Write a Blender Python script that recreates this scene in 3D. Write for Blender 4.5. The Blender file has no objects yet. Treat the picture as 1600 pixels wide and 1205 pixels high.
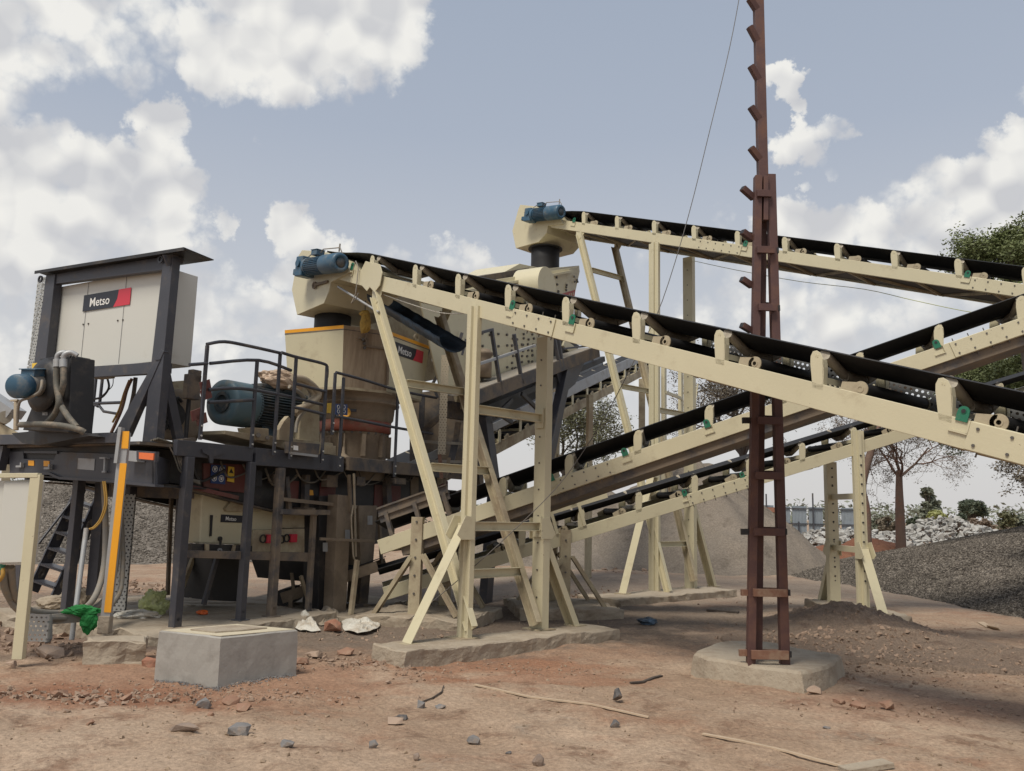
import bpy, bmesh, math, random
from mathutils import Vector, Matrix, noise
R = math.radians
V = Vector
random.seed(7)
scene = bpy.context.scene
COL = scene.collection

# ------------------------------------------------------------------ camera
F, CX, CY = 1320.0, 800.0, 602.5
EYE = V((0, 0, 1.6))
camd = bpy.data.cameras.new('camera')
camd.sensor_width = 36.0
camd.lens = F / 1600 * 36
camd.clip_start = 0.05
camd.clip_end = 2000
cam = bpy.data.objects.new('camera', camd)
COL.objects.link(cam)
CM = Matrix.Translation(EYE) @ Matrix.Rotation(R(90 + 8.47), 4, 'X') @ Matrix.Rotation(R(1.43), 4, 'Z')
cam.matrix_world = CM
scene.camera = cam

# ------------------------------------------------------------------ light
SUN_EL, SUN_AZ = 58.0, 215.0        # azimuth clockwise from +Y
sd = bpy.data.lights.new('sun', 'SUN')
sd.energy = 3.2
sd.angle = R(20)
sd.color = (1.0, 0.925, 0.80)
sun = bpy.data.objects.new('sun', sd)
COL.objects.link(sun)
az = R(SUN_AZ)
sdir = V((math.sin(az) * math.cos(R(SUN_EL)), math.cos(az) * math.cos(R(SUN_EL)), math.sin(R(SUN_EL))))
sun.rotation_euler = sdir.to_track_quat('Z', 'Y').to_euler()
sun.location = (0, 0, 30)

scene.view_settings.view_transform = 'Standard'
scene.view_settings.look = 'None'
scene.view_settings.exposure = 0.0
scene.view_settings.gamma = 1.0
scene.view_settings.use_curve_mapping = False

def ray(px, py):
    d = V(((px - CX) / F, -(py - CY) / F, -1.0))
    return (CM.to_3x3() @ d).normalized()

# clouds: (photo px, py, radius px, strength); each becomes a direction in the sky
BLOBS = [
 (505,25,105,1),(390,75,85,1),(335,115,45,.9),(590,45,70,1),(630,25,42,1),(450,100,60,.9),(560,-30,90,1),(420,-20,80,1),
 (90,30,90,.8),(200,80,50,.7),(10,40,80,.85),(230,30,70,.7),(20,-60,120,.8),(180,-50,110,.7),
 (243,182,30,1),(262,228,38,1),(275,275,36,1),(15,215,32,1),(75,240,48,1),(0,290,62,1),(120,280,52,1),(205,272,40,1),(250,300,55,1),
 (170,330,80,1),(60,350,100,.95),(235,350,70,.95),(120,420,110,.7),(350,352,22,.9),(370,345,14,.9),(230,430,90,.6),(20,450,120,.7),(0,560,120,.7),
 (450,335,27,1),(470,370,34,1),(502,392,32,1),(532,398,22,.9),(470,410,45,.8),(600,440,60,.6),(700,425,48,.8),(745,418,35,.8),(640,460,60,.6),
 (350,500,70,.75),(400,490,55,.75),(430,560,90,.5),(330,600,90,.5),
 (1212,108,17,.9),(1232,128,17,.9),(1246,158,14,.85),(1252,190,15,.85),(1235,222,22,.85),(1262,215,26,.9),(1300,200,22,.85),(1282,245,24,.85),(1262,288,12,.6),(1300,262,16,.7),
 (1232,350,36,1),(1200,368,34,.95),(1330,362,42,1),(1375,372,42,1),(1285,392,55,.95),(1470,322,52,.95),(1520,300,42,.9),(1570,290,55,1),(1600,210,46,1),(1590,170,20,.9),
 (1620,320,90,1),(1450,400,110,.8),(1560,400,110,.8),(1330,450,110,.75),(1180,430,90,.65),(1120,470,80,.55),(1500,520,130,.6),(1030,420,70,.35),(1250,560,120,.5),
 (900,430,50,.3),(1000,560,100,.5),(1700,120,60,.8),(1800,300,160,.9),(-150,150,150,.9),(-200,400,200,.9),(800,-250,160,.6),(1300,-300,150,.7)]

def build_world():
    w = bpy.data.worlds.new('World')
    scene.world = w
    w.use_nodes = True
    g = bpy.data.node_groups.new('cloud_density', 'ShaderNodeTree')
    g.interface.new_socket('Dir', in_out='INPUT', socket_type='NodeSocketVector')
    g.interface.new_socket('Density', in_out='OUTPUT', socket_type='NodeSocketFloat')
    N, L = g.nodes, g.links
    gi = N.new('NodeGroupInput'); go = N.new('NodeGroupOutput')
    def noise_n(src, scale, det, rough):
        n = N.new('ShaderNodeTexNoise'); n.inputs['Scale'].default_value = scale
        n.inputs['Detail'].default_value = det; n.inputs['Roughness'].default_value = rough
        L.new(src, n.inputs['Vector']); return n
    def distort(src, n, amt):
        s = N.new('ShaderNodeVectorMath'); s.operation = 'SUBTRACT'; L.new(n.outputs['Color'], s.inputs[0]); s.inputs[1].default_value = (.5, .5, .5)
        m = N.new('ShaderNodeVectorMath'); m.operation = 'SCALE'; m.inputs['Scale'].default_value = amt; L.new(s.outputs[0], m.inputs[0])
        a = N.new('ShaderNodeVectorMath'); a.operation = 'ADD'; L.new(src, a.inputs[0]); L.new(m.outputs[0], a.inputs[1])
        return a.outputs[0]
    n1 = noise_n(gi.outputs[0], 11.0, 7, .62)
    d1 = distort(gi.outputs[0], n1, .11)
    nrm = N.new('ShaderNodeVectorMath'); nrm.operation = 'NORMALIZE'; L.new(d1, nrm.inputs[0])
    prev = None
    for (px, py, r, st) in BLOBS:
        c = ray(px, py)
        a = math.atan(r / F)
        dp = N.new('ShaderNodeVectorMath'); dp.operation = 'DOT_PRODUCT'; L.new(nrm.outputs[0], dp.inputs[0]); dp.inputs[1].default_value = c
        mr = N.new('ShaderNodeMapRange'); mr.interpolation_type = 'SMOOTHSTEP'
        mr.inputs['From Min'].default_value = math.cos(a * 1.55); mr.inputs['From Max'].default_value = math.cos(a * .3)
        mr.inputs['To Max'].default_value = st
        L.new(dp.outputs['Value'], mr.inputs['Value'])
        if prev is None: prev = mr.outputs[0]
        else:
            mx = N.new('ShaderNodeMath'); mx.operation = 'MAXIMUM'; L.new(prev, mx.inputs[0]); L.new(mr.outputs[0], mx.inputs[1]); prev = mx.outputs[0]
    # clouds behind the viewer
    sep = N.new('ShaderNodeSeparateXYZ'); L.new(gi.outputs[0], sep.inputs[0])
    bk = N.new('ShaderNodeMapRange'); bk.inputs['From Min'].default_value = .2; bk.inputs['From Max'].default_value = -.3; L.new(sep.outputs['Y'], bk.inputs['Value'])
    nb = noise_n(gi.outputs[0], 2.6, 2, .5)
    nbm = N.new('ShaderNodeMapRange'); nbm.inputs['From Min'].default_value = .45; nbm.inputs['From Max'].default_value = .62; L.new(nb.outputs['Fac'], nbm.inputs['Value'])
    mul = N.new('ShaderNodeMath'); mul.operation = 'MULTIPLY'; L.new(bk.outputs[0], mul.inputs[0]); L.new(nbm.outputs[0], mul.inputs[1])
    mx = N.new('ShaderNodeMath'); mx.operation = 'MAXIMUM'; L.new(prev, mx.inputs[0]); L.new(mul.outputs[0], mx.inputs[1])
    n2 = noise_n(gi.outputs[0], 16.0, 8, .6)
    vd = distort(gi.outputs[0], noise_n(gi.outputs[0], 26.0, 4, .6), .03)
    vo = N.new('ShaderNodeTexVoronoi'); vo.inputs['Scale'].default_value = 19; vo.inputs['Detail'].default_value = 2; vo.inputs['Roughness'].default_value = .55
    L.new(vd, vo.inputs['Vector'])
    s = N.new('ShaderNodeMath'); s.operation = 'SUBTRACT'; L.new(n2.outputs['Fac'], s.inputs[0]); s.inputs[1].default_value = .5
    m0 = N.new('ShaderNodeMath'); m0.operation = 'MULTIPLY_ADD'; L.new(s.outputs[0], m0.inputs[0]); m0.inputs[1].default_value = .75; L.new(mx.outputs[0], m0.inputs[2])
    s2 = N.new('ShaderNodeMath'); s2.operation = 'SUBTRACT'; s2.inputs[0].default_value = .42; L.new(vo.outputs['Distance'], s2.inputs[1])
    m = N.new('ShaderNodeMath'); m.operation = 'MULTIPLY_ADD'; L.new(s2.outputs[0], m.inputs[0]); m.inputs[1].default_value = .55; L.new(m0.outputs[0], m.inputs[2])
    f = N.new('ShaderNodeMapRange'); f.interpolation_type = 'SMOOTHSTEP'
    f.inputs['From Min'].default_value = .12; f.inputs['From Max'].default_value = .62; L.new(m.outputs[0], f.inputs['Value'])
    L.new(f.outputs[0], go.inputs[0])

    T = w.node_tree; N, L = T.nodes, T.links
    N.clear()
    out = N.new('ShaderNodeOutputWorld'); bg = N.new('ShaderNodeBackground'); bg.inputs['Strength'].default_value = .1
    L.new(bg.outputs[0], out.inputs[0])
    tc = N.new('ShaderNodeTexCoord')
    sky = N.new('ShaderNodeTexSky'); sky.sky_type = 'NISHITA'; sky.sun_disc = False
    sky.sun_elevation = R(SUN_EL); sky.sun_rotation = R(SUN_AZ); sky.dust_density = 3.0; sky.air_density = 1.2
    d = tc.outputs['Generated']
    sep = N.new('ShaderNodeSeparateXYZ'); L.new(d, sep.inputs[0])
    # thin veil of haze over the blue
    vr = N.new('ShaderNodeValToRGB')
    e = vr.color_ramp.elements
    e[0].position = 0.0; e[0].color = (.72, .705, .70, 1)
    e[1].position = .62; e[1].color = (.375, .435, .535, 1)
    for p, c in ((.12, (.70, .695, .70, 1)), (.26, (.57, .595, .645, 1)), (.42, (.44, .49, .58, 1))):
        k = vr.color_ramp.elements.new(p); k.color = c
    L.new(sep.outputs['Z'], vr.inputs[0])
    sc = N.new('ShaderNodeVectorMath'); sc.operation = 'SCALE'; sc.inputs['Scale'].default_value = 10.0; L.new(vr.outputs[0], sc.inputs[0])
    mix = N.new('ShaderNodeMix'); mix.data_type = 'RGBA'; mix.inputs[0].default_value = .85
    L.new(sky.outputs[0], mix.inputs[6]); L.new(sc.outputs[0], mix.inputs[7])
    def dens(off):
        gg = N.new('ShaderNodeGroup'); gg.node_tree = g
        if off:
            a = N.new('ShaderNodeVectorMath'); a.operation = 'ADD'; L.new(d, a.inputs[0]); a.inputs[1].default_value = off
            L.new(a.outputs[0], gg.inputs[0])
        else: L.new(d, gg.inputs[0])
        return gg.outputs[0]
    d0 = dens(None)
    def rel(off):
        a = N.new('ShaderNodeVectorMath'); a.operation = 'ADD'; L.new(d, a.inputs[0]); a.inputs[1].default_value = off
        n = N.new('ShaderNodeTexVoronoi'); n.inputs['Scale'].default_value = 15; n.inputs['Detail'].default_value = 1; n.inputs['Roughness'].default_value = .5; L.new(a.outputs[0], n.inputs['Vector']); return n.outputs['Distance']
    sub = N.new('ShaderNodeMath'); sub.operation = 'SUBTRACT'; L.new(rel((-.008, -.004, .022)), sub.inputs[0]); L.new(rel((0, 0, 0)), sub.inputs[1])
    lit = N.new('ShaderNodeMapRange'); lit.inputs['From Min'].default_value = -.30; lit.inputs['From Max'].default_value = .24; L.new(sub.outputs[0], lit.inputs['Value'])
    n3 = N.new('ShaderNodeTexNoise'); n3.inputs['Scale'].default_value = 5; n3.inputs['Detail'].default_value = 5; L.new(d, n3.inputs['Vector'])
    am = N.new('ShaderNodeMath'); am.operation = 'MULTIPLY_ADD'; L.new(n3.outputs['Fac'], am.inputs[0]); am.inputs[1].default_value = 1.2; am.inputs[2].default_value = -.55
    ad = N.new('ShaderNodeMath'); ad.operation = 'ADD'; ad.use_clamp = True; L.new(lit.outputs[0], ad.inputs[0]); L.new(am.outputs[0], ad.inputs[1])
    cc = N.new('ShaderNodeMix'); cc.data_type = 'RGBA'; cc.inputs[6].default_value = (6.0, 6.05, 6.25, 1); cc.inputs[7].default_value = (9.0, 8.85, 8.4, 1)
    L.new(ad.outputs[0], cc.inputs[0])
    fm = N.new('ShaderNodeMath'); fm.operation = 'MULTIPLY'; fm.inputs[1].default_value = .93; L.new(d0, fm.inputs[0])
    fin = N.new('ShaderNodeMix'); fin.data_type = 'RGBA'; L.new(fm.outputs[0], fin.inputs[0]); L.new(mix.outputs[2], fin.inputs[6]); L.new(cc.outputs[2], fin.inputs[7])
    L.new(fin.outputs[2], bg.inputs['Color'])
build_world()

# ------------------------------------------------------------------ projection helpers (photo measurements to real places)
def hit(px, py, P, n):
    d = ray(px, py)
    t = (P - EYE).dot(n) / d.dot(n)
    return EYE + d * t
def atY(px, py, Y): return hit(px, py, V((0, Y, 0)), V((0, 1, 0)))
def ground(px, py, z=0.0): return hit(px, py, V((0, 0, z)), V((0, 0, 1)))

# ------------------------------------------------------------------ materials
def mat(name, base, rough=.6, metal=0.0, var=.12, vscale=3.0, dirt=None, damt=.0, dscale=1.6, bump=.0, bscale=40., streak=False, holes=None, streak2=False):
    m = bpy.data.materials.new(name); m.use_nodes = True
    T = m.node_tree; N, L = T.nodes, T.links
    b = N['Principled BSDF']; b.inputs['Roughness'].default_value = rough; b.inputs['Metallic'].default_value = metal
    tc = N.new('ShaderNodeTexCoord'); src = tc.outputs['Object']
    def nz(scale, det=5, stretch=None, rg=.6):
        n = N.new('ShaderNodeTexNoise'); n.inputs['Scale'].default_value = scale; n.inputs['Detail'].default_value = det; n.inputs['Roughness'].default_value = rg
        if stretch:
            mp = N.new('ShaderNodeMapping'); mp.inputs['Scale'].default_value = stretch; L.new(src, mp.inputs[0]); L.new(mp.outputs[0], n.inputs['Vector'])
        else: L.new(src, n.inputs['Vector'])
        return n.outputs['Fac']
    mx = N.new('ShaderNodeMix'); mx.data_type = 'RGBA'
    mx.inputs[6].default_value = tuple(c * (1 - var) for c in base) + (1,)
    mx.inputs[7].default_value = tuple(min(1, c * (1 + var)) for c in base) + (1,)
    L.new(nz(vscale), mx.inputs[0])
    colr = mx.outputs[2]
    if dirt:
        r = N.new('ShaderNodeMapRange'); r.interpolation_type = 'SMOOTHSTEP'
        r.inputs['From Min'].default_value = .62 - damt * .5; r.inputs['From Max'].default_value = .78 - damt * .35
        r.inputs['To Max'].default_value = min(1, .35 + damt)
        L.new(nz(dscale, 8, (3, 3, .35) if streak else None, .7), r.inputs['Value'])
        m2 = N.new('ShaderNodeMix'); m2.data_type = 'RGBA'; L.new(r.outputs[0], m2.inputs[0]); L.new(colr, m2.inputs[6]); m2.inputs[7].default_value = tuple(dirt) + (1,)
        colr = m2.outputs[2]
        rr = N.new('ShaderNodeMapRange'); rr.inputs['To Min'].default_value = rough; rr.inputs['To Max'].default_value = .9; L.new(r.outputs[0], rr.inputs['Value']); L.new(rr.outputs[0], b.inputs['Roughness'])
    if streak2:   # thin vertical rain and rust marks, small chips
        r = N.new('ShaderNodeMapRange'); r.inputs['From Min'].default_value = .66; r.inputs['From Max'].default_value = .80; r.inputs['To Max'].default_value = .55
        L.new(nz(9, 6, (1, 1, .12), .7), r.inputs['Value'])
        m3 = N.new('ShaderNodeMix'); m3.data_type = 'RGBA'; L.new(r.outputs[0], m3.inputs[0]); L.new(colr, m3.inputs[6]); m3.inputs[7].default_value = (.30, .22, .14, 1)
        r = N.new('ShaderNodeMapRange'); r.inputs['From Min'].default_value = .70; r.inputs['From Max'].default_value = .73; r.inputs['To Max'].default_value = .8
        L.new(nz(22, 4, None, .6), r.inputs['Value'])
        m4 = N.new('ShaderNodeMix'); m4.data_type = 'RGBA'; L.new(r.outputs[0], m4.inputs[0]); L.new(m3.outputs[2], m4.inputs[6]); m4.inputs[7].default_value = (.17, .12, .085, 1)
        colr = m4.outputs[2]
    L.new(colr, b.inputs['Base Color'])
    if bump:
        bp = N.new('ShaderNodeBump'); bp.inputs['Strength'].default_value = bump; bp.inputs['Distance'].default_value = .02
        L.new(nz(bscale, 6), bp.inputs['Height']); L.new(bp.outputs[0], b.inputs['Normal'])
    if holes:
        # round holes punched in sheet on a staggered grid (u along first axis, v along second)
        a1, a2, pitch, rad = holes
        sp = N.new('ShaderNodeSeparateXYZ'); L.new(src, sp.inputs[0])
        def M(op, a, bb=None):
            n = N.new('ShaderNodeMath'); n.operation = op
            for i, v in enumerate((a, bb)):
                if v is None: continue
                if isinstance(v, (int, float)): n.inputs[i].default_value = v
                else: L.new(v, n.inputs[i])
            return n.outputs[0]
        u = M('DIVIDE', sp.outputs[a1], pitch); v = M('DIVIDE', sp.outputs[a2], pitch * .866)
        row = M('FLOOR', v); sh = M('MULTIPLY', M('MODULO', row, 2), .5)
        uf = M('SUBTRACT', M('FRACT', M('ADD', u, sh)), .5); vf = M('SUBTRACT', M('FRACT', v), .5)
        dist = M('SQRT', M('ADD', M('MULTIPLY', uf, uf), M('MULTIPLY', vf, vf)))
        al = M('GREATER_THAN', dist, rad)
        L.new(al, b.inputs['Alpha'])
    return m

DUST = (.30, .235, .17)
M_ = {}
M_['cream'] = mat('cream_paint', (.555, .508, .355), .40, var=.09, vscale=1.6, dirt=(.36, .30, .20), damt=.17, dscale=2.6, bump=.08, bscale=40, streak2=True)
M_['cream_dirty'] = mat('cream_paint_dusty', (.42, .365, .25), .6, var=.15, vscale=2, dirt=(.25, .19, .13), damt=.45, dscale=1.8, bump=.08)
M_['cream_muddy'] = mat('dust_caked_paint', (.27, .215, .155), .85, var=.16, vscale=2, dirt=(.17, .13, .095), damt=.45, dscale=1.6, bump=.15)
M_['mud_streak'] = mat('cream_paint_mud_streaked', (.36, .285, .20), .8, var=.12, vscale=2, dirt=(.25, .185, .125), damt=.5, dscale=2.2, streak=True, bump=.12)
M_['grey_cream'] = mat('pale_grey_cabinet_paint', (.56, .56, .52), .38, var=.05, vscale=.8, dirt=(.42, .39, .32), damt=.08, dscale=1.5)
M_['char'] = mat('charcoal_paint', (.050, .052, .064), .42, var=.2, vscale=3, dirt=(.17, .14, .11), damt=.22, dscale=3, bump=.05)
M_['char_dusty'] = mat('charcoal_paint_dusty', (.060, .058, .062), .6, var=.3, vscale=3, dirt=(.20, .155, .11), damt=.5, dscale=2.5, bump=.1)
M_['black'] = mat('black_steel', (.02, .02, .022), .5, var=.3, vscale=4, dirt=(.10, .085, .07), damt=.25, dscale=3)
M_['rubber'] = mat('belt_rubber', (.014, .014, .016), .62, var=.25, vscale=2, dirt=(.05, .045, .04), damt=.2, dscale=1.2, bump=.06, bscale=12)
M_['roller'] = mat('roller_dusty_steel', (.36, .32, .25), .55, var=.2, vscale=6, dirt=(.2, .16, .12), damt=.35, dscale=6)
M_['steel'] = mat('galvanised_steel', (.36, .37, .38), .5, .3, var=.15, vscale=8, dirt=(.28, .24, .2), damt=.25, dscale=3)
M_['blue'] = mat('blue_motor_paint', (.032, .09, .15), .42, var=.15, vscale=5, dirt=(.16, .17, .17), damt=.3, dscale=5)
M_['blue_big'] = mat('teal_blue_motor_paint', (.085, .145, .18), .5, var=.12, vscale=3, dirt=(.20, .19, .17), damt=.3, dscale=4)
M_['navy'] = mat('dark_motor_fins', (.03, .05, .065), .6, var=.2, vscale=4, dirt=(.15, .13, .11), damt=.35, dscale=5)
M_['yellow'] = mat('amber_paint', (.68, .33, .03), .5, var=.06, vscale=3, dirt=(.45, .28, .1), damt=.1)
M_['orange_band'] = mat('orange_reflective_strip', (.80, .36, .02), .45, var=.05, vscale=4)
M_['sign_yellow'] = mat('warning_yellow', (.75, .5, .05), .5, var=.05, dirt=(.4, .3, .15), damt=.2, dscale=12)
M_['amber'] = mat('amber_lens', (.75, .16, .04), .25, var=.15, vscale=40)
M_['red'] = mat('logo_red', (.55, .035, .06), .4, var=.04)
M_['logo_dark'] = mat('logo_dark', (.02, .022, .032), .4, var=.04)
M_['white'] = mat('white_print', (.78, .78, .76), .5, var=.03)
M_['sign_blue'] = mat('sign_blue', (.02, .05, .17), .45, var=.05, dirt=(.2, .17, .14), damt=.15, dscale=14)
M_['ringred'] = mat('red_oxide_ring', (.26, .075, .05), .7, var=.2, vscale=5, dirt=(.25, .16, .11), damt=.35, dscale=4)
M_['maroon'] = mat('maroon_paint', (.13, .04, .035), .65, var=.2, dirt=(.15, .1, .08), damt=.3)
M_['pinkred'] = mat('faded_red_print', (.42, .10, .10), .6, var=.1, vscale=9)
M_['green'] = mat('green_lug_paint', (.015, .15, .085), .45, var=.1, dirt=(.2, .2, .14), damt=.15, dscale=9)
M_['bolt'] = mat('dull_bolt_steel', (.13, .12, .11), .5, .5, var=.3, vscale=30)
M_['boltbright'] = mat('bright_bolt_steel', (.6, .6, .58), .35, .6, var=.1)
M_['rustpaint'] = mat('red_oxide_primer', (.085, .040, .036), .62, var=.2, vscale=3, dirt=(.15, .075, .05), damt=.35, dscale=3, bump=.08)
M_['rustcut'] = mat('rusty_flat_bar', (.20, .10, .065), .75, var=.25, vscale=8, dirt=(.28, .2, .14), damt=.35, dscale=8)
M_['perf'] = mat('perforated_sheet', (.20, .205, .21), .5, .2, var=.12, vscale=6, holes=(0, 2, .052, .27))
M_['perf_cream'] = mat('perforated_cable_tray', (.44, .38, .28), .6, var=.12, vscale=4, holes=(0, 2, .05, .2))
M_['perf_grey'] = mat('perforated_galvanised_tray', (.40, .41, .40), .5, .2, var=.12, vscale=4, holes=(0, 2, .05, .24))
M_['tarp'] = mat('blue_tarpaulin_sheet', (.03, .045, .065), .45, var=.35, vscale=3, dirt=(.13, .22, .33), damt=.3, dscale=2.0)
M_['sack'] = mat('ochre_sackcloth', (.42, .27, .06), .85, var=.3, vscale=9, dirt=(.2, .13, .05), damt=.3, dscale=7, bump=.4)
M_['bagpink'] = mat('dusty_plastic_wrap', (.50, .38, .28), .5, var=.2, vscale=7, dirt=(.3, .2, .13), damt=.3, dscale=6, bump=.5)
M_['whitesack'] = mat('white_woven_sack', (.62, .60, .54), .7, var=.12, vscale=8, dirt=(.35, .28, .2), damt=.35, dscale=6, bump=.5)
M_['greenbag'] = mat('pale_green_plastic_bag', (.42, .46, .20), .5, var=.2, vscale=9, dirt=(.4, .4, .3), damt=.3, dscale=6, bump=.4)
M_['greencloth'] = mat('bright_green_cloth', (.02, .22, .05), .8, var=.3, vscale=12, bump=.4)
M_['hose'] = mat('dusty_hose', (.10, .095, .08), .7, var=.25, vscale=6, dirt=(.3, .24, .18), damt=.3, dscale=8)
M_['conduit'] = mat('grey_conduit', (.24, .225, .20), .65, var=.2, vscale=6, dirt=(.32, .26, .19), damt=.35, dscale=8)
M_['cableyellow'] = mat('yellow_cable', (.45, .27, .06), .6, var=.15)
M_['hosebeige'] = mat('beige_hose', (.40, .34, .25), .6, var=.15, dirt=(.3, .22, .15), damt=.3)
M_['concrete'] = mat('smooth_grey_concrete', (.325, .31, .285), .85, var=.16, vscale=2.5, dirt=(.235, .22, .20), damt=.35, dscale=3.0, bump=.2, bscale=20)
M_['toplit'] = mat('sunlit_block_top', (.52, .46, .34), .9, var=.1, vscale=4, dirt=(.4, .33, .23), damt=.25, dscale=5, bump=.25, bscale=40)  # warm pale tone paints strong light from above onto the block
M_['roughcon'] = mat('rough_dusty_concrete', (.37, .315, .245), .95, var=.16, vscale=3, dirt=(.26, .205, .15), damt=.4, dscale=3, bump=.8, bscale=22)
M_['fence'] = mat('blue_grey_sheet_metal', (.27, .31, .35), .5, .1, var=.1, vscale=.7, dirt=(.2, .22, .24), damt=.25, dscale=.8)
M_['bark'] = mat('dusty_bark', (.16, .105, .08), .9, var=.3, vscale=8, dirt=(.22, .09, .055), damt=.3, dscale=2, bump=.9, bscale=14)
M_['barkdark'] = mat('dark_bark', (.075, .06, .05), .9, var=.3, vscale=8, bump=.8, bscale=14)
M_['woodstrip'] = mat('bleached_wood', (.45, .35, .25), .85, var=.2, vscale=12)

def leafmat(name, c, var=.35):
    m = mat(name, c, .6, var=var, vscale=1.3)
    b = m.node_tree.nodes['Principled BSDF']
    b.inputs['Subsurface Weight'].default_value = 0
    return m
M_['leaf_green'] = leafmat('green_leaves', (.125, .15, .055))
M_['leaf_dark'] = leafmat('dark_leaves', (.085, .105, .07))
M_['leaf_olive'] = leafmat('olive_dry_leaves', (.12, .12, .062))
M_['leaf_twig'] = leafmat('dry_twig_leaves', (.15, .125, .09))
M_['leaf_yellow'] = leafmat('yellow_green_leaves', (.27, .28, .10))
M_['leaf_brown'] = leafmat('brown_scrub', (.17, .125, .09))
M_['leaf_far'] = leafmat('haze_greyed_leaves', (.16, .175, .13))  # lightened and greyed in the colour to stand in for distance haze

# ------------------------------------------------------------------ mesh builder
def frame(d, hint):
    z = d.normalized()
    x = hint - z * hint.dot(z)
    if x.length < 1e-5:
        x = V((0, 1, 0)) - z * z.y
        if x.length < 1e-5: x = V((1, 0, 0))
    x.normalize(); return x, z.cross(x), z
UP = V((0, 0, 1))

class MB:
    def __init__(s): s.v = []; s.f = []; s.sm = []
    def add(s, vs, fs, smooth=False):
        b = len(s.v); s.v += [V(p) for p in vs]
        for f in fs: s.f.append(tuple(b + i for i in f)); s.sm.append(smooth)
        return s
    def obox(s, c, ax, ay, az):      # centre and half-axis vectors
        c, ax, ay, az = V(c), V(ax), V(ay), V(az)
        vs = [c + ax * i + ay * j + az * k for k in (-1, 1) for j in (-1, 1) for i in (-1, 1)]
        fs = [(0, 2, 3, 1), (4, 5, 7, 6), (0, 1, 5, 4), (2, 6, 7, 3), (0, 4, 6, 2), (1, 3, 7, 5)]
        return s.add(vs, fs)
    def box(s, lo, hi):
        lo, hi = V(lo), V(hi); c = (lo + hi) / 2; h = (hi - lo) / 2
        return s.obox(c, (h.x, 0, 0), (0, h.y, 0), (0, 0, h.z))
    def extr(s, prof, p, q, hint, smooth=False):
        p, q = V(p), V(q); x, y, z = frame(q - p, V(hint)); n = len(prof)
        vs = [p + x * a + y * b for a, b in prof] + [q + x * a + y * b for a, b in prof]
        fs = [(i, (i + 1) % n, n + (i + 1) % n, n + i) for i in range(n)]
        fs.append(tuple(range(n - 1, -1, -1))); fs.append(tuple(range(n, 2 * n)))
        return s.add(vs, fs, smooth)
    def bar(s, p, q, w, d, hint=(1, 0, 0)):
        w /= 2; d /= 2
        return s.extr([(-w, -d), (w, -d), (w, d), (-w, d)], p, q, hint)
    def chan(s, p, q, w, d, hint, t=.012):   # C-channel, web faces -y of the section, flanges toward +y
        w /= 2
        return s.extr([(-w, 0), (w, 0), (w, d), (w - t, d), (w - t, t), (-w + t, t), (-w + t, d), (-w, d)], p, q, hint)
    def hbeam(s, p, q, w, d, hint, t=.012):
        w /= 2; d /= 2; h = t / 2
        return s.extr([(-w, -d), (w, -d), (w, -d + t), (h, -d + t), (h, d - t), (w, d - t), (w, d), (-w, d), (-w, d - t), (-h, d - t), (-h, -d + t), (-w, -d + t)], p, q, hint)
    def prism(s, pts, off):
        pts = [V(p) for p in pts]; off = V(off); n = len(pts)
        vs = pts + [p + off for p in pts]
        fs = [(i, (i + 1) % n, n + (i + 1) % n, n + i) for i in range(n)]
        fs.append(tuple(range(n - 1, -1, -1))); fs.append(tuple(range(n, 2 * n)))
        return s.add(vs, fs)
    def cyl(s, p, q, r, r2=None, n=16, smooth=True, caps=True):
        p, q = V(p), V(q); r2 = r if r2 is None else r2
        x, y, z = frame(q - p, V((.3, .2, .9)) if abs((q - p).normalized().z) < .9 else V((1, 0, 0)))
        vs = []
        for c, rr in ((p, r), (q, r2)):
            vs += [c + (x * math.cos(2 * math.pi * i / n) + y * math.sin(2 * math.pi * i / n)) * rr for i in range(n)]
        fs = [(i, (i + 1) % n, n + (i + 1) % n, n + i) for i in range(n)]
        s.add(vs, fs, smooth)
        if caps:
            s.add(vs[:n], [tuple(range(n - 1, -1, -1))]); s.add(vs[n:], [tuple(range(n))])
        return s
    def tube(s, pts, r, n=8, r2=None, closed=False):
        pts = [V(p) for p in pts]; m = len(pts); vs = []; x = None
        for i, p in enumerate(pts):
            d = (pts[min(i + 1, m - 1)] - pts[max(i - 1, 0)]).normalized()
            if x is None: x, y, _ = frame(d, V((.31, .17, .9)) if abs(d.z) < .9 else V((1, 0, 0)))
            else:
                x = x - d * x.dot(d)
                x.normalize(); y = d.cross(x)
            rr = r if r2 is None else r + (r2 - r) * i / (m - 1)
            vs += [p + (x * math.cos(2 * math.pi * k / n) + y * math.sin(2 * math.pi * k / n)) * rr for k in range(n)]
        fs = [(i * n + k, i * n + (k + 1) % n, (i + 1) * n + (k + 1) % n, (i + 1) * n + k) for i in range(m - 1) for k in range(n)]
        s.add(vs, fs, True)
        s.add(vs[:n], [tuple(range(n - 1, -1, -1))]); s.add(vs[-n:], [tuple(range(n))])
        return s
    def lathe(s, prof, c, ax=UP, n=32):       # prof: (r, h)
        c = V(c); x, y, z = frame(V(ax), V((1, 0, 0)) if abs(V(ax).normalized().x) < .9 else V((0, 1, 0)))
        vs = []
        for r, h in prof:
            vs += [c + z * h + (x * math.cos(2 * math.pi * i / n) + y * math.sin(2 * math.pi * i / n)) * r for i in range(n)]
        fs = [(j * n + i, j * n + (i + 1) % n, (j + 1) * n + (i + 1) % n, (j + 1) * n + i) for j in range(len(prof) - 1) for i in range(n)]
        return s.add(vs, fs, True)
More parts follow.
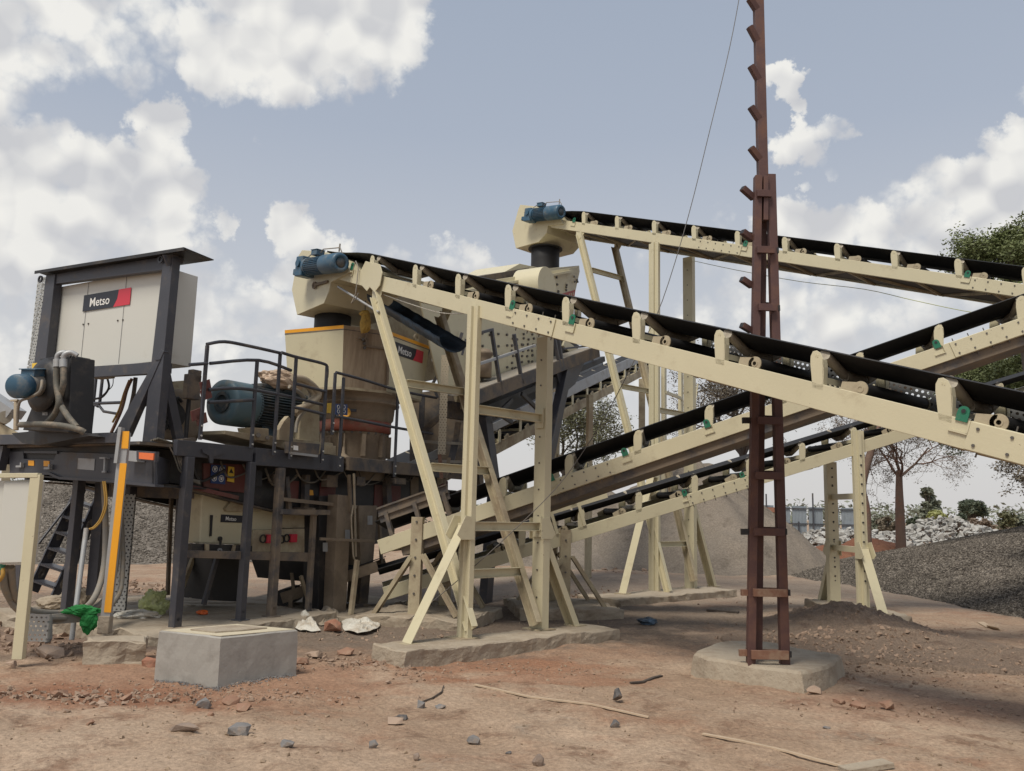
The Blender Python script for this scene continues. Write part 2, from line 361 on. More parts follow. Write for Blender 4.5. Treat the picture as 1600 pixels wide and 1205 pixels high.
    def ring(s, c, nrm, r, R2, th, n=24):
        x, y, z = frame(V(nrm), UP if abs(V(nrm).normalized().z) < .9 else V((1, 0, 0))); c = V(c); vs = []
        for h in (0, th):
            for rr in (r, R2): vs += [c + z * h + (x * math.cos(2 * math.pi * i / n) + y * math.sin(2 * math.pi * i / n)) * rr for i in range(n)]
        fs = []
        for i in range(n):
            j = (i + 1) % n
            fs += [(i, j, n + j, n + i), (2 * n + i, 3 * n + i, 3 * n + j, 2 * n + j), (n + i, n + j, 3 * n + j, 3 * n + i), (i, 2 * n + i, 2 * n + j, j)]
        return s.add(vs, fs)
    def build(s, name, m, parent=None, bevel=0, origin=None, recalc=True):
        o0 = V(origin) if origin is not None else (parent['_o'] if parent is not None and '_o' in parent else V((0, 0, 0)))
        o0 = V(o0)
        me = bpy.data.meshes.new(name)
        me.from_pydata([tuple(v - o0) for v in s.v], [], s.f)
        me.polygons.foreach_set('use_smooth', s.sm)
        if recalc:
            bm = bmesh.new(); bm.from_mesh(me); bmesh.ops.recalc_face_normals(bm, faces=bm.faces); bm.to_mesh(me); bm.free()
        me.materials.append(M_[m] if isinstance(m, str) else m)
        o = bpy.data.objects.new(name, me); COL.objects.link(o)
        if parent is not None:
            o.parent = parent
            o['_o'] = tuple(o0)
        else:
            o.location = o0
        if bevel:
            b = o.modifiers.new('bevel', 'BEVEL'); b.width = bevel; b.segments = 2; b.limit_method = 'ANGLE'; b.angle_limit = R(40)
        return o

def part(root, name):
    return [c for c in root.children if c.name.split('.')[0] == name][0]
def merge(o, mb, m):
    """put the pieces of mb into the mesh of o with a material slot of their own"""
    o0 = V(o['_o']) if '_o' in o else V(o.location)
    me = o.data; bm = bmesh.new(); bm.from_mesh(me); me.materials.append(M_[m]); idx = len(me.materials) - 1
    vs = [bm.verts.new(v - o0) for v in mb.v]; nf = []
    for f, sm in zip(mb.f, mb.sm):
        try: g = bm.faces.new([vs[i] for i in f])
        except ValueError: continue
        g.material_index = idx; g.smooth = sm; nf.append(g)
    bmesh.ops.recalc_face_normals(bm, faces=nf); bm.to_mesh(me); bm.free()
def tag(o, label, cat, group=None, kind=None):
    o['label'] = label; o['category'] = cat
    if group: o['group'] = group
    if kind: o['kind'] = kind
    return o
def thing(name, label, cat, loc, group=None, mw=None):
    o = bpy.data.objects.new(name, None); COL.objects.link(o); o.empty_display_size = .2
    if mw is not None: o.matrix_world = mw; o['_o'] = (0, 0, 0)
    else: o.location = loc; o['_o'] = tuple(loc)
    return tag(o, label, cat, group)
def clone(src, parent, mw=None, loc=None):
    c = src.copy(); COL.objects.link(c); c.parent = parent
    if loc is not None: c.location = loc
    return c

def text_mesh(txt, width, m, P, xd, ud, name, parent, th=.003, align='CENTER'):
    cu = bpy.data.curves.new('t', 'FONT'); cu.body = txt; cu.size = 1.0; cu.extrude = .01; cu.align_x = align; cu.align_y = 'CENTER'; cu.resolution_u = 3
    cu.offset = .006
    to = bpy.data.objects.new('t', cu)
    me = bpy.data.meshes.new_from_object(to)
    bpy.data.objects.remove(to)
    x0 = min(v.co.x for v in me.vertices); x1 = max(v.co.x for v in me.vertices); y0 = min(v.co.y for v in me.vertices); y1 = max(v.co.y for v in me.vertices); k = width / (x1 - x0)
    xd = V(xd).normalized(); ud = V(ud); ud = (ud - xd * ud.dot(xd)).normalized(); nd = xd.cross(ud)
    mb = MB()
    mb.add([V(P) + xd * (v.co.x - (x0 + x1) / 2) * k + ud * (v.co.y - (y0 + y1) / 2) * k + nd * v.co.z * .15 for v in me.vertices], [tuple(p.vertices) for p in me.polygons])
    return mb.build(name, m, parent)

# ================================================================== conveyors
class Conv:
    def __init__(s, A, B, W=1.2, H=.21):
        O, E = atY(*A), atY(*B)
        s.A, s.B, s.W, s.H = A, B, W, H
        ex = (E - O).normalized(); ey = V((-ex.y, ex.x, 0)).normalized(); ez = ex.cross(ey)
        s.O, s.ex, s.ey, s.ez = O, ex, ey, ez
        m = Matrix.Identity(4)
        for i, c in enumerate((ex, ey, ez)):
            for r in range(3): m[r][i] = c[r]
        for r in range(3): m[r][3] = O[r]
        s.mw, s.inv = m, m.inverted()
        s.hx = V((ex.x, ex.y, 0)).normalized()
    def w(s, x, y, z): return s.mw @ V((x, y, z))
    def hit(s, px, py, y=0.0): return hit(px, py, s.w(0, y, 0), s.ey)
    def loc(s, px, py, y=0.0): return s.inv @ s.hit(px, py, y)
    def line(s, px): return s.A[1] + (s.B[1] - s.A[1]) * (px - s.A[0]) / (s.B[0] - s.A[0])
    def s_at(s, px): return s.loc(px, s.line(px)).x

def idler_meshes(W, H, root, k=0.0):
    h = H / 2
    mb = MB()
    def shear(m_):
        for v in m_.v: v.x += k * (v.z - h)
        return m_
    for side in (0, 1):
        y0, sg = (0.0, 1) if side == 0 else (W, -1)
        prof = [(-.048, h - .05), (.048, h - .05), (.05, h + .04), (.062, h + .14), (.058, h + .20), (.035, h + .245), (0, h + .258), (-.035, h + .245), (-.058, h + .20), (-.062, h + .14)]
        mb.prism([(x, y0, z) for x, z in prof], (0, sg * .012, 0))
        mb.prism([(.050, y0, h - .02), (.062, y0, h + .14), (.058, y0, h + .2), (.046, y0, h + .2), (.05, y0, h + .14), (.04, y0, h - .02)], (0, sg * .07, 0))
        mb.box((-.012, y0 - sg * .004, h + .205) if sg > 0 else (-.012, y0, h + .205), (-.004, y0, h + .228) if sg > 0 else (-.004, y0 + .004, h + .228))
        mb.box((.006, y0 - .004, h + .205), (.014, y0 + .004, h + .228))
    mb.box((-.03, .012, h + .012), (.05, W - .012, h + .05))
    mb.prism([(-.03, .03, h + .05), (.05, .03, h + .05), (.05, .30, h + .05), (-.03, .30, h + .05)], (0, 0, .012))
    fr = shear(mb).build('idler_frame', 'cream', root, bevel=.004)
    rolls = []
    zc = h + .115; r = .048
    for (a, b) in (((.02, .10, h + .245), (.02, .40, h + .125)), ((.02, .42, zc), (.02, W - .42, zc)), ((.02, W - .10, h + .245), (.02, W - .40, h + .125))):
        rolls.append(shear(MB().cyl(a, b, r, n=14)).build('roller', 'roller', fr))
    return fr, rolls

def return_idler(W, H, root):
    h = H / 2; mb = MB()
    for y0, sg in ((0.004, 1), (W - .004, -1)):
        mb.prism([(-.16, y0, h - .02), (-.16, y0, h + .06), (-.02, y0, h + .085), (-.02, y0, h - .0), (-.1, y0, h - .02)], (0, sg * .01, 0))
        mb.cyl((.0, y0, h + .035), (.0, y0 + sg * .012, h + .035), .062, n=20, smooth=False)
        mb.ring((.0, y0 - sg * .004, h + .035), (0, sg, 0), .018, .03, .006, n=12)
    mb.cyl((0, .004, h + .035), (0, W - .004, h + .035), .02, n=8)
    fr = mb.build('return_roller_bracket', 'cream_dirty', root)
    MB().cyl((0, .02, h + .035), (0, W - .02, h + .035), .055, n=16).build('return_roller', 'rubber', fr)
    return fr

def lug(root, s, H):
    h = H / 2; pr = [(-.042, h - .02), (.042, h - .02), (.042, h + .04)] + [(.042 * math.cos(a), h + .05 + .042 * math.sin(a)) for a in [math.pi * i / 8 for i in range(1, 8)]] + [(-.042, h + .04)]
    mb = MB(); mb.prism([(s + x, -.012, z) for x, z in pr], (0, .01, 0))
    mb.cyl((s, -.016, h + .055), (s, .002, h + .055), .02, n=12)
    g = mb.build('lifting_lug', 'green', root)
    MB().cyl((s, -.018, h + .055), (s, -.012, h + .055), .016, n=12).build('lug_hole', 'black', g)
    b = MB(); b.bar((s + .06, -.010, h - .0), (s + .06, -.010, h - .10), .012, .012); b.bar((s + .066, -.010, h - .10), (s - .07, -.010, h - .10), .012, .012, (0, 0, 1))
    b.build('lug_bracket', 'cream', root)

def splice(root, s0, s1, H):
    h = H / 2
    pl = MB(); pl.box((s0, -.014, -h + .006), (s1, -.003, h - .006)); o = pl.build('splice_plate', 'cream', root, bevel=.002)
    b = MB(); n = max(2, int((s1 - s0) / .16))
    for i in range(n):
        x = s0 + .06 + (s1 - s0 - .12) * i / (n - 1)
        for z in (h - .045, -h + .045):
            b.cyl((x, -.024, z), (x, -.012, z), .012, n=6, smooth=False)
        b.cyl((x, .03, h), (x, .03, h + .04), .007, n=6); b.cyl((x + .02, .03, -h - .035), (x + .02, .03, -h), .007, n=6)
    merge(o, b, 'bolt')

def build_conveyor(name, label, cv, s0, s1, idlers, group, rets=(), lugs=(), splices=(), guard=None, head=None, mat_='cream', tray=False, braces=True, under=True, belt=(None, None)):
    W, H = cv.W, cv.H; h = H / 2
    root = thing(name, label, 'conveyor', None, group, cv.mw)
    for y0, sg in ((0, 1), (W, -1)):
        mb = MB()
        mb.extr([(-h, 0), (h, 0), (h, sg * .07), (h - .01, sg * .07), (h - .01, sg * .008), (-h + .01, sg * .008), (-h + .01, sg * .07), (-h, sg * .07)] if sg > 0 else
                [(-h, 0), (-h, -.07), (-h + .01, -.07), (-h + .01, -.008), (h - .01, -.008), (h - .01, -.07), (h, -.07), (h, 0)],
                (s0, y0, 0), (s1, y0, 0), (0, 0, 1))
        # extr frame: x axis = local z, y axis = z cross x
        mb.v = [V((v.x, y0 + (abs(v.y - y0) * sg), v.z)) for v in mb.v]
        mb.build('stringer', mat_, root, bevel=.004)
    b0, b1 = belt[0] if belt[0] is not None else s0, belt[1] if belt[1] is not None else s1
    zt = h + .172
    top = [(.085, h + .275), (.10, h + .285), (.40, h + .187), (.46, zt), (W - .46, zt), (W - .40, h + .187), (W - .10, h + .285), (W - .085, h + .275)]
    sec = [(y, z + .0) for y, z in top] + [(y, z - .014) for y, z in reversed(top[1:-1])]
    bm = MB()
    if head is None: bm.prism([(b0, y, z) for y, z in sec], (b1 - b0, 0, 0))
    else:
        flat = [(y, zt + .01) for y, z in top] + [(y, zt - .004) for y, z in reversed(top[1:-1])]
        xs_ = [(b0, 0), (b0 + .3, .1), (b0 + .6, .35), (b0 + .95, .75), (b0 + 1.3, 1), (b1, 1)]; n_ = len(sec)
        vs_l = [V((x, y, z0 * (1 - k) + z * k)) for x, k in xs_ for (y, z), (_, z0) in zip(sec, flat)]
        fl = [(j * n_ + i, j * n_ + (i + 1) % n_, (j + 1) * n_ + (i + 1) % n_, (j + 1) * n_ + i) for j in range(len(xs_) - 1) for i in range(n_)]
        bm.add(vs_l, fl + [tuple(range(n_ - 1, -1, -1)), tuple(range(len(vs_l) - n_, len(vs_l)))])
    rz = -h + .03
    bm.box((b0, .1, rz), (b1, W - .1, rz + .012))
    if head is not None:
        hr = (zt - rz) / 2; hc = rz + hr
        pts = [(b0 + .0 - hr * math.sin(a), hc + hr * math.cos(a)) for a in [math.pi * i / 10 for i in range(11)]]
        inn = [(b0 + .0 - (hr - .012) * math.sin(a), hc + (hr - .012) * math.cos(a)) for a in [math.pi * i / 10 for i in range(11)]]
        bm.prism([(x, .12, z) for x, z in pts + inn[::-1]], (0, W - .24, 0))
    bm.build('belt', 'rubber', root)
    fr = None
    for s_ in idlers:
        if fr is None:
            fr, rolls = idler_meshes(W, H, root, cv.ex.z / cv.ez.z); fr.location = (s_, 0, 0)
        else:
            c = clone(fr, root, loc=(s_, 0, 0))
            for r_ in rolls: clone(r_, c)
    rr = None
    for s_ in rets:
        if rr is None: rr = return_idler(W, H, root); rr.location = (s_, 0, 0)
        else:
            c = clone(rr, root, loc=(s_, 0, 0)); clone(rr.children[0], c)
    for s_ in lugs: lug(root, s_, H)
    for a, b in splices: splice(root, a, b, H)
    if guard:
        MB().box((guard[0], W + .012, h - .06), (guard[1], W + .016, h + .30)).build('perforated_guard', 'perf', root)
    if braces:
        mb = MB(); x = s0 + .3; k = 0
        while x < s1 - 1.2:
            mb.bar((x, .05, -h + .012), (x + 1.1, W - .05, -h + .012), .05, .02, (0, 0, 1)) if k % 2 == 0 else mb.bar((x, W - .05, -h + .012), (x + 1.1, .05, -h + .012), .05, .02, (0, 0, 1))
            mb.bar((x - .05, .01, -h + .02), (x - .05, W - .01, -h + .02), .05, .05, (1, 0, 0))
            x += 1.2; k += 1
        mb.build('cross_bracing', 'cream_dirty', root)
    if tray:
        mb = MB(); mb.box((s0 + .3, .06, -h - .115), (s1, W - .06, -h - .10)); mb.box((s0 + .3, .05, -h - .115), (s1, .065, -h + .01)); mb.box((s0 + .3, W - .065, -h - .115), (s1, W - .05, -h + .01))
        mb.build('belt_tray', 'char_dusty', root)
    return root

def drive_motor(cv, root, g0, g1, y=-.22, r=.14):
    # g0 photo point of gearbox, g1 of fan end
    a, b = cv.loc(*g0, y), cv.loc(*g1, y); a.y = b.y = y
    d = (b - a).normalized(); up = V((0, 1, 0)).cross(d) * -1
    if up.z < 0: up = -up
    g = MB()
    g.obox(a, d * .11, (0, .12, 0), up * .16); g.obox(a - up * .08 - d * .05, d * .16, (0, .10, 0), up * .05)
    g.cyl(a + V((0, .1, 0)) + up * .03, a + V((0, .26, 0)) + up * .03, .05); g.cyl(a + V((0, -.15, 0)) + up * .04, a + V((0, -.1, 0)) + up * .04, .06)
    go = g.build('gearbox', 'blue', root, bevel=.015)
    m = MB(); L = (b - a).length
    p1, p2, p3 = a + d * .10, a + d * (L * .55), b
    m.cyl(p1, a + d * .17, r * .95, n=24); m.cyl(a + d * .17, p2, r * .82, n=24)
    for i in range(28):
        an = 2 * math.pi * i / 28; e = up * math.cos(an) + V((0, 1, 0)) * math.sin(an)
        m.obox((a + d * .19 + p2) / 2 + e * r * .86, d * ((p2 - a - d * .19).length / 2), e * r * .09, d.cross(e) * .004)
    m.lathe([(0, 0), (r * .9, 0), (r, .03), (r, (p3 - p2).length - .04), (r * .9, (p3 - p2).length), (r * .62, (p3 - p2).length + .002), (r * .58, (p3 - p2).length - .012), (0, (p3 - p2).length - .012)], p2, d, 28)
    mo = m.build('drive_motor', 'blue', root)
    MB().lathe([(0, 0), (r * .5, 0), (r * .5, .004), (0, .004)], p3 - d * .008, d, 16).build('fan_grille', 'navy', mo)
    t = MB(); tc = (p1 + p2) / 2 + up * (r + .05); t.obox(tc, d * .09, (0, .07, 0), up * .04); t.obox(tc + up * .045, d * .10, (0, .08, 0), up * .006)
    t.build('terminal_box', 'blue', mo, bevel=.008)
    c = MB(); e0 = tc + d * .1
    c.tube([e0, e0 + d * .06 + up * .05, p3 - d * .08 + up * (r + .08), p3 - d * .03 + up * (r + .02), p3 - d * .02 + V((0, .1, 0))], .009, 6)
    c.tube([tc - d * .1, tc - d * .16 + up * .02, a - d * .05 + up * .12, a - d * .1 + up * .05 + V((0, -.13, 0))], .009, 6)
    c.cyl(p3 - d * .10 + up * (r + .02), p3 - d * .10 + up * (r + .14), .012); c.build('motor_cable', 'conduit', mo)
    return mo

def head_box(cv, root, poly, m='cream'):
    P = [cv.loc(px, py, -.03) for px, py in poly]
    for p in P: p.y = -.03
    W = cv.W; t = .012
    mb = MB(); mb.prism(P, (0, t, 0)); mb.prism([p + V((0, W + .06 - t, 0)) for p in P], (0, t, 0))
    c = sum(P, V()) / len(P)
    n = len(P)
    for i in range(n):
        a, b = P[i], P[(i + 1) % n]
        if i in (): continue
        nrm = (b - a).cross(V((0, 1, 0))).normalized() * .006
        mb.prism([a + V((0, t, 0)) * 1.02, b + V((0, t, 0)) * 1.02, b + V((0, W + .06 - t * 1.02, 0)), a + V((0, W + .06 - t * 1.02, 0))], nrm if nrm.dot(c - a) > 0 else -nrm)
    return mb.build('head_box', m, root, bevel=.004)

GRPC = 'inclined belt conveyors of the crushing plant'
# --- A: front conveyor
cA = Conv((600, 444, 11.65), (1600, 703, 5.73), 1.2)
sA = lambda px: cA.s_at(px)
A_id = [cA.s_at(p) for p in (578, 645, 712, 790, 880, 990, 1120, 1272, 1470)]
A_id += [A_id[-1] + 1.0 + i for i in range(4)]
A = build_conveyor('belt_conveyor', 'nearest cream belt conveyor, descending to the right, passing in front of the brown steel pole', cA,
    sA(508), sA(1600) + 5.0, A_id, GRPC, rets=[s + .36 for s in A_id[1:]],
    lugs=[sA(797), sA(890), sA(1497), sA(548)], splices=[(sA(800), sA(866)), (sA(1512), sA(1600) + .2)], guard=(sA(985), sA(1600) + 5.0),
    head=True, belt=(sA(497), None))
head_box(cA, A, [(472, 391), (505, 393), (535, 405), (548, 425), (517, 441), (514, 455), (506, 474), (464, 492), (456, 453), (465, 402)])
drive_motor(cA, A, (477, 418), (533, 410), -.20, .15)
mb = MB(); p = cA.loc(492, 446, -.05)
mb.ring(p + V((0, -.02, 0)), (0, 1, 0), .03, .06, .02); mb.bar(p + V((0, -.01, 0)), cA.loc(512, 440, -.05), .04, .03, (0, 0, 1))
mb.build('torque_arm', 'char_dusty', A)
# hinge plates where the head section folds
mb = MB()
for a, b, y in ((573, 410, -.02), (585, 412, -.05)):
    P = [(a - 9, b + 12), (a - 2, b - 2), (a + 8, b + 1), (a + 12, b + 14), (a + 8, b + 34), (a, b + 45), (a - 8, b + 36)]
    q = [cA.loc(x, y_, y) for x, y_ in P]
    for v in q: v.y = y
    mb.prism(q, (0, .015, 0))
mb.build('hinge_plate', 'cream', A, bevel=.004)
mb = MB()
for i in range(5):
    s_ = A_id[0] - .6 - i * .001
mb.tube([cA.loc(553, 420, -.03) + V((0, -.01, 0)), cA.loc(556, 408, -.03), cA.loc(560, 418, -.03), cA.loc(556, 458, -.04), cA.loc(549, 474, -.04), cA.loc(556, 468, -.04), cA.loc(560, 458, -.04)], .008, 6)
mb.build('loose_cable', 'conduit', A)
# discharge pipe of A
pc = atY(520, 500, 13.65)
def pipe(label, c, r, z0, z1, parent):
    mb = MB(); mb.lathe([(r, z0), (r * .99, (z0 + z1) / 2), (r, z1), (r - .02, z1), (r - .02, z0), (r, z0)], V((c.x, c.y, 0)), UP, 32)
    mb.ring(V((c.x, c.y, z1 - .02)), UP, r, r + .07, .02, 32)
    o = mb.build('rubber_chute', 'rubber', None); return o
o = pipe('', pc, .30, 4.30, 4.82, None); tag(o, 'black rubber discharge pipe between the motor head box and the cream feed hopper', 'chute')

s_ = sA(1600) + 4.6; p_ = cA.w(s_ - .6, 0, -.1)
small_tail = MB().cyl(cA.w(s_ + .3, .1, .15), cA.w(s_ + .3, 1.1, .15), .16, n=20); small_tail.v = [cA.inv @ v for v in small_tail.v]; small_tail.build('tail_pulley', 'black', A)
# --- B: rear upper conveyor
cB = Conv((910, 355.5, 18.6), (1600, 455, 12.4), 1.2)
sB = lambda px: cB.s_at(px)
B_id = [sB(p) for p in (910, 962, 1020, 1082, 1150, 1224, 1306, 1395, 1495, 1601)]; B_id += [B_id[-1] + 1 + i for i in range(7)]
B = build_conveyor('belt_conveyor', 'highest cream belt conveyor, behind the others, its head box above the vibrating screen', cB,
    sB(862), sB(1600) + 9, B_id, GRPC, rets=[s + .36 for s in B_id], lugs=[sB(895), sB(1162), sB(1508)], splices=[(sB(1090), sB(1158)), (sB(1516), sB(1600) + .3)],
    head=True, belt=(sB(840), None))
head_box(cB, B, [(813, 320), (850, 324), (872, 334), (880, 350), (856, 353), (854, 364), (842, 378), (806, 388), (800.5, 361), (809.6, 328)])
drive_motor(cB, B, (829, 337), (877, 331), -.22, .17)
pc2 = atY(852, 400, 20.0)
o = pipe('', pc2, .35, 7.35, 7.98, None); tag(o, 'black rubber discharge pipe hanging into the vibrating screen box', 'chute')

# --- C: rising conveyor, middle
cC = Conv((788, 788, 11.9), (1600, 509, 10.15), 1.2)
sC = lambda px: cC.s_at(px)
c0 = sC(788)
C_id = [c0 + i for i in range(-1, 14)]
C = build_conveyor('belt_conveyor', 'cream belt conveyor rising to the right with wide black belt, crossing behind the front one', cC,
    sC(592), sC(1600) + 6, C_id, GRPC, rets=[], lugs=[sC(866), sC(981), sC(1470), sC(1110)], splices=[(sC(872), sC(958)), (sC(1488), sC(1600) + .2)], tray=True)
mb = MB()
a, b = sC(602), sC(712)
for y0 in (.05, 1.13):
    mb.box((a, y0, .33), (b, y0 + .02, .55)); mb.box((a, y0 - .03, .53), (b, y0 + .05, .545)); mb.box((a, y0 - .03, .42), (b, y0 + .05, .435))
for x in (a + .1, (a + b) / 2, b - .1): mb.box((x, 0, .1), (x + .06, .06, .45))
mb.box((a, .05, .55), (a + (b - a) * .8, 1.15, .56))
mb.build('skirt_board', 'char_dusty', C)

# --- D: low thin conveyor
cD = Conv((900, 836, 13.65), (1300, 713, 14.33), 1.0, .2)
sD = lambda px: cD.s_at(px)
d0 = sD(911)
D_id = [d0 + i for i in range(-2, 9)]
Dv = build_conveyor('belt_conveyor', 'lowest, slender cream belt conveyor rising to the right onto the right-hand trestle', cD,
    sD(600), sD(1760), D_id, GRPC, rets=[s - .28 for s in D_id], lugs=[sD(1073), sD(1163)], splices=[(sD(1075), sD(1170))])
mb = MB()
for (pa, pb) in ((862, 886), (905, 934)):
    a, b = sD(pa), sD(pb)
    mb.box((a, -.02, .42), (b + .3, .0, .50)); mb.box((a + .1, -.02, .1), (a + .15, 0, .42))
mb.box((sD(845), .0, .5), (sD(934), .02, .56)); mb.build('skirt_board', 'cream', Dv)

# --- E: discharge conveyor on the plant's own axis, behind
cE = Conv((768, 706, 17.6), (1005, 582, 26.0), 1.2, .22)
sE = lambda px: cE.s_at(px)
E = build_conveyor('belt_conveyor', 'rearmost cream belt conveyor rising behind the vibrating screen legs, seen from below', cE,
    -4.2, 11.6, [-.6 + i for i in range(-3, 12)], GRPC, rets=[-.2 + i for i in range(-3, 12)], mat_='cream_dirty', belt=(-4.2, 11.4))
mb = MB(); mb.box((1.5, -.02, .36), (9.8, 0, .62)); mb.box((1.5, 1.2, .36), (9.8, 1.22, .62)); mb.box((-3.8, -.02, .40), (1.3, 0, .56))
mb.build('skirt_board', 'steel', E)

# ================================================================== trestles
def vpost(mb, P, z0, z1, w, d, hint, kind='hat'):
    p, q = V((P.x, P.y, z0)), V((P.x, P.y, z1))
    if kind == 'hat':   # open channel with a folded spine facing the viewer
        a, b = w / 2, d
        prof = [(-a, 0), (-a * .28, 0), (-a * .28, -b * .35), (a * .28, -b * .35), (a * .28, 0), (a, 0), (a, b * .6), (a - .01, b * .6), (a - .01, .01), (-a + .01, .01), (-a + .01, b * .6), (-a, b * .6)]
        mb.extr(prof, p, q, hint)
    elif kind == 'chan': mb.chan(p, q, w, d, hint)
    else: mb.bar(p, q, w, d, hint)

GRPT = 'cream steel trestles under the conveyors'
def trestle(name, label, cv, P1, P2, top1, top2, incl=None, bars=(), splay=None, zf=.13, pw=.2, holes=()):
    """P1/P2 photo feet of near and far post; top1/top2 photo tops; incl: (near_top, near_bot, far_top, far_bot)"""
    W = cv.W; n = cv.ey; hx = cv.hx
    f1, f2 = cv.hit(*P1, -.035), cv.hit(*P2, W + .03)
    t1, t2 = hit(*top1, f1, n), hit(*top2, f2, n)
    root = thing(name, label, 'trestle', (f1.x, f1.y, zf), GRPT)
    mb = MB(); vpost(mb, f1, zf, t1.z, pw, .12, hx, 'hat'); o = mb.build('post', 'cream', root, bevel=.003)
    mb = MB(); vpost(mb, f2, zf, t2.z, pw, .12, hx, 'chan'); o2 = mb.build('post', 'cream', root, bevel=.003)
    bl = MB()
    z = zf + .4
    while z < t2.z - .2:
        bl.cyl(V((f2.x, f2.y, z)) - n * .012, V((f2.x, f2.y, z)) + n * .0, .012, n=6, smooth=False); z += .34
    merge(o2, bl, 'bolt')
    MB().obox(V((f1.x, f1.y, zf + .008)), hx * .16, n * .14, (0, 0, .008)).build('base_plate', 'cream_dirty', root); MB().obox(V((f2.x, f2.y, zf + .008)) + n * .05, hx * .16, n * .14, (0, 0, .008)).build('base_plate', 'cream_dirty', root)
    if incl:
        nt, nb, ft, fb = incl
        y1, y2 = .03, W - .06
        a, b = cv.hit(*nt, y1), cv.hit(*nb, y1)
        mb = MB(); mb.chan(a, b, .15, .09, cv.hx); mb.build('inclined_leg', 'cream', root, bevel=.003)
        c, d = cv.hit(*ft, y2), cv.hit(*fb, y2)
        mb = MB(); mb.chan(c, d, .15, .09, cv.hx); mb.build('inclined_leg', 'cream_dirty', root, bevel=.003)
        q = cv.inv @ a; gp = MB()
        P = [cv.w(q.x - .16, y1 - .02, q.z + .12), cv.w(q.x + .12, y1 - .02, q.z + .16), cv.w(q.x + .12, y1 - .02, q.z + .02), cv.w(q.x + .03, y1 - .02, q.z - .12), cv.w(q.x - .09, y1 - .02, q.z - .10)]
        gp.prism(P, n * .012); gp.build('gusset_plate', 'cream', root, bevel=.002); gp = MB(); q = cv.inv @ c
        P = [cv.w(q.x - .16, y2 + .09, q.z + .12), cv.w(q.x + .12, y2 + .09, q.z + .16), cv.w(q.x + .03, y2 + .09, q.z - .12), cv.w(q.x - .09, y2 + .09, q.z - .10)]
        gp.prism(P, n * .012); gp.build('gusset_plate', 'cream', root, bevel=.002)
        for (py_n, kind) in bars:
            # bars across the trestle at the height the photo row gives on the near leg
            if kind == 'post':
                zz = hit(P1[0], py_n, f1, n).z; p, q = V((f1.x, f1.y, zz)) + n * .06, V((f2.x, f2.y, zz))
            else:
                k = (py_n - a_px(nt, nb)[0]) / (a_px(nt, nb)[1]); p = a.lerp(b, k); k2 = (a.z + (b.z - a.z) * k - c.z) / (d.z - c.z); q = c.lerp(d, k2); p = p + n * .05; q = q - n * .02
            m2 = MB(); m2.chan(p, q, .11, .06, UP, .01) if kind != 'flat' else m2.bar(p, q, .05, .05, UP); m2.build('cross_bar', 'cream', root, bevel=.002)
            if kind == 'post':
                m3 = MB(); m3.obox(q - n * .02, hx * .075, n * .008, (0, 0, .13)); m3.build('bar_plate', 'cream', root, bevel=.002)
    if splay:
        for (zt, out, sg, f, mt) in splay:
            top = V((f.x, f.y, zt)) if not isinstance(f, str) else (V((f1.x, f1.y, zt)) if f == '1' else V((f2.x, f2.y, zt)))
            bs = V((top.x, top.y, zf)) + n * sg * out
            m2 = MB()
            m2.extr([(-.085, 0), (-.03, -.03), (.03, -.03), (.085, 0), (.085, .012), (-.085, .012)] if sg < 0 else [(-.085, 0), (.085, 0), (.085, .09), (.073, .09), (.073, .012), (-.073, .012), (-.073, .09), (-.085, .09)], top + n * sg * .03, bs, hx)
            m2.build('splayed_leg', 'cream', root, bevel=.003)
            g = MB()
            for e in (-1, 1):
                c = top + hx * e * .105 + n * sg * .02; g.prism([c + n * sg * -.07 + UP * .10, c + n * sg * .07 + UP * .12, c + n * sg * .19 - UP * .10, c + n * sg * .12 - UP * .16, c + n * sg * -.07 - UP * .16], hx * e * .008)
            g.obox(top + n * sg * .02, hx * .10, n * .02, (0, 0, .03)); g.build('gusset_plate', 'cream', root, bevel=.002)
            g = MB(); g.obox(bs + V((0, 0, .008)), hx * .12, n * .1, (0, 0, .008)); g.build('base_plate', 'cream_dirty', root)
    return root, f1, f2
def a_px(nt, nb): return nt[1], nb[1] - nt[1]

tA, A1, A2 = trestle('conveyor_trestle', 'large cream trestle nearest the viewer, standing on the long concrete slab under the front conveyor', cA,
    (722, 988), (838, 976), (735, 480), (845, 527), ((590, 462), (741, 982), (690, 492), (841, 975)),
    [(640, 'post'), (822, 'post'), (622, 'leg'), (758, 'leg'), (912, 'leg')],
    [(1.42, .78, -1, '1', 0), (1.42, .72, 1, '2', 0)])
tB, B1, B2 = trestle('conveyor_trestle', 'tall cream trestle under the highest conveyor, in front of the grey-brown sand pile', cB,
    (1021, 925), (1077, 912), (1028, 378), (1081, 400), ((907, 366), (1046, 925), (962, 385), (1086, 908)),
    [(640, 'post'), (775, 'post'), (625, 'leg'), (430, 'leg'), (500, 'leg'), (860, 'leg')],
    [(2.5, 1.0, -1, '1', 0), (2.1, .95, 1, '2', 0)], zf=.10, pw=.24)
# D trestle on the right
tD, D1, D2 = trestle('conveyor_trestle', 'cream trestle with bolt holes at right, standing behind the heap of dug soil', cD,
    (1351, 949), (1306, 936), (1342, 673), (1303, 722), None, (), [(1.12, .52, -1, '1', 0), (1.12, .5, 1, '2', 0)], zf=.12, pw=.2)
for z in (1.1, 2.0): MB().bar(V((D1.x, D1.y, z)) + cD.ey * .05, V((D2.x, D2.y, z)), .1, .06, UP).build('cross_bar', 'cream', tD, bevel=.003)
mb = MB(); z = .6
while z < 2.7:
    p = V((D1.x, D1.y, z)) - cD.ey * .055; mb.cyl(p, p + cD.ey * .012, .016, n=8)
    p = V((D2.x, D2.y, z)) - cD.ey * .012; mb.cyl(p, p + cD.ey * .012, .016, n=8); z += .16
merge(part(tD, 'post'), mb, 'black')

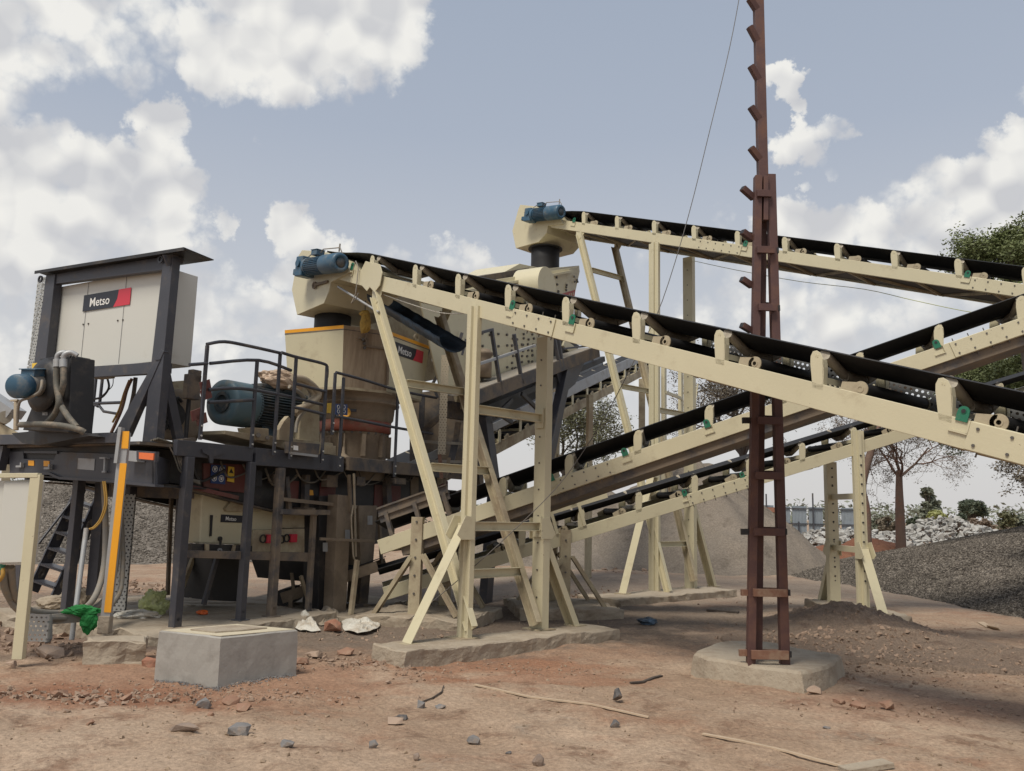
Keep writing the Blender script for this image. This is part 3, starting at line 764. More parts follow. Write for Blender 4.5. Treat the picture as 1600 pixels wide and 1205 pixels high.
def small_trestle(label, cv, foot, top, out, zf=.12, legs=.85, zt=.9, post_w=.17):
    f = cv.hit(*foot, -.03); t = hit(*top, f, cv.ey); n = cv.ey; hx = cv.hx
    root = thing('conveyor_trestle', label, 'trestle', (f.x, f.y, zf), GRPT)
    for k, off in ((0, 0), (1, cv.W + .06)):
        g = V((f.x, f.y, 0)) + n * off
        mb = MB(); mb.chan(V((g.x, g.y, zf)), V((g.x, g.y, t.z)), post_w, .09, hx); o = mb.build('post', 'cream_dirty', root, bevel=.003)
        for sg in (-1, 1):
            mb = MB(); mb.chan(V((g.x, g.y, zt)) + hx * sg * .08, V((g.x, g.y, zf)) + hx * sg * out, .11, .06, n); mb.build('splayed_leg', 'cream_dirty', root, bevel=.003)
        b = MB(); z = zf + .3
        while z < t.z - .05: b.cyl(V((g.x, g.y, z)) - n * .014, V((g.x, g.y, z)), .016, n=8); z += .25
        merge(o, b, 'bolt')
    return root
small_trestle('short dusty cream trestle under the muddy conveyor tail, left of the nearest trestle', cC, (646, 945), (653, 808), .62, zt=.95)
small_trestle('short cream trestle under the low slender conveyor, just right of the nearest trestle', cD, (883, 926), (886, 828), .62, zt=.9)
# thin trestle under E and one far behind
def portal(label, P, Q, ztop, zm, w=.16, m='cream'):
    root = thing('conveyor_trestle', label, 'trestle', (P.x, P.y, 0), GRPT)
    d = (Q - P).normalized(); nn = V((-d.y, d.x, 0))
    for g in (P, Q): MB().chan(V((g.x, g.y, 0)), V((g.x, g.y, ztop)), w, w * .6, d).build('post', m, root)
    for z in zm: MB().bar(V((P.x, P.y, z)), V((Q.x, Q.y, z)), .10, .06, UP).build('cross_bar', m, root)
    return root
p, q = atY(871, 700, 20.6), atY(923, 700, 21.4)
portal('thin grey-cream trestle holding up the rearmost conveyor', V((p.x, p.y, 0)), V((q.x, q.y, 0)), 4.6, (1.2, 2.95), .16, 'cream_dirty')
p, q = atY(1040, 600, 27.5), atY(1066, 600, 29)
r_ = portal('slender far cream trestle seen between the posts of the tall trestle', V((p.x, p.y, 0)), V((q.x, q.y, 0)), 6.6, (2.2, 4.0, 5.6), .2, 'cream')
p2, q2 = atY(1003, 620, 28), atY(1064, 620, 30)
MB().bar(V((p2.x, p2.y, 0)), V((p2.x, p2.y, 6.1)), .2, .12).build('post', 'cream_dirty', r_)
MB().bar(V((q2.x, q2.y, 2)), V((q2.x + .6, q2.y, 6.3)), .05, .05).build('diagonal_brace', 'cream', r_)

# ================================================================== slabs and pads
def slab(name, label, c, du, dv, lu, lv, z0, z1, m, rough=.012, group=None, seg=10, cat='slab', topm=None):
    """rough-edged cast block: corner c, unit dirs du/dv, lengths"""
    mb = MB(); nz = 4; du, dv = V(du).normalized(), V(dv).normalized()
    nu, nv = max(2, int(lu / .08)), max(2, int(lv / .08))
    def P(a, b, z, edge):
        p = V((c[0], c[1], 0)) + du * (lu * a) + dv * (lv * b); p.z = z
        if edge: p += noise.noise_vector(p * 9) * rough * 1.6 + noise.noise_vector(p * 3) * rough * 2
        return p
    per = [(i / nu, 0) for i in range(nu)] + [(1, j / nv) for j in range(nv)] + [(1 - i / nu, 1) for i in range(nu)] + [(0, 1 - j / nv) for j in range(nv)]
    n = len(per); rows = []
    for k in range(nz + 1): rows.append([P(a, b, z0 + (z1 - z0) * k / nz, True) for a, b in per])
    vs = [v for r in rows for v in r]; fs = [(k * n + i, k * n + (i + 1) % n, (k + 1) * n + (i + 1) % n, (k + 1) * n + i) for k in range(nz) for i in range(n)]
    # inset top ring for a worn arris
    b = len(vs); top = []
    for v in rows[-1]:
        cc = V((c[0], c[1], z1)) + du * lu / 2 + dv * lv / 2; top.append(v + (cc - v).normalized() * .018 + V((0, 0, .012)))
    vs += top; fs += [((nz) * n + i, nz * n + (i + 1) % n, b + (i + 1) % n, b + i) for i in range(n)]; fs.append(tuple(b + i for i in range(n)))
    mb.add(vs, fs)
    o = mb.build(name, m, None, origin=(c[0], c[1], z0)); return tag(o, label, cat, group)

G = ground
eyA = cA.ey
pnear = G(633, 1042)
# long slab under A: near corner, long direction ey, short direction -hx (left/away)
sl = slab('concrete_slab', 'long dusty concrete slab under the nearest trestle', (pnear.x, pnear.y), (eyA.x, eyA.y, 0), (-cA.hx.x, -cA.hx.y, 0), 3.35, .60, -.05, .13, 'roughcon')
q = G(1152, 930)
slab('concrete_slab', 'long low concrete slab under the tall middle trestle', (q.x, q.y), (-cB.ey.x, -cB.ey.y, 0), (-cB.hx.x, -cB.hx.y, 0), 3.9, 1.0, -.1, .10, 'roughcon')
# big block
k0, k1, k2 = G(340, 1068), G(242, 1056), G(462, 1052)
blk = slab('concrete_block', 'big square smooth grey concrete block with brightly lit top, in the left foreground', (k0.x, k0.y), (k2 - k0), (k1 - k0), (k2 - k0).length, (k1 - k0).length * 1.0, -.05, .395, 'concrete', rough=.0035, cat='block')
du, dv = (k2 - k0).normalized(), (k1 - k0).normalized(); lu, lv = (k2 - k0).length, (k1 - k0).length
mb = MB(); e = .02
mb.prism([V((k0.x, k0.y, .408)) + du * a + dv * b for a, b in ((e, e), (lu - e, e), (lu - e, lv - e), (e, lv - e))], (0, 0, .006))
o = mb.build('bright_top', 'toplit', blk, origin=(k0.x, k0.y, -.05))  # top sheet coloured lighter than the sides, as if strongly lit
mb = MB(); c = V((k0.x, k0.y, .415)) + du * lu * .50 + dv * lv * .52
pts = [c + du * a * .27 + dv * b * .2 for a, b in ((-1, -.8), (-.1, -1), (.9, -.9), (1, .2), (.8, .9), (-.2, 1), (-.95, .75))]
mb.prism(pts, (0, 0, .012)); o = mb.build('wet_mortar_patch', 'roughcon', blk, origin=(k0.x, k0.y, -.05))
# pad under the yellow pole
y0 = G(117, 1030); slab('concrete_pad', 'small layered concrete pad holding the yellow striped pole', (G(127, 1040).x, G(127, 1040).y), (.93, .25, 0), (-.3, .95, 0), .56, .36, -.05, .22, 'roughcon', .02, cat='pad')
# pad under the brown lattice pole
pp = atY(1200, 1000, 9.6)
mb = MB(); ring = []
px_o = [(1078, 1046), (1110, 1058), (1180, 1070), (1262, 1082), (1300, 1068), (1320, 1050), (1285, 1044), (1200, 1026), (1130, 1024)]
vs = []; n = 36
gp = [G(x, y) for x, y in px_o]; cc = sum(gp, V()) / len(gp)
def polar(i, n):
    a = 2 * math.pi * i / n; d = V((math.cos(a), math.sin(a), 0)); best = .5
    for k in range(len(gp)):
        A_, B_ = gp[k] - cc, gp[(k + 1) % len(gp)] - cc
        den = d.x * (B_.y - A_.y) - d.y * (B_.x - A_.x)
        if abs(den) < 1e-9: continue
        t = (A_.x * (B_.y - A_.y) - A_.y * (B_.x - A_.x)) / den; u = (A_.x * d.y - A_.y * d.x) / den
        if t > 0 and 0 <= u <= 1: best = t
    return d, best
for lev, (z, sc_) in enumerate(((-.05, 1.03), (.08, 1.0), (.15, .985), (.175, .95))):
    for i in range(n):
        d, t = polar(i, n); p = cc + d * t * sc_; p.z = z; vs.append(p + noise.noise_vector(p * 6) * .018)
fs = [(k * n + i, k * n + (i + 1) % n, (k + 1) * n + (i + 1) % n, (k + 1) * n + i) for k in range(3) for i in range(n)] + [tuple(3 * n + i for i in range(n))]
mb.add(vs, fs); o = mb.build('concrete_pad', 'roughcon', None, origin=(cc.x, cc.y, 0)); tag(o, 'rounded rough concrete pad under the brown steel pole', 'pad')
# pad under the plant legs
U_ = V((.5, .866, 0)); N_ = V((-.866, .5, 0)); L0 = V((-3.96, 10.15, 0))
def M(t, o, z=0.0): return L0 + U_ * t + N_ * o + V((0, 0, z))
p = M(-.35, -.35); slab('concrete_slab', 'low dirty concrete slab under the charcoal plant legs', (p.x, p.y), U_, N_, 2.9, 3.8, -.1, .13, 'roughcon', .02)
p = M(2.62, -.55); slab('concrete_slab', 'dark low concrete slab under the heavy dusty columns', (p.x, p.y), U_, N_, 2.6, 3.2, -.1, .06, 'roughcon', .02)
p = D1 - cD.hx * .25 - cD.ey * .75; slab('concrete_slab', 'low concrete slab edge under the right-hand trestle', (p.x, p.y), cD.hx, cD.ey, .62, 2.3, -.1, .12, 'roughcon', .02)
f = cC.hit(646, 945, -.03); p = f - cC.hx * .75 - cC.ey * .3; slab('concrete_slab', 'earth-coloured slab under the short trestle at the conveyor tail', (p.x, p.y), cC.hx, cC.ey, 1.6, 1.9, -.1, .12, 'roughcon', .02)
f = cD.hit(883, 926, -.03); p = f - cD.hx * .75 - cD.ey * .3; slab('concrete_slab', 'earth-coloured slab under the short trestle of the low conveyor', (p.x, p.y), cD.hx, cD.ey, 1.6, 1.8, -.1, .12, 'roughcon', .02)

# ================================================================== ground
def soilmat(name, cols, patches=(), bump=.5, extra=None, pscale=1.0):
    """cols: three soil colours mixed by noise; patches: (x, y, radius, colour, strength)"""
    m = bpy.data.materials.new(name); m.use_nodes = True; T = m.node_tree; N, L = T.nodes, T.links
    b = N['Principled BSDF']; b.inputs['Roughness'].default_value = .95; b.inputs['Specular IOR Level'].default_value = .15
    tc = N.new('ShaderNodeTexCoord'); src = tc.outputs['Object']
    def nz(s, det=8, rg=.62, dist=0, vec=None):
        n = N.new('ShaderNodeTexNoise'); n.inputs['Scale'].default_value = s * pscale; n.inputs['Detail'].default_value = det; n.inputs['Roughness'].default_value = rg; n.inputs['Distortion'].default_value = dist
        L.new(vec or src, n.inputs['Vector']); return n
    def ramp(src_, a, b_, smooth=True):
        r = N.new('ShaderNodeMapRange'); r.interpolation_type = 'SMOOTHSTEP'; r.inputs['From Min'].default_value = a; r.inputs['From Max'].default_value = b_; L.new(src_, r.inputs['Value']); return r.outputs[0]
    def mixc(f, a, c):
        x = N.new('ShaderNodeMix'); x.data_type = 'RGBA'
        if isinstance(f, float): x.inputs[0].default_value = f
        else: L.new(f, x.inputs[0])
        for i, v in ((6, a), (7, c)):
            if isinstance(v, tuple): x.inputs[i].default_value = v + (1,)
            else: L.new(v, x.inputs[i])
        return x.outputs[2]
    c = mixc(ramp(nz(.45, 6).outputs['Fac'], .38, .62), cols[0], cols[1])
    c = mixc(ramp(nz(1.9, 9, .7).outputs['Fac'], .52, .66), c, cols[2])
    if patches:
        c = mixc(ramp(nz(.8, 7, .7).outputs['Fac'], .48, .72), c, (.30, .175, .115))
        c = mixc(ramp(nz(1.2, 8, .75, .6).outputs['Fac'], .55, .75), c, (.30, .25, .20))
    for (x, y, r, colr, st) in patches:
        v = N.new('ShaderNodeVectorMath'); v.operation = 'SUBTRACT'; L.new(src, v.inputs[0]); v.inputs[1].default_value = (x, y, 0)
        sc = N.new('ShaderNodeVectorMath'); sc.operation = 'MULTIPLY'; sc.inputs[1].default_value = (1 / r[0], 1 / r[1], 0); L.new(v.outputs[0], sc.inputs[0])
        le = N.new('ShaderNodeVectorMath'); le.operation = 'LENGTH'; L.new(sc.outputs[0], le.inputs[0])
        sn = nz(2.2, 7, .7).outputs['Fac']
        ad = N.new('ShaderNodeMath'); ad.operation = 'MULTIPLY_ADD'; L.new(sn, ad.inputs[0]); ad.inputs[1].default_value = -1.5; L.new(le.outputs['Value'], ad.inputs[2])
        f = N.new('ShaderNodeMapRange'); f.interpolation_type = 'SMOOTHSTEP'; f.inputs['From Min'].default_value = .45; f.inputs['From Max'].default_value = -.15; f.inputs['To Max'].default_value = st; L.new(ad.outputs[0], f.inputs['Value'])
        c = mixc(f.outputs[0], c, colr)
    # fine grit and pebbly flecks
    fine = nz(28, 6, .7).outputs['Fac']
    g = N.new('ShaderNodeMapRange'); g.inputs['From Min'].default_value = .3; g.inputs['From Max'].default_value = .7; g.inputs['To Min'].default_value = .66; g.inputs['To Max'].default_value = 1.25; L.new(fine, g.inputs['Value'])
    mu = N.new('ShaderNodeVectorMath'); mu.operation = 'SCALE'; L.new(c, mu.inputs[0]); L.new(g.outputs[0], mu.inputs['Scale'])
    vo = N.new('ShaderNodeTexVoronoi'); vo.inputs['Scale'].default_value = 22 * pscale; L.new(src, vo.inputs['Vector'])
    fl = ramp(vo.outputs['Distance'], .16, .08); sel = ramp(nz(3.1, 3).outputs['Fac'], .5, .6)
    mm = N.new('ShaderNodeMath'); mm.operation = 'MULTIPLY'; L.new(fl, mm.inputs[0]); L.new(sel, mm.inputs[1])
    c2 = mixc(mm.outputs[0], mu.outputs[0], (.14, .105, .085))
    L.new(c2, b.inputs['Base Color'])
    h1 = nz(6, 9, .68).outputs['Fac']; h2 = nz(38, 5, .65).outputs['Fac']
    s1 = N.new('ShaderNodeMath'); s1.operation = 'MULTIPLY_ADD'; L.new(h2, s1.inputs[0]); s1.inputs[1].default_value = .22; L.new(h1, s1.inputs[2])
    bp = N.new('ShaderNodeBump'); bp.inputs['Strength'].default_value = bump; bp.inputs['Distance'].default_value = .10; L.new(s1.outputs[0], bp.inputs['Height']); L.new(bp.outputs[0], b.inputs['Normal'])
    return m
TAN, PALE, BRN = (.335, .238, .168), (.42, .315, .232), (.235, .155, .108)
REDC, REDD = (.30, .135, .075), (.22, .095, .06)
GREYD = (.225, .18, .14)
bc = (k0 + k1 + k2) / 3
def gp2(px, py): p = G(px, py); return p.x, p.y
patches = [
 (*gp2(330, 1060), (1.9, 1.3), (.30, .165, .105), .7), (*gp2(150, 1085), (1.3, .5), (.26, .13, .08), .8), (*gp2(560, 1010), (1.3, .9), (.24, .16, .115), .7),
 (*gp2(760, 1035), (1.5, .6), REDC, .6), (*gp2(950, 1020), (1.9, .5), (.30, .18, .12), .45), (*gp2(1420, 1100), (1.5, .8), (.28, .16, .11), .45), (*gp2(850, 1060), (1.2, .35), REDC, .5),
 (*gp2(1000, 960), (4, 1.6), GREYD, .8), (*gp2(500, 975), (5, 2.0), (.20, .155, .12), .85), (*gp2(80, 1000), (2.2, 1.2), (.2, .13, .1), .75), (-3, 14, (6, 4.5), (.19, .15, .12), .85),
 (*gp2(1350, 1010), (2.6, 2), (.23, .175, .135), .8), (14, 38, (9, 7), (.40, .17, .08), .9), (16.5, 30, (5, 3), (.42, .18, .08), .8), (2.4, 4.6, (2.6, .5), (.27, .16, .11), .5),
 (-1.5, 4.4, (1.8, .6), (.28, .16, .11), .45), (3, 20, (9, 5), (.27, .23, .19), .6)]
M_['soil'] = soilmat('dusty_soil', (TAN, PALE, BRN), patches, .55)
def gz(x, y):
    p = V((x, y, 0)); d = math.hypot(x, y)
    h = noise.fractal(p * .35, 1.0, 2.0, 4) * .05 + noise.fractal(p * 1.9, 1.0, 2.0, 4) * .018
    near = (noise.fractal(p * 5.0, .9, 2.0, 3) * .012 + max(0, noise.noise(p * 3.1 + V((9, 0, 0)))) * noise.noise(p * 13) * .03) if d < 16 else 0
    if d < 16:
        dv = noise.voronoi(V((x * 1.6 + .3 * noise.noise(p * 2), y * 2.2, 0)))[0]; near += (dv[1] - dv[0] - .25) * .018
        rr = (x * .92 + y * .38) % 2.3; near -= .014 * math.exp(-((rr - .6) / .12) ** 2) + .012 * math.exp(-((rr - 1.5) / .12) ** 2) - .007 * math.exp(-((rr - .85) / .08) ** 2)
    return (h + near) * min(1, 40 / max(d, 1)) - .012
def grid(xs, ys, zf):
    mb = MB(); nx = len(xs)
    vs = [V((x, y, zf(x, y))) for y in ys for x in xs]
    fs = [(j * nx + i, j * nx + i + 1, (j + 1) * nx + i + 1, (j + 1) * nx + i) for j in range(len(ys) - 1) for i in range(nx - 1)]
    mb.add(vs, fs, True); return mb
def span(a, b, s): 
    n = max(1, int(round((b - a) / s))); return [a + (b - a) * i / n for i in range(n)]
xs = [-900, -500, -250, -120] + span(-60, -20, 2.5) + span(-20, -8, .4) + span(-8, 9, .05) + span(9, 22, .35) + span(22, 60, 2.5) + [60, 120, 250, 500, 900]
ys = [-60, -20, -6] + span(-2, 2, .5) + span(2, 12, .05) + span(12, 15, .1) + span(15, 30, .35) + span(30, 70, 2.5) + [70, 110, 200, 400, 900]
gr = grid(xs, ys, gz).build('ground', 'soil', None, recalc=False); gr['kind'] = 'structure'

# loose soil and piles
def heap(name, label, cx, cy, R1, zf, m, step, cat='heap', kind='stuff', rough=(2.2, .05), shape=None):
    n = int(R1 * 2 / step); mb = MB()
    xs = [cx - R1 + 2 * R1 * i / n for i in range(n + 1)]; ys = [cy - R1 + 2 * R1 * i / n for i in range(n + 1)]
    keep = {}; vs = []; fs = []
    def hgt(x, y):
        h = zf(x, y)
        return h + noise.fractal(V((x * rough[0], y * rough[0], cx)), 1.0, 2.0, 5) * rough[1] * min(1, max(0, h) * 4)
    H = [[hgt(x, y) for x in xs] for y in ys]
    for j in range(n):
        for i in range(n):
            if max(H[j][i], H[j + 1][i], H[j][i + 1], H[j + 1][i + 1]) > -.03:
                idx = []
                for (a, b) in ((j, i), (j, i + 1), (j + 1, i + 1), (j + 1, i)):
                    if (a, b) not in keep: keep[(a, b)] = len(vs); vs.append(V((xs[b], ys[a], max(-.08, H[a][b]))))
                    idx.append(keep[(a, b)])
                fs.append(tuple(idx))
    mb.add(vs, fs, True)
    o = mb.build(name, m, None, origin=(cx, cy, 0), recalc=False); tag(o, label, cat, kind=kind); return o, hgt

def gravelmat(name, a, b, sc=9.0, bump=1.0):
    m = bpy.data.materials.new(name); m.use_nodes = True; T = m.node_tree; N, L = T.nodes, T.links
    p = N['Principled BSDF']; p.inputs['Roughness'].default_value = 1; p.inputs['Specular IOR Level'].default_value = .05
    tc = N.new('ShaderNodeTexCoord'); v = N.new('ShaderNodeTexVoronoi'); v.inputs['Scale'].default_value = sc; L.new(tc.outputs['Object'], v.inputs['Vector'])
    sp = N.new('ShaderNodeSeparateColor'); L.new(v.outputs['Color'], sp.inputs[0])
    mx = N.new('ShaderNodeMix'); mx.data_type = 'RGBA'; mx.inputs[6].default_value = a + (1,); mx.inputs[7].default_value = b + (1,)
    pw = N.new('ShaderNodeMath'); pw.operation = 'POWER'; pw.inputs[1].default_value = 2.2; L.new(sp.outputs[0], pw.inputs[0]); L.new(pw.outputs[0], mx.inputs[0]); 
    n = N.new('ShaderNodeTexNoise'); n.inputs['Scale'].default_value = .5; n.inputs['Detail'].default_value = 4; L.new(tc.outputs['Object'], n.inputs['Vector'])
    g = N.new('ShaderNodeMapRange'); g.inputs['From Min'].default_value = .3; g.inputs['From Max'].default_value = .7; g.inputs['To Min'].default_value = .8; g.inputs['To Max'].default_value = 1.2; L.new(n.outputs['Fac'], g.inputs['Value'])
    sc_ = N.new('ShaderNodeVectorMath'); sc_.operation = 'SCALE'; L.new(mx.outputs[2], sc_.inputs[0]); L.new(g.outputs[0], sc_.inputs['Scale']); L.new(sc_.outputs[0], p.inputs['Base Color'])
    bp = N.new('ShaderNodeBump'); bp.inputs['Strength'].default_value = bump; bp.inputs['Distance'].default_value = .05; bp.invert = True; L.new(v.outputs['Distance'], bp.inputs['Height']); L.new(bp.outputs[0], p.inputs['Normal'])
    return m
M_['gravel_dark'] = gravelmat('dark_crushed_gravel', (.075, .066, .058), (.265, .235, .20), 24, .5)
M_['gravel_grey'] = gravelmat('grey_crushed_gravel', (.115, .102, .088), (.235, .21, .185), 18, .4)
M_['sand'] = soilmat('crusher_dust_pile', ((.20, .172, .142), (.235, .20, .165), (.165, .14, .115)), (), .7, pscale=.7)
M_['soil_mound'] = soilmat('dug_soil', ((.265, .20, .155), (.31, .235, .18), (.215, .155, .12)), (), 1.0, pscale=1.6)
M_['redsoil'] = soilmat('red_soil', ((.22, .10, .065), (.27, .135, .085), (.17, .08, .055)), (), .7)

def cone(cx, cy, R1, s, cap=99, blur=.35):
    def f(x, y):
        a = math.atan2(y - cy, x - cx); r = R1 * (1 + .07 * math.sin(3 * a + cx) + .04 * math.sin(7 * a))
        d = math.hypot(x - cx, y - cy); h = (r - d) * s
        return min(h, cap - .35 * max(0, cap - h) ** .5 * 0) if h < cap else cap
    return f
def smooth_cone(cx, cy, R1, H1):
    def f(x, y):
        a = math.atan2(y - cy, x - cx); r = R1 * (1 + .05 * math.sin(3 * a + cx) + .035 * math.sin(6 * a + 1))
        u = math.hypot(x - cx, y - cy) / r
        return H1 * (math.sqrt((1 - u) ** 2 + .0) if u < 1 else (1 - u)) - .0 * u if u > .08 else H1 * (.92 + .0 * u) - H1 * (u * u) * .0
    return f
g1 = heap('gravel_pile', 'broad heap of dark crushed gravel filling the right side', 20.5, 21.5, 13.4, cone(20.5, 21.5, 13.0, .215), 'gravel_dark', .28, 'gravel pile', rough=(.7, .10))
g2 = heap('gravel_pile', 'grey crushed gravel heap behind the ladder and yellow pole at left', -14.2, 31.0, 9.5, cone(-14.2, 31.0, 8.8, .33, 2.7), 'gravel_grey', .4, 'gravel pile', rough=(.7, .1))
import numpy as np
def cover(o, zf, cx, cy, R1, n, smin, smax, seed, keep=lambda x, y: True):
    """thousands of broken stones lying on the heap, joined to its own mesh"""
    rg = np.random.default_rng(seed); me = o.data; nv0 = len(me.vertices)
    P = []
    while len(P) < n:
        x, y = cx + rg.uniform(-R1, R1), cy + rg.uniform(-R1, R1)
        if not keep(x, y): continue
        z = zf(x, y)
        if z > -.02: P.append((x - o.location.x, y - o.location.y, z))
    P = np.array(P); base = np.array([(1, 0, 0), (-1, 0, 0), (0, 1, 0), (0, -1, 0), (0, 0, 1), (0, 0, -1)], float)
    sc = rg.uniform(smin, smax, (n, 1, 1)) * rg.uniform(.55, 1.1, (n, 6, 1)); th = rg.uniform(0, 6.283, n); ph = rg.uniform(-1, 1, n)
    c, s_ = np.cos(th), np.sin(th); c2, s2 = np.cos(ph), np.sin(ph); Z = np.zeros(n); O = np.ones(n)
    Rz = np.stack([np.stack([c, -s_, Z], 1), np.stack([s_, c, Z], 1), np.stack([Z, Z, O], 1)], 1); Rx = np.stack([np.stack([O, Z, Z], 1), np.stack([Z, c2, -s2], 1), np.stack([Z, s2, c2], 1)], 1)
    vv = np.einsum('nij,nkj->nki', Rz @ Rx, base[None] * sc) + P[:, None, :]
    co = np.empty(nv0 * 3); me.vertices.foreach_get('co', co); vs = np.vstack([co.reshape(-1, 3), vv.reshape(-1, 3)])
    fs = [tuple(p.vertices) for p in me.polygons]
    tri = np.array([(0, 2, 4), (2, 1, 4), (1, 3, 4), (3, 0, 4), (2, 0, 5), (1, 2, 5), (3, 1, 5), (0, 3, 5)])
    ft = (tri[None] + (nv0 + 6 * np.arange(n))[:, None, None]).reshape(-1, 3)
    m2 = bpy.data.meshes.new(me.name); nq, nt = len(fs), len(ft)
    m2.vertices.add(len(vs)); m2.vertices.foreach_set('co', vs.ravel()); m2.loops.add(nq * 4 + nt * 3); m2.loops.foreach_set('vertex_index', np.concatenate([np.array(fs).ravel(), ft.ravel()]))
    m2.polygons.add(nq + nt); m2.polygons.foreach_set('loop_start', np.concatenate([np.arange(nq) * 4, nq * 4 + np.arange(nt) * 3])); m2.polygons.foreach_set('use_smooth', np.concatenate([np.ones(nq, bool), np.zeros(nt, bool)])); m2.update(calc_edges=True)
    m2.materials.append(me.materials[0]); o.data = m2; bpy.data.meshes.remove(me)
cover(g1[0], g1[1], 17, 20, 9.5, 60000, .022, .05, 1, lambda x, y: x < .70 * y)
cover(g2[0], g2[1], -14, 27, 8.5, 22000, .03, .06, 2, lambda x, y: y < 31)
heap('sand_pile', 'tall pile of grey-brown crusher dust behind the tall middle trestle', 6.3, 29.2, 6.6, cone(6.3, 29.2, 5.1, .72, 3.5), 'sand', .18, 'sand pile', rough=(1.0, .22))
heap('sand_pile', 'lower mound of grey-brown crusher dust left of the tall pile, behind the low conveyor', 2.6, 31.5, 7.2, cone(2.6, 31.5, 6.4, .42, 2.5), 'sand', .25, 'sand pile', rough=(.8, .2))
def moundf(x, y):
    h = 0
    for (cx, cy, rx, ry, hh) in ((5.05, 13.0, 1.4, 1.4, .42), (5.0, 11.5, 1.7, 1.2, .25), (5.9, 10.4, 1.6, .9, .16), (3.9, 11.3, 1.2, 1.3, .10), (6.9, 9.7, 1.0, .5, .08)):
        u = math.hypot((x - cx) / rx, (y - cy) / ry); h = max(h, hh * (1 - u)) if u < 1 else h
    if h < .01: return h - .054
    p = V((x, y, 2)); dv = noise.voronoi(V((x * 7, y * 7, 1)))[0]; dw = noise.voronoi(V((x * 15, y * 15, 4)))[0]
    k = min(1, h * 5)
    return h - .004 + k * (noise.fractal(p * 5, 1, 2, 4) * .035 + max(0, .5 - dv[0]) * .13 + max(0, .5 - dw[0]) * .05 - .03)
mo, mh = heap('soil_mound', 'heap of freshly dug brown soil and clods between the brown pole and the right-hand trestle', 5.1, 11.8, 3.0, moundf, 'soil_mound', .032, 'soil heap', rough=(9, .03))
heap('soil_mound', 'red earth mound around the bases of the bare trees', 14.2, 34.0, 3.8, lambda x, y: (1.0 - math.hypot((x - 14.2) / 3.4, (y - 34) / 2.4)) * .95, 'redsoil', .12, 'soil heap', rough=(1.6, .16))

# ------------------------------------------------------------------ rocks
def rock_mesh(seed, size, flat=1.0):
    rnd = random.Random(seed); bm = bmesh.new()
    pts = []
    for i in range(rnd.randint(11, 17)):
        v = V((rnd.gauss(0, 1), rnd.gauss(0, 1), rnd.gauss(0, 1))).normalized() * rnd.uniform(.75, 1.0)
        pts.append(bm.verts.new(V((v.x * size[0] / 2, v.y * size[1] / 2, v.z * size[2] / 2))))
    r = bmesh.ops.convex_hull(bm, input=pts)
    bmesh.ops.delete(bm, geom=[g for g in r['geom_interior'] if isinstance(g, bmesh.types.BMVert)], context='VERTS')
    bmesh.ops.subdivide_edges(bm, edges=bm.edges[:], cuts=1, use_grid_fill=True)
    for v in bm.verts: v.co += noise.noise_vector(v.co * 14 + V((seed, 0, 0))) * min(size) * .06
    return bm
ROCKC = {'grey': (.17, .165, .165), 'tan': (.34, .25, .19), 'red': (.27, .155, .105), 'dark': (.10, .095, .095), 'brown': (.24, .185, .15), 'brick': (.30, .14, .09), 'crumb': (.29, .215, .15), 'clod': (.29, .205, .15)}
for k, c in ROCKC.items(): M_['rock_' + k] = mat('stone_' + k, c, .85, var=.18, vscale=9, dirt=(.32, .235, .17), damt=.25, dscale=7, bump=.5, bscale=30)
def rock(px, py, wpx, asp, h, colr, label, seed, group='loose stones on the bare ground', cat='stone', name='stone', rot=0):
    p = G(px, py); s = wpx / F * p.y; size = (s, s * asp, s * h)
    bm = rock_mesh(seed, size); me = bpy.data.meshes.new(name); bm.to_mesh(me); bm.free()
    me.materials.append(M_['rock_' + colr]); o = bpy.data.objects.new(name, me); COL.objects.link(o)
    o.location = (p.x, p.y + s * asp * .3, gz(p.x, p.y) + s * h * .27); o.rotation_euler = (0, 0, rot)
    tag(o, label, cat, group); return o
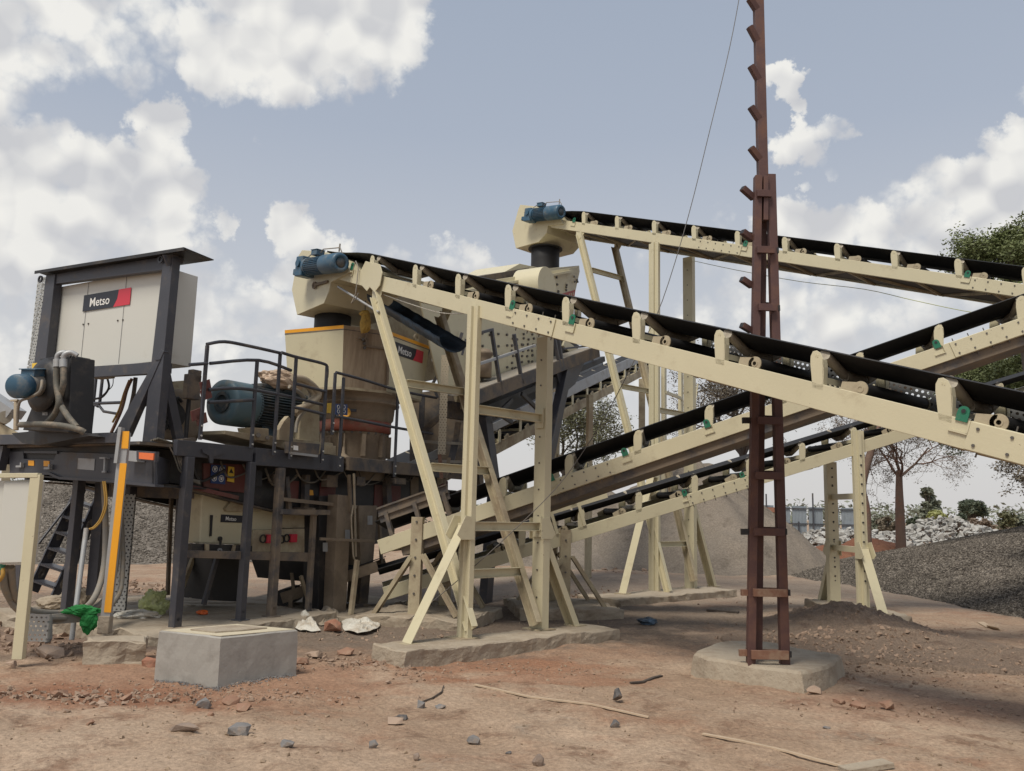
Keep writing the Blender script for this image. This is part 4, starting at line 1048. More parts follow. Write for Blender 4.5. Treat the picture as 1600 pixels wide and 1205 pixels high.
rocks = [
 (92, 1088, 40, .7, .55, 'red', 'reddish-brown angular stone, largest of the cluster at far left foreground', 1), (130, 1086, 20, .8, .6, 'red', 'fist-sized brown stone just right of the largest reddish stone at far left', 2),
 (157, 1098, 24, .8, .5, 'tan', 'small tan stone at the right of the far-left cluster, below the concrete pad', 3), (193, 1090, 27, .8, .6, 'red', 'rounded reddish clod in the red soil left of the big concrete block', 4),
 (316, 1105, 28, .8, .75, 'grey', 'grey stone in front of the big concrete block, left of two reddish stones', 5), (359, 1099, 32, .7, .6, 'red', 'upper of two reddish stones in front of the big concrete block', 6),
 (378, 1109, 34, .7, .55, 'red', 'lower of two reddish stones in front of the big concrete block', 7), (328, 1118, 15, .8, .6, 'red', 'small red clod below the grey stone in front of the block', 8),
 (286, 1145, 52, .5, .34, 'brown', 'long flat brown-grey stone at the bottom left foreground', 9), (371, 1146, 54, .6, .42, 'grey', 'big wedge of blue-grey stone in the left foreground', 10),
 (447, 1171, 30, .6, .55, 'grey', 'blue-grey stone near the bottom edge, right of the big wedge', 11), (582, 1166, 20, .8, .85, 'grey', 'small upright grey stone near the bottom centre', 12),
 (616, 1131, 33, .6, .5, 'tan', 'flat tan stone below a dark one, centre foreground', 13), (626, 1118, 26, .7, .45, 'dark', 'dark stone directly above the flat tan stone, centre foreground', 14),
 (652, 1103, 25, .8, .65, 'grey', 'grey stone beside the bent twig, centre foreground', 15), (689, 1103, 22, .8, .45, 'grey', 'flat grey stone right of the bent twig', 16),
 (740, 1155, 26, .7, .7, 'grey', 'angular grey stone standing alone below the wood strip', 17), (138, 1132, 16, .8, .7, 'red', 'small dark red clod alone in the left foreground', 18),
 (650, 1187, 12, .8, 1.3, 'brown', 'tiny upright brown stone at the bottom edge centre', 19), (607, 1068, 14, .8, .5, 'tan', 'small tan pebble right of the big concrete block', 20),
 (967, 1098, 23, .8, 1.35, 'dark', 'tall dark pointed stone above the wood strips, centre right', 21), (960, 1135, 20, .8, .8, 'dark', 'dark stone just below the first wood strip', 22),
 (839, 1192, 23, .8, 1.1, 'brown', 'brown upright stone at the bottom edge right of centre', 23), (795, 1170, 14, .8, .5, 'dark', 'small dark stone left of the brown upright stone', 24),
 (1389, 1108, 27, .9, .85, 'red', 'red-brown clod, largest right of the rounded concrete pad', 25), (1345, 1106, 32, .8, .5, 'red', 'wide red clod between the rounded pad and the largest red-brown clod', 26),
 (1275, 1086, 28, .8, .6, 'tan', 'pinkish clod touching the right corner of the rounded concrete pad', 27), (1313, 1100, 24, .8, .5, 'red', 'reddish clod between the pinkish clod and the wide red clod', 28), (1353, 1078, 22, .8, .4, 'tan', 'flat tan clod above the wide red clod', 29),
 (1293, 1137, 16, .8, .3, 'grey', 'flat small stone in the open ground right of the second wood strip', 30), (490, 1029, 36, .9, .4, 'tan', 'broad pale stone right of the big concrete block', 31), (541, 1022, 32, .8, .5, 'red', 'brown stone between the concrete block and the long slab', 32),
 (471, 1038, 26, .8, .6, 'red', 'dark red clod at the right side of the big concrete block', 33), (14, 1048, 20, .8, .9, 'tan', 'tan stone at the left edge below the junction box post', 34),
 (70, 1032, 60, .6, .5, 'brown', 'broken brown slab beside the perforated bracket at left', 35), (60, 1030, 20, .8, 1.1, 'brown', 'small brown stone in front of the broken slab at left', 36)]
for r_ in rocks: rock(*r_)
rock(200, 1031, 36, .6, .42, 'brick', 'flat half brick lying left of another brick, beside the concrete block', 41, 'broken bricks by the concrete block', 'brick', 'brick', .3)
rock(230, 1042, 30, .8, .85, 'brick', 'upright half brick touching the left face of the concrete block', 42, 'broken bricks by the concrete block', 'brick', 'brick', .1)
# scattered pebbles and clods as stuff
def scatter(name, label, items, mname, cat='pebbles', n=8):
    protos = [rock_mesh(100 + i, (1, .85, .7)) for i in range(n)]
    pl = [([v.co.copy() for v in b.verts], [tuple(v.index for v in f.verts) for f in b.faces]) for b in protos]
    mb = MB(); rnd = random.Random(5)
    for (x, y, z, s) in items:
        vs, fs = rnd.choice(pl); q = Matrix.Rotation(rnd.uniform(0, 6.28), 3, 'Z') @ Matrix.Rotation(rnd.uniform(-.5, .5), 3, 'X')
        mb.add([V((x, y, z)) + q @ v * s for v in vs], fs)
    o = mb.build(name, mname, None, origin=(items[0][0], items[0][1], 0), recalc=False); return tag(o, label, cat, kind='stuff')
rnd = random.Random(11)
def lowrock(items, mname, name, label, cat):
    mb = MB(); rn = random.Random(3)
    for (x, y, z, s) in items:
        n = rn.randint(6, 8); bm = bmesh.new()
        pts = [bm.verts.new(V((rn.gauss(0, 1), rn.gauss(0, 1), rn.gauss(0, .8))).normalized() * s * rn.uniform(.35, .6)) for _ in range(n)]
        bmesh.ops.convex_hull(bm, input=pts); bm.verts.index_update()
        mb.add([V((x, y, z)) + v.co for v in bm.verts], [tuple(v.index for v in f.verts) for f in bm.faces]); bm.free()
    o = mb.build(name, mname, None, origin=(items[0][0], items[0][1], 0)); return tag(o, label, cat, kind='stuff')
it = []
for k in range(5200):
    y = 3.2 + 11 * rnd.random() ** 1.2; x = rnd.uniform(-.66, .66) * y
    dn = noise.noise(V((x * .8, y * .8, 3)))
    if rnd.random() > .45 + dn: continue
    it.append((x, y, gz(x, y) + .002, rnd.choice([.008, .01, .012, .016, .022, .032]) * (1 + .5 * rnd.random())))
lowrock(it, 'rock_crumb', 'pebbles', 'small brown pebbles and crumbs scattered over the bare ground', 'pebbles')
it = []
for (px, py, sx, sy, n, s) in ((330, 1075, 1.1, .35, 420, .022), (1400, 1040, 1.7, .9, 1100, .032), (1330, 975, 1.5, 1.2, 900, .028), (1300, 1010, 1.2, .6, 450, .05), (1420, 1110, 1.2, .4, 160, .035), (150, 1088, 1.1, .3, 420, .04), (420, 1085, .8, .25, 160, .03), (520, 1035, 1.0, .4, 260, .045), (60, 1015, 1.3, .6, 200, .06), (640, 1050, .8, .4, 160, .025), (820, 1040, 1.5, .35, 260, .022), (1000, 925, 2.5, 1.2, 300, .05), (330, 955, 3, 1.5, 260, .05), (600, 990, 1.5, .6, 150, .035), (215, 915, 1.5, .9, 260, .09), (1010, 890, 2.6, 1.0, 420, .08), (60, 985, 1.1, .6, 200, .07), (900, 935, 1.2, .8, 160, .05)):
    p = G(px, py)
    for _ in range(n):
        x, y = rnd.gauss(p.x, sx * .55), rnd.gauss(p.y, sy * .6)
        z = max(gz(x, y), moundf(x, y)); s2_ = s * rnd.choice((.35, .5, .7, 1, 1.6)); it.append((x, y, z + s2_ * .1, s2_))
lowrock(it, 'rock_clod', 'soil_clods', 'clods of dry soil lying on the mound and around the slabs', 'clods')
it = []
bx = [k0, k2, k1]
for k in range(900):
    t = rnd.random(); a, b = (k0, k2) if rnd.random() < .6 else (k0, k1)
    p = a.lerp(b, t) + (G(340, 1085) - k0).normalized() * abs(rnd.gauss(0, .07)); it.append((p.x, p.y, gz(p.x, p.y) + .004, rnd.uniform(.008, .022)))
lowrock(it, 'rock_grey', 'gravel', 'fine grey gravel and mortar crumbs along the foot of the big concrete block', 'gravel')

# ================================================================== crushing plant
def smooth(P, n=5):
    out = []
    for i in range(len(P) - 1):
        p0, p1, p2, p3 = P[max(i - 1, 0)], P[i], P[i + 1], P[min(i + 2, len(P) - 1)]
        for k in range(n):
            t = k / n; out.append(.5 * ((2 * p1) + (p2 - p0) * t + (2 * p0 - 5 * p1 + 4 * p2 - p3) * t * t + (3 * p1 - p0 - 3 * p2 + p3) * t ** 3))
    return out + [P[-1]]
def HO(px, py, o): return hit(px, py, M(0, o), N_)
def HT(px, py, t): return hit(px, py, M(t, 0), U_)
def polyO(pts, o): return [HO(x, y, o) for x, y in pts]
def aty_z(px, py, z): return hit(px, py, V((0, 0, z)), V((0, 0, 1)))
def polyT(pts, t): return [HT(x, y, t) for x, y in pts]
VV = -N_      # toward the near side
GP = None

# ---- chassis
ch = thing('plant_chassis', 'charcoal steel chassis of the crushing plant, standing on upright square legs at left', 'chassis', tuple(M(2, 1.4, 0)))
mb = MB()
mb.prism([M(-.05, 0, 2.16), M(1.15, 0, 2.16), M(1.15, 0, 2.35), M(-.05, 0, 2.35)], N_ * .07)
mb.prism([M(1.2, .0, 2.12), M(2.95, .0, 2.12), M(2.95, 0, 2.35), M(1.2, 0, 2.35)], N_ * .07)
mb.build('deck_edge_beam', 'char', ch, bevel=.006)
MB().prism([M(3.0, -.05, 2.15), M(6.4, -.05, 2.15), M(6.4, -.05, 2.35), M(3.0, -.05, 2.35)], N_ * .07).build('deck_edge_beam', 'char_dusty', ch, bevel=.006)
MB().prism([M(-.5, 0.08, 2.26), M(6.5, 0.08, 2.26), M(6.5, 2.95, 2.26), M(-.5, 2.95, 2.26)], (0, 0, .035)).build('deck_plate', 'char_dusty', ch)
MB().prism([M(-.1, 2.95, 2.02), M(6.4, 2.95, 2.02), M(6.4, 2.95, 2.24), M(-.1, 2.95, 2.24)], N_ * .07).build('deck_edge_beam', 'char', ch)
# main girders, black colour puts in the deep shade under the deck
for o in (.42, 2.4):
    P = [M(-.4, o, 2.25), M(6.0, o, 2.25), M(6.0, o, 1.50), M(2.3, o, 1.50), M(1.5, o, 1.62), M(.3, o, 1.84), M(-.4, o, 1.86)]
    
    MB().prism(P, N_ * .05).build('main_girder', 'black', ch, bevel=.004)
    MB().prism([M(t, o - .08, z) for t, z in ((-.4, 1.84), (.3, 1.82), (1.5, 1.60), (2.3, 1.48), (6, 1.48), (6, 1.465), (2.3, 1.465), (1.5, 1.585), (.3, 1.805), (-.4, 1.825))], N_ * .22).build('girder_flange', 'char_dusty', ch)
for (a, b) in ((2.15, 2.45), (2.9, 3.25)):
    MB().prism([M(a, .405, 1.66), M(b, .405, 1.66), M(b, .405, 1.96), M(a, .405, 1.96)], N_ * .012).build('access_panel', 'maroon', ch)
MB().prism(polyO([(318, 724), (383, 726), (383, 770), (340, 766), (318, 760)], .39), N_ * .03).build('access_panel', 'maroon', ch)
MB().prism([M(4.2, .405, 1.62), M(4.9, .405, 1.62), M(4.9, .405, 1.98), M(4.2, .405, 1.98)], N_ * .012).build('access_panel', 'maroon', ch)
for t in (.6, 1.5, 2.6, 3.8, 5.0): MB().prism([M(t, .47, 1.66), M(t, 2.4, 1.66), M(t, 2.4, 2.12), M(t, .47, 2.12)], U_ * .05).build('cross_member', 'char_dusty', ch)
# legs
def leg(t, o, zb, zt, w, m='char', foot=True):
    mb = MB(); p, q = M(t, o, zb), M(t, o, zt); mb.bar(p, q, w, w, U_)
    if foot: mb.obox(M(t, o, zb + .01), U_ * w * .9, N_ * w * .9, (0, 0, .01))
    for k in (0, 1): mb.cyl(M(t, o - w / 2 - .004, zb + .12 + k * .0), M(t, o - w / 2, zb + .12), .02, n=8)
    return mb.build('support_leg', m, ch, bevel=.006)
leg(.13, .0, .13, 2.155, .11); leg(1.13, 0, .13, 2.155, .095); leg(1.66, .0, .13, 2.11, .10, 'char_dusty'); leg(2.36, .0, .12, 1.55, .07, 'char_dusty')
leg(0, 2.97, .1, 2.05, .13, 'char'); leg(-.1, 1.75, .1, 1.9, .11, 'char'); leg(.55, 1.6, .12, 1.9, .11); 
MB().bar(M(2.36, .0, 1.55), M(2.36, .5, 1.55), .06, .06, UP).build('leg_strut', 'char_dusty', ch)
MB().bar(M(1.66, -.07, 1.52), M(2.6, -.07, 1.52), .07, .05, UP).build('leg_strut', 'char_dusty', ch)
# heavy dusty columns under the crusher
def column(pts_f, o, dep, m, name='support_column'):
    return MB().prism(polyO(pts_f, o), N_ * dep).build(name, m, ch, bevel=.008)
column([(499, 775), (528, 775), (524, 965), (497, 962)], .32, .3, 'black')
column([(528, 773), (550, 775), (540, 968), (520, 966)], .12, .2, 'cream_muddy')
column([(560, 790), (590, 790), (583, 886), (564, 884)], .25, .3, 'cream_muddy')
column([(566, 884), (580, 886), (575, 946), (562, 944)], .33, .18, 'char_dusty')
column([(556, 792), (566, 792), (564, 840), (556, 839)], .5, .2, 'cream_muddy')
MB().prism(polyO([(548, 944), (590, 944), (584, 951), (550, 949)], .2), N_ * .4).build('foot_plate', 'char_dusty', ch)
MB().bar(HO(558, 876, -.1), HO(548, 962, -.3), .06, .06, U_).build('prop', 'cream_dirty', ch)
MB().prism(polyO([(655, 745), (700, 752), (700, 800), (655, 790)], .9), N_ * .1).build('side_plate', 'maroon', ch)
# casings under the crusher, darkened in colour for the shade there
MB().prism([M(3.0, .5, .9), M(4.9, .5, 1.05), M(4.9, .5, 2.0), M(3.0, .5, 2.0)], N_ * 1.6).build('discharge_casing', 'char_dusty', ch)
MB().prism([M(3.2, .7, .45), M(4.4, .7, .45), M(4.7, .7, 1.2), M(2.8, .7, 1.2)], N_ * 1.2).build('discharge_hopper', 'black', ch)
for x in (600, 625, 642): MB().prism(polyO([(x, 745), (x + 12, 746), (x + 12, 792), (x, 790)], .45 - (x - 600) * .001), N_ * .04).build('side_rib', 'cream_muddy', ch)
# gooseneck front plate with cut-out, reflectors, latches
tF = -.45
gn = MB(); gn.prism(polyT([(15, 738), (14, 706), (36, 705), (37, 717), (84, 718), (89, 706), (240, 711), (242, 758), (160, 750), (92, 746), (76, 739)], tF), U_ * .04)
gn = gn.build('gooseneck_plate', 'char', ch, bevel=.004)
MB().prism([p + V((0, 0, 0)) for p in polyT([(15, 741), (76, 742), (92, 749), (160, 753), (242, 761), (242, 757), (160, 749), (92, 745), (76, 738), (15, 737)], tF - .03)], U_ * .12).build('gooseneck_flange', 'char', ch)
MB().prism(polyT([(37, 705), (89, 705), (89, 709), (37, 708)], tF - .02), U_ * .06).build('gooseneck_flange', 'char', ch)
MB().prism([HT(242, 711, tF), HT(242, 758, tF), M(0.2, .40, 1.84), M(0.2, .40, 2.12)], N_ * .05).build('gooseneck_side', 'char', ch)
MB().prism([HT(15, 739, tF), HT(242, 758, tF), M(1.0, .4, 1.80), M(1.0, 2.6, 1.80)], (0, 0, -.02)).build('gooseneck_underside', 'black', ch)
for pts in ([(44, 719.5), (53, 720), (53, 728), (44, 727.5)], [(68, 720), (77, 720.5), (77, 729), (68, 728.5)]): MB().prism(polyT(pts, tF - .006), U_ * .004).build('reflector', 'orange_band', gn)
MB().prism(polyT([(122, 716), (148, 717), (147, 735), (121, 733)], tF - .006), U_ * .004).build('rating_plate', 'steel', gn)
for (x, y) in ((31, 729), (75, 732)):
    m_ = MB(); c = HT(x, y, tF - .03); m_.obox(c, VV * .06, U_ * .02, (0, 0, .012)); m_.cyl(c - VV * .07, c + VV * .05, .012); m_.obox(c + VV * .04 + V((0, 0, .02)), VV * .012, U_ * .02, (0, 0, .03)); m_.build('latch', 'steel', gn)
m_ = MB(); c = HT(164, 716, tF - .03); d_ = HT(163, 736, tF - .03); m_.cyl(c, d_, .014); m_.cyl(d_, d_ - V((0, 0, .02)), .028); m_.obox(c, VV * .05, U_ * .04, (0, 0, .008)); m_.build('drop_bolt', 'steel', gn)
# front cross beam and trays above it
MB().prism(polyT([(-60, 680), (184, 677), (184, 692), (-60, 696)], tF - .15), U_ * .12).build('front_cross_beam', 'char', ch, bevel=.006)
MB().prism(polyT([(18, 677), (60, 673), (128, 676), (140, 681), (60, 696), (34, 692)], tF - .35), U_ * .5).build('drip_tray', 'black', ch)
MB().prism(polyT([(-20, 697), (5, 697), (-3, 735), (-25, 735)], tF - .1), U_ * .1).build('front_strut', 'char', ch)
for i, (x, y) in enumerate(((40, 700), (60, 701), (110, 701), (150, 703))): MB().tube([HT(x, y, tF + .1), HT(x + 12, y + 6, tF + .1), HT(x + 25, y - 1, tF + .15)], .012, 6).build('hydraulic_hose', 'hose', ch)
MB().prism([M(-.42, .42, 2.05), M(-.42, 2.9, 2.05), M(-.42, 2.9, 2.42), M(-.42, .42, 2.42)], U_ * .04).build('front_dark_panel', 'black', ch)  # added dark panel, fills the see-through gap with darkness
MB().prism([M(-.42, .42, 1.9), M(.0, .42, 1.9), M(.0, .42, 2.3), M(-.42, .42, 2.3)], N_ * .04).build('side_dark_panel', 'black', ch)  # added dark panel, closes the same gap from the side
# cables, pipes and brackets crowding the space under the deck
rnd = random.Random(9)
for k in range(9):
    x = 300 + 38 * k + rnd.uniform(-8, 8); y = 738 + rnd.uniform(-4, 8); o_ = .25 + rnd.uniform(0, .12)
    MB().tube(smooth([HO(x, y - 14, o_), HO(x + 12, y + rnd.uniform(4, 14), o_), HO(x + 34, y + rnd.uniform(6, 18), o_), HO(x + 52, y - 4, o_)]), rnd.choice((.010, .014, .02)), 6).build('slung_cable', rnd.choice(('hose', 'black', 'conduit')), ch)
for (p, q, w, o_, m_n) in (((283, 765), (274, 941), .09, 1.2, 'char'), ((268, 770), (262, 930), .05, 1.6, 'char_dusty'), ((340, 868), (318, 945), .06, .9, 'char'), ((447, 745), (452, 800), .07, .3, 'char_dusty'), ((478, 742), (476, 800), .10, .36, 'char_dusty'), ((398, 735), (397, 760), .16, .34, 'black'),
    ((545, 742), (548, 800), .05, .1, 'cream_muddy'), ((553, 740), (556, 870), .03, .02, 'hosebeige'), ((592, 800), (596, 880), .05, .3, 'cream_muddy'), ((604, 745), (606, 800), .12, .35, 'char_dusty'), ((470, 900), (486, 955), .05, .5, 'cream_dirty'), ((500, 842), (585, 846), .04, .0, 'cream_muddy')):
    MB().bar(HO(*p, o_), HO(*q, o_), w, w * .8, U_).build('strut', m_n, ch, bevel=.003)
MB().tube(smooth([HO(552, 790, .0), HO(549, 812, .0), HO(551, 850, .0), HO(553, 872, .0), HO(561, 880, .0)]), .014, 6).build('slung_cable', 'hosebeige', ch)
for (x, y, w_, h_, o_) in ((430, 748, .09, .06, .33), (515, 752, .12, .09, .3), (560, 752, .10, .07, .2), (622, 752, .14, .05, .1)): MB().obox(HO(x, y, o_), U_ * w_, N_ * .06, (0, 0, h_)).build('bracket_box', 'char_dusty', ch, bevel=.006)
for (x, y) in ((540, 828), (575, 806), (505, 848)): MB().prism(polyO([(x, y), (x + 7, y), (x + 7, y + 14), (x, y + 14)], .08), N_ * .01).build('small_plate', 'steel', ch)
# side marker lamp
ml = MB(); ml.prism(polyT([(198, 704), (214, 705), (214, 722), (196, 720)], tF - .12), U_ * .1); ml.build('lamp_bracket', 'steel', ch, bevel=.003)
lh = MB().prism(polyT([(213, 704), (243, 706), (242, 722), (213, 719)], tF - .14), U_ * .05).build('marker_lamp', 'char', ch, bevel=.003)
MB().prism(polyT([(217, 707), (240, 708.5), (239, 719), (217, 717)], tF - .155), U_ * .02).build('amber_lens', 'amber', lh)
# signs on the girder
def sign_quad(name, pts, o, m, parent): return MB().prism(polyO(pts, o), N_ * .006).build(name, m, parent)
sb = sign_quad('mandatory_sign', [(330, 726), (353, 727), (352, 757), (329, 755)], .37, 'sign_blue', ch)
for (x, y) in ((336, 733), (347, 733.5), (335, 747), (346, 748)):
    c = HO(x, y, .365); m_ = MB(); m_.ring(c, N_, .035, .042, .004, 20); m_.obox(c, U_ * .014, N_ * .002, (0, 0, .02)); m_.obox(c + V((0, 0, .012)), U_ * .022, N_ * .002, (0, 0, .007)); m_.build('pictogram', 'white', sb)
sy = sign_quad('warning_sign', [(357, 729), (366, 730), (366, 754), (355, 752)], .37, 'sign_yellow', ch)
m_ = MB(); a, b, c = HO(358, 739, .366), HO(365, 739.5, .366), HO(361.5, 732, .366); m_.prism([a, b, c], N_ * .003); m_.obox(HO(361, 747, .366), U_ * .02, N_ * .002, (0, 0, .006)); m_.build('pictogram', 'black', sy)
sign_quad('warning_sign', [(478, 751), (484, 752), (484, 762), (477, 761)], .37, 'sign_yellow', ch)
sign_quad('warning_sign', [(478, 765), (489, 766), (490, 774), (480, 774)], .36, 'yellow', ch)
# hanging bracket and cables at deck corner
m_ = MB(); m_.prism(polyO([(316, 702), (352, 702), (350, 708), (338, 712), (334, 713), (333, 724), (328, 724), (327, 712), (318, 708)], -.03), N_ * .02); m_.build('hanging_bracket', 'char', ch)
m_ = MB()
for k, dx in enumerate((0, 4, 7, 10)):
    m_.tube([HT(236 + dx, 688 - k, tF + .05), HO(262 + dx, 693, .1 + .02 * k), HO(272 + dx, 712, .05), HO(279 + dx, 734, .05), HO(292 + dx * .6, 747 + k, .02), HO(312, 752 + k * 1.5, .06)], .011, 6)
m_.build('hydraulic_hose', 'hose', ch)
# boxes at deck edge
MB().prism(polyO([(455, 690), (500, 694), (498, 712), (454, 708)], -.12), N_ * .12).build('edge_box', 'char_dusty', ch, bevel=.003)
MB().prism(polyO([(455, 706), (497, 711), (497, 714.5), (456, 710)], -.16), N_ * .04).build('edge_strip', 'steel', ch)
MB().prism(polyO([(459, 696), (466, 697), (466, 704), (459, 703)], -.125), N_ * .005).build('white_tag', 'white', ch)
MB().prism(polyO([(506, 695), (525, 697), (525, 712), (506, 709)], .05), N_ * .2).build('edge_box', 'cream_dirty', ch, bevel=.004)
MB().bar(HO(430, 779, .25), HO(556, 792, .2), .05, .05, UP).build('long_angle', 'cream_muddy', ch)
MB().bar(HO(282, 757, .3), HO(372, 778, .25), .05, .03, UP).build('long_angle', 'maroon', ch)

# ---- control cabinet in its frame
cf = thing('cabinet_frame', 'charcoal portal frame with flat dark roof sheet carrying the big pale cabinet', 'frame', tuple(M(0, 1.4, 2.2)))
tc_ = -.10
def tpost(pts, t, dep, name='frame_post', m='char', par=cf): return MB().prism(polyT(pts, t), U_ * dep).build(name, m, par, bevel=.005)
tpost([(255, 404), (270, 402), (243, 692), (222, 690)], tc_ - .02, .12)
tpost([(72, 430), (86, 428), (70, 575), (52, 575)], tc_ - .02, .12)
tpost([(72, 574), (69, 575), (40, 690), (60, 690)][::-1], tc_ - .02, .12)
tpost([(84, 429), (255, 401), (254, 422), (85, 444)], tc_ - .0, .08, 'top_beam')
tpost([(136, 573), (240, 566), (240, 584), (136, 590)], tc_, .08, 'bottom_beam')
tpost([(252, 545), (256, 549), (198, 682), (176, 680)][::-1], tc_ - .03, .08, 'diagonal_brace')
MB().bar(HO(252, 560, .38), HO(280, 692, .38), .12, .08, U_).build('diagonal_brace', 'char', cf, bevel=.005)
MB().prism(polyO([(255, 398), (288, 398), (286, 412), (262, 416)], .3), N_ * .02).build('gusset_plate', 'char', cf)
MB().prism(polyO([(252, 568), (269, 568), (268, 584), (251, 584)], .33), N_ * .1).build('frame_stub', 'char', cf)
for (x, y) in ((62, 436), (250, 405)): MB().ring(HT(x, y, tc_ - .05), U_, .03, .05, .02, 16).build('lifting_eye', 'char', cf)
a_, b_ = HT(55, 425, -.55), HT(288, 387, -.55); zr = (a_.z + b_.z) / 2
rf = MB(); r0, r1 = M(-.55, 2.75, 4.62), M(-.55, -.02, 4.62)
p0, p1 = HT(55, 425, -.2), HT(288, 388, -.2)
def lx(p): q = p - L0; return q.dot(U_), q.dot(N_)
o0, o1 = lx(p0)[1], lx(p1)[1]
p2 = hit(334, 407, V((0, 0, p1.z - .04)), UP); dp = p2 - p1; dp.z = -.04
rf.prism([M(-.2, o0, p0.z), M(-.2, o1, p1.z), M(-.2, o1, p1.z) + dp, M(-.2, o0, p0.z) + dp], (0, 0, .012))
rf.prism([M(-.21, o0, p0.z - .03), M(-.21, o1, p1.z - .03), M(-.21, o1, p1.z + .012), M(-.21, o0, p0.z + .012)], U_ * .01)
rf.build('roof_sheet', 'black', cf)
# cable tray at the left side of the frame
xt = M(.1, 2.85, 0)
trm = thing('cable_tray', 'upright perforated grey cable tray at the left edge of the cabinet frame', 'cable tray', tuple(xt))
def local_sheet(name, m, P0, u, v, lu, lv, th, parent, flange=.04):
    """sheet with its own x/z axes so that the punched holes follow it"""
    u = V(u).normalized(); v = V(v); v = (v - u * v.dot(u)).normalized(); n_ = u.cross(v) * -1
    mt = Matrix.Identity(4)
    for i, c in enumerate((u, n_ * 1, v)):
        for r_ in range(3): mt[r_][i] = c[r_]
    for r_ in range(3): mt[r_][3] = P0[r_]
    mb = MB(); mb.box((0, 0, 0), (lu, th, lv)); mb.box((0, th, 0), (th, flange, lv)); mb.box((lu - th, th, 0), (lu, flange, lv))
    o = mb.build(name, m, None); o.matrix_world = mt
    if parent is not None:
        o.parent = parent; o.matrix_parent_inverse = Matrix.Translation(-V(parent['_o']))
    return o
a, b = HT(42, 588, .05), HT(70, 434, .05)
local_sheet('tray_sheet', 'perf_grey', a, VV, (b - a), .19, (b - a).length, .004, trm)
local_sheet('tray_side', 'perf_grey', a, U_, (b - a), .12, (b - a).length, .004, trm)
m_ = MB()
for k in range(9):
    z = 3.0 + k * .17; q = HT(86, 440 + 14 * k, .0); m_.tube([q, q + VV * -.06 + V((0, 0, -.08)), q + VV * .0 + V((0, 0, -.2)), q + VV * .03 + V((0, 0, -.24))], .010, 5)
m_.build('control_cable', 'black', trm)

cb = thing('control_cabinet', 'big pale grey control cabinet with dark and red logo plate, under the dark roof sheet', 'cabinet', tuple(M(.05, 1.4, 3.3)))
zt, zb = 4.40, 3.30
oL, oR = lx(HT(84, 448, .02))[1], lx(HT(262, 424, .02))[1]
zt = HT(248, 424, .02).z + .03; zb = HT(234, 566, .02).z
def cabinet_box(z0, z1, o_l, o_r, d):
    mb = MB(); mb.prism([M(.02, o_l, z0), M(.02, o_r, z0), M(.02, o_r, z1), M(.02, o_l, z1)], U_ * d); return mb
cabinet_box(zb, zt, oL, oR, .47).build('cabinet_body', 'grey_cream', cb, bevel=.012)
w3 = (oL - oR)
for k in (.333, .667): MB().prism([M(.012, oL - w3 * k - .0012, zb + .02), M(.012, oL - w3 * k + .0012, zb + .02), M(.012, oL - w3 * k + .0012, zt - .02), M(.012, oL - w3 * k - .0012, zt - .02)], U_ * .01).build('door_seam', 'steel', cb)
m_ = MB()
for (x, y) in ((130, 507), (138, 506), (184, 501), (192, 500)): m_.cyl(HT(x, y, .01), HT(x, y, .03), .012, n=8)
merge(part(cb, 'cabinet_body'), m_, 'bolt')
def logo(parent, Ptl, Ptr, Pbr, Pbl, nrm, size):
    """dark plate with red end and pale lettering; corners in order, nrm points at the viewer"""
    n_ = nrm.normalized() * .006
    ux, uz = (Ptr - Ptl), (Pbl - Ptl)
    f = lambda a, b: Ptl + ux * a + uz * b + n_
    pl = MB().prism([f(0, 0), f(.75, 0), f(.73, .55), f(.66, 1), f(0, 1)], -n_ * .9).build('logo_plate', 'logo_dark', parent)
    MB().prism([f(.752, 0), f(1, 0), f(1, 1), f(.662, 1), f(.732, .55)], -n_ * .9).build('logo_red_end', 'red', pl)
    text_mesh('Metso', size, 'white', f(.365, .52) + n_ * .4, ux, -uz, 'lettering', pl, th=.003)
q = [HT(132.5, 460, .015), HT(205.5, 451.5, .015), HT(203, 478, .015), HT(129.5, 485.5, .015)]
# rectangular version on the cabinet plane
lz1, lz0 = (q[0].z + q[1].z) / 2, (q[2].z + q[3].z) / 2; la, lb = lx(q[0])[1], lx(q[1])[1]
logo(cb, M(.012, la, lz1), M(.012, lb, lz1), M(.012, lb, lz0), M(.012, la, lz0), -U_, (la - lb) * .42)
MB().prism(polyT([(136, 574), (160, 573), (158, 588), (136, 590)], .0), U_ * .2).build('cabinet_foot', 'cream_dirty', cb)

# ---- oil cooler with small blue motor (front left)
oc = thing('oil_cooler', 'black oil cooler with crossing hoses and small blue fan motor, far left of the plant', 'cooler', tuple(HT(90, 672, -.95)))
tO = -.95
MB().prism(polyT([(62, 560), (112, 556), (107, 676), (35, 672), (48, 640)], tO), U_ * .30).build('cooler_housing', 'black', oc, bevel=.01)
MB().prism([HT(113, 556, tO + .03) + VV * .004, HT(107, 676, tO + .03) + VV * .004, HT(107, 676, tO + .03) + VV * .004 + U_ * .22, HT(113, 556, tO + .03) + VV * .004 + U_ * .22], VV * .01).build('cooler_core', 'char', oc)
m_ = MB(); c = HT(66, 604, tO)
m_.lathe([(0, -.02), (.30, -.02), (.32, -.06), (.24, -.09), (0, -.10)], c + VV * .1, U_, 28); m_.build('fan_shroud', 'black', oc)
m_ = MB(); ca, cbb = HT(60, 602, tO - .1), HT(24, 604, tO - .48)
ax = (cbb - ca).normalized(); Lm = (cbb - ca).length
m_.cyl(ca, ca + ax * Lm * .6, .13, n=24); m_.build('motor_body', 'conduit', oc)
m2 = MB(); m2.lathe([(.10, -.02), (.14, 0), (.14, Lm * .33), (.12, Lm * .39), (0, Lm * .395)], ca + ax * Lm * .6, ax, 28); m2.build('fan_cover', 'blue', oc)
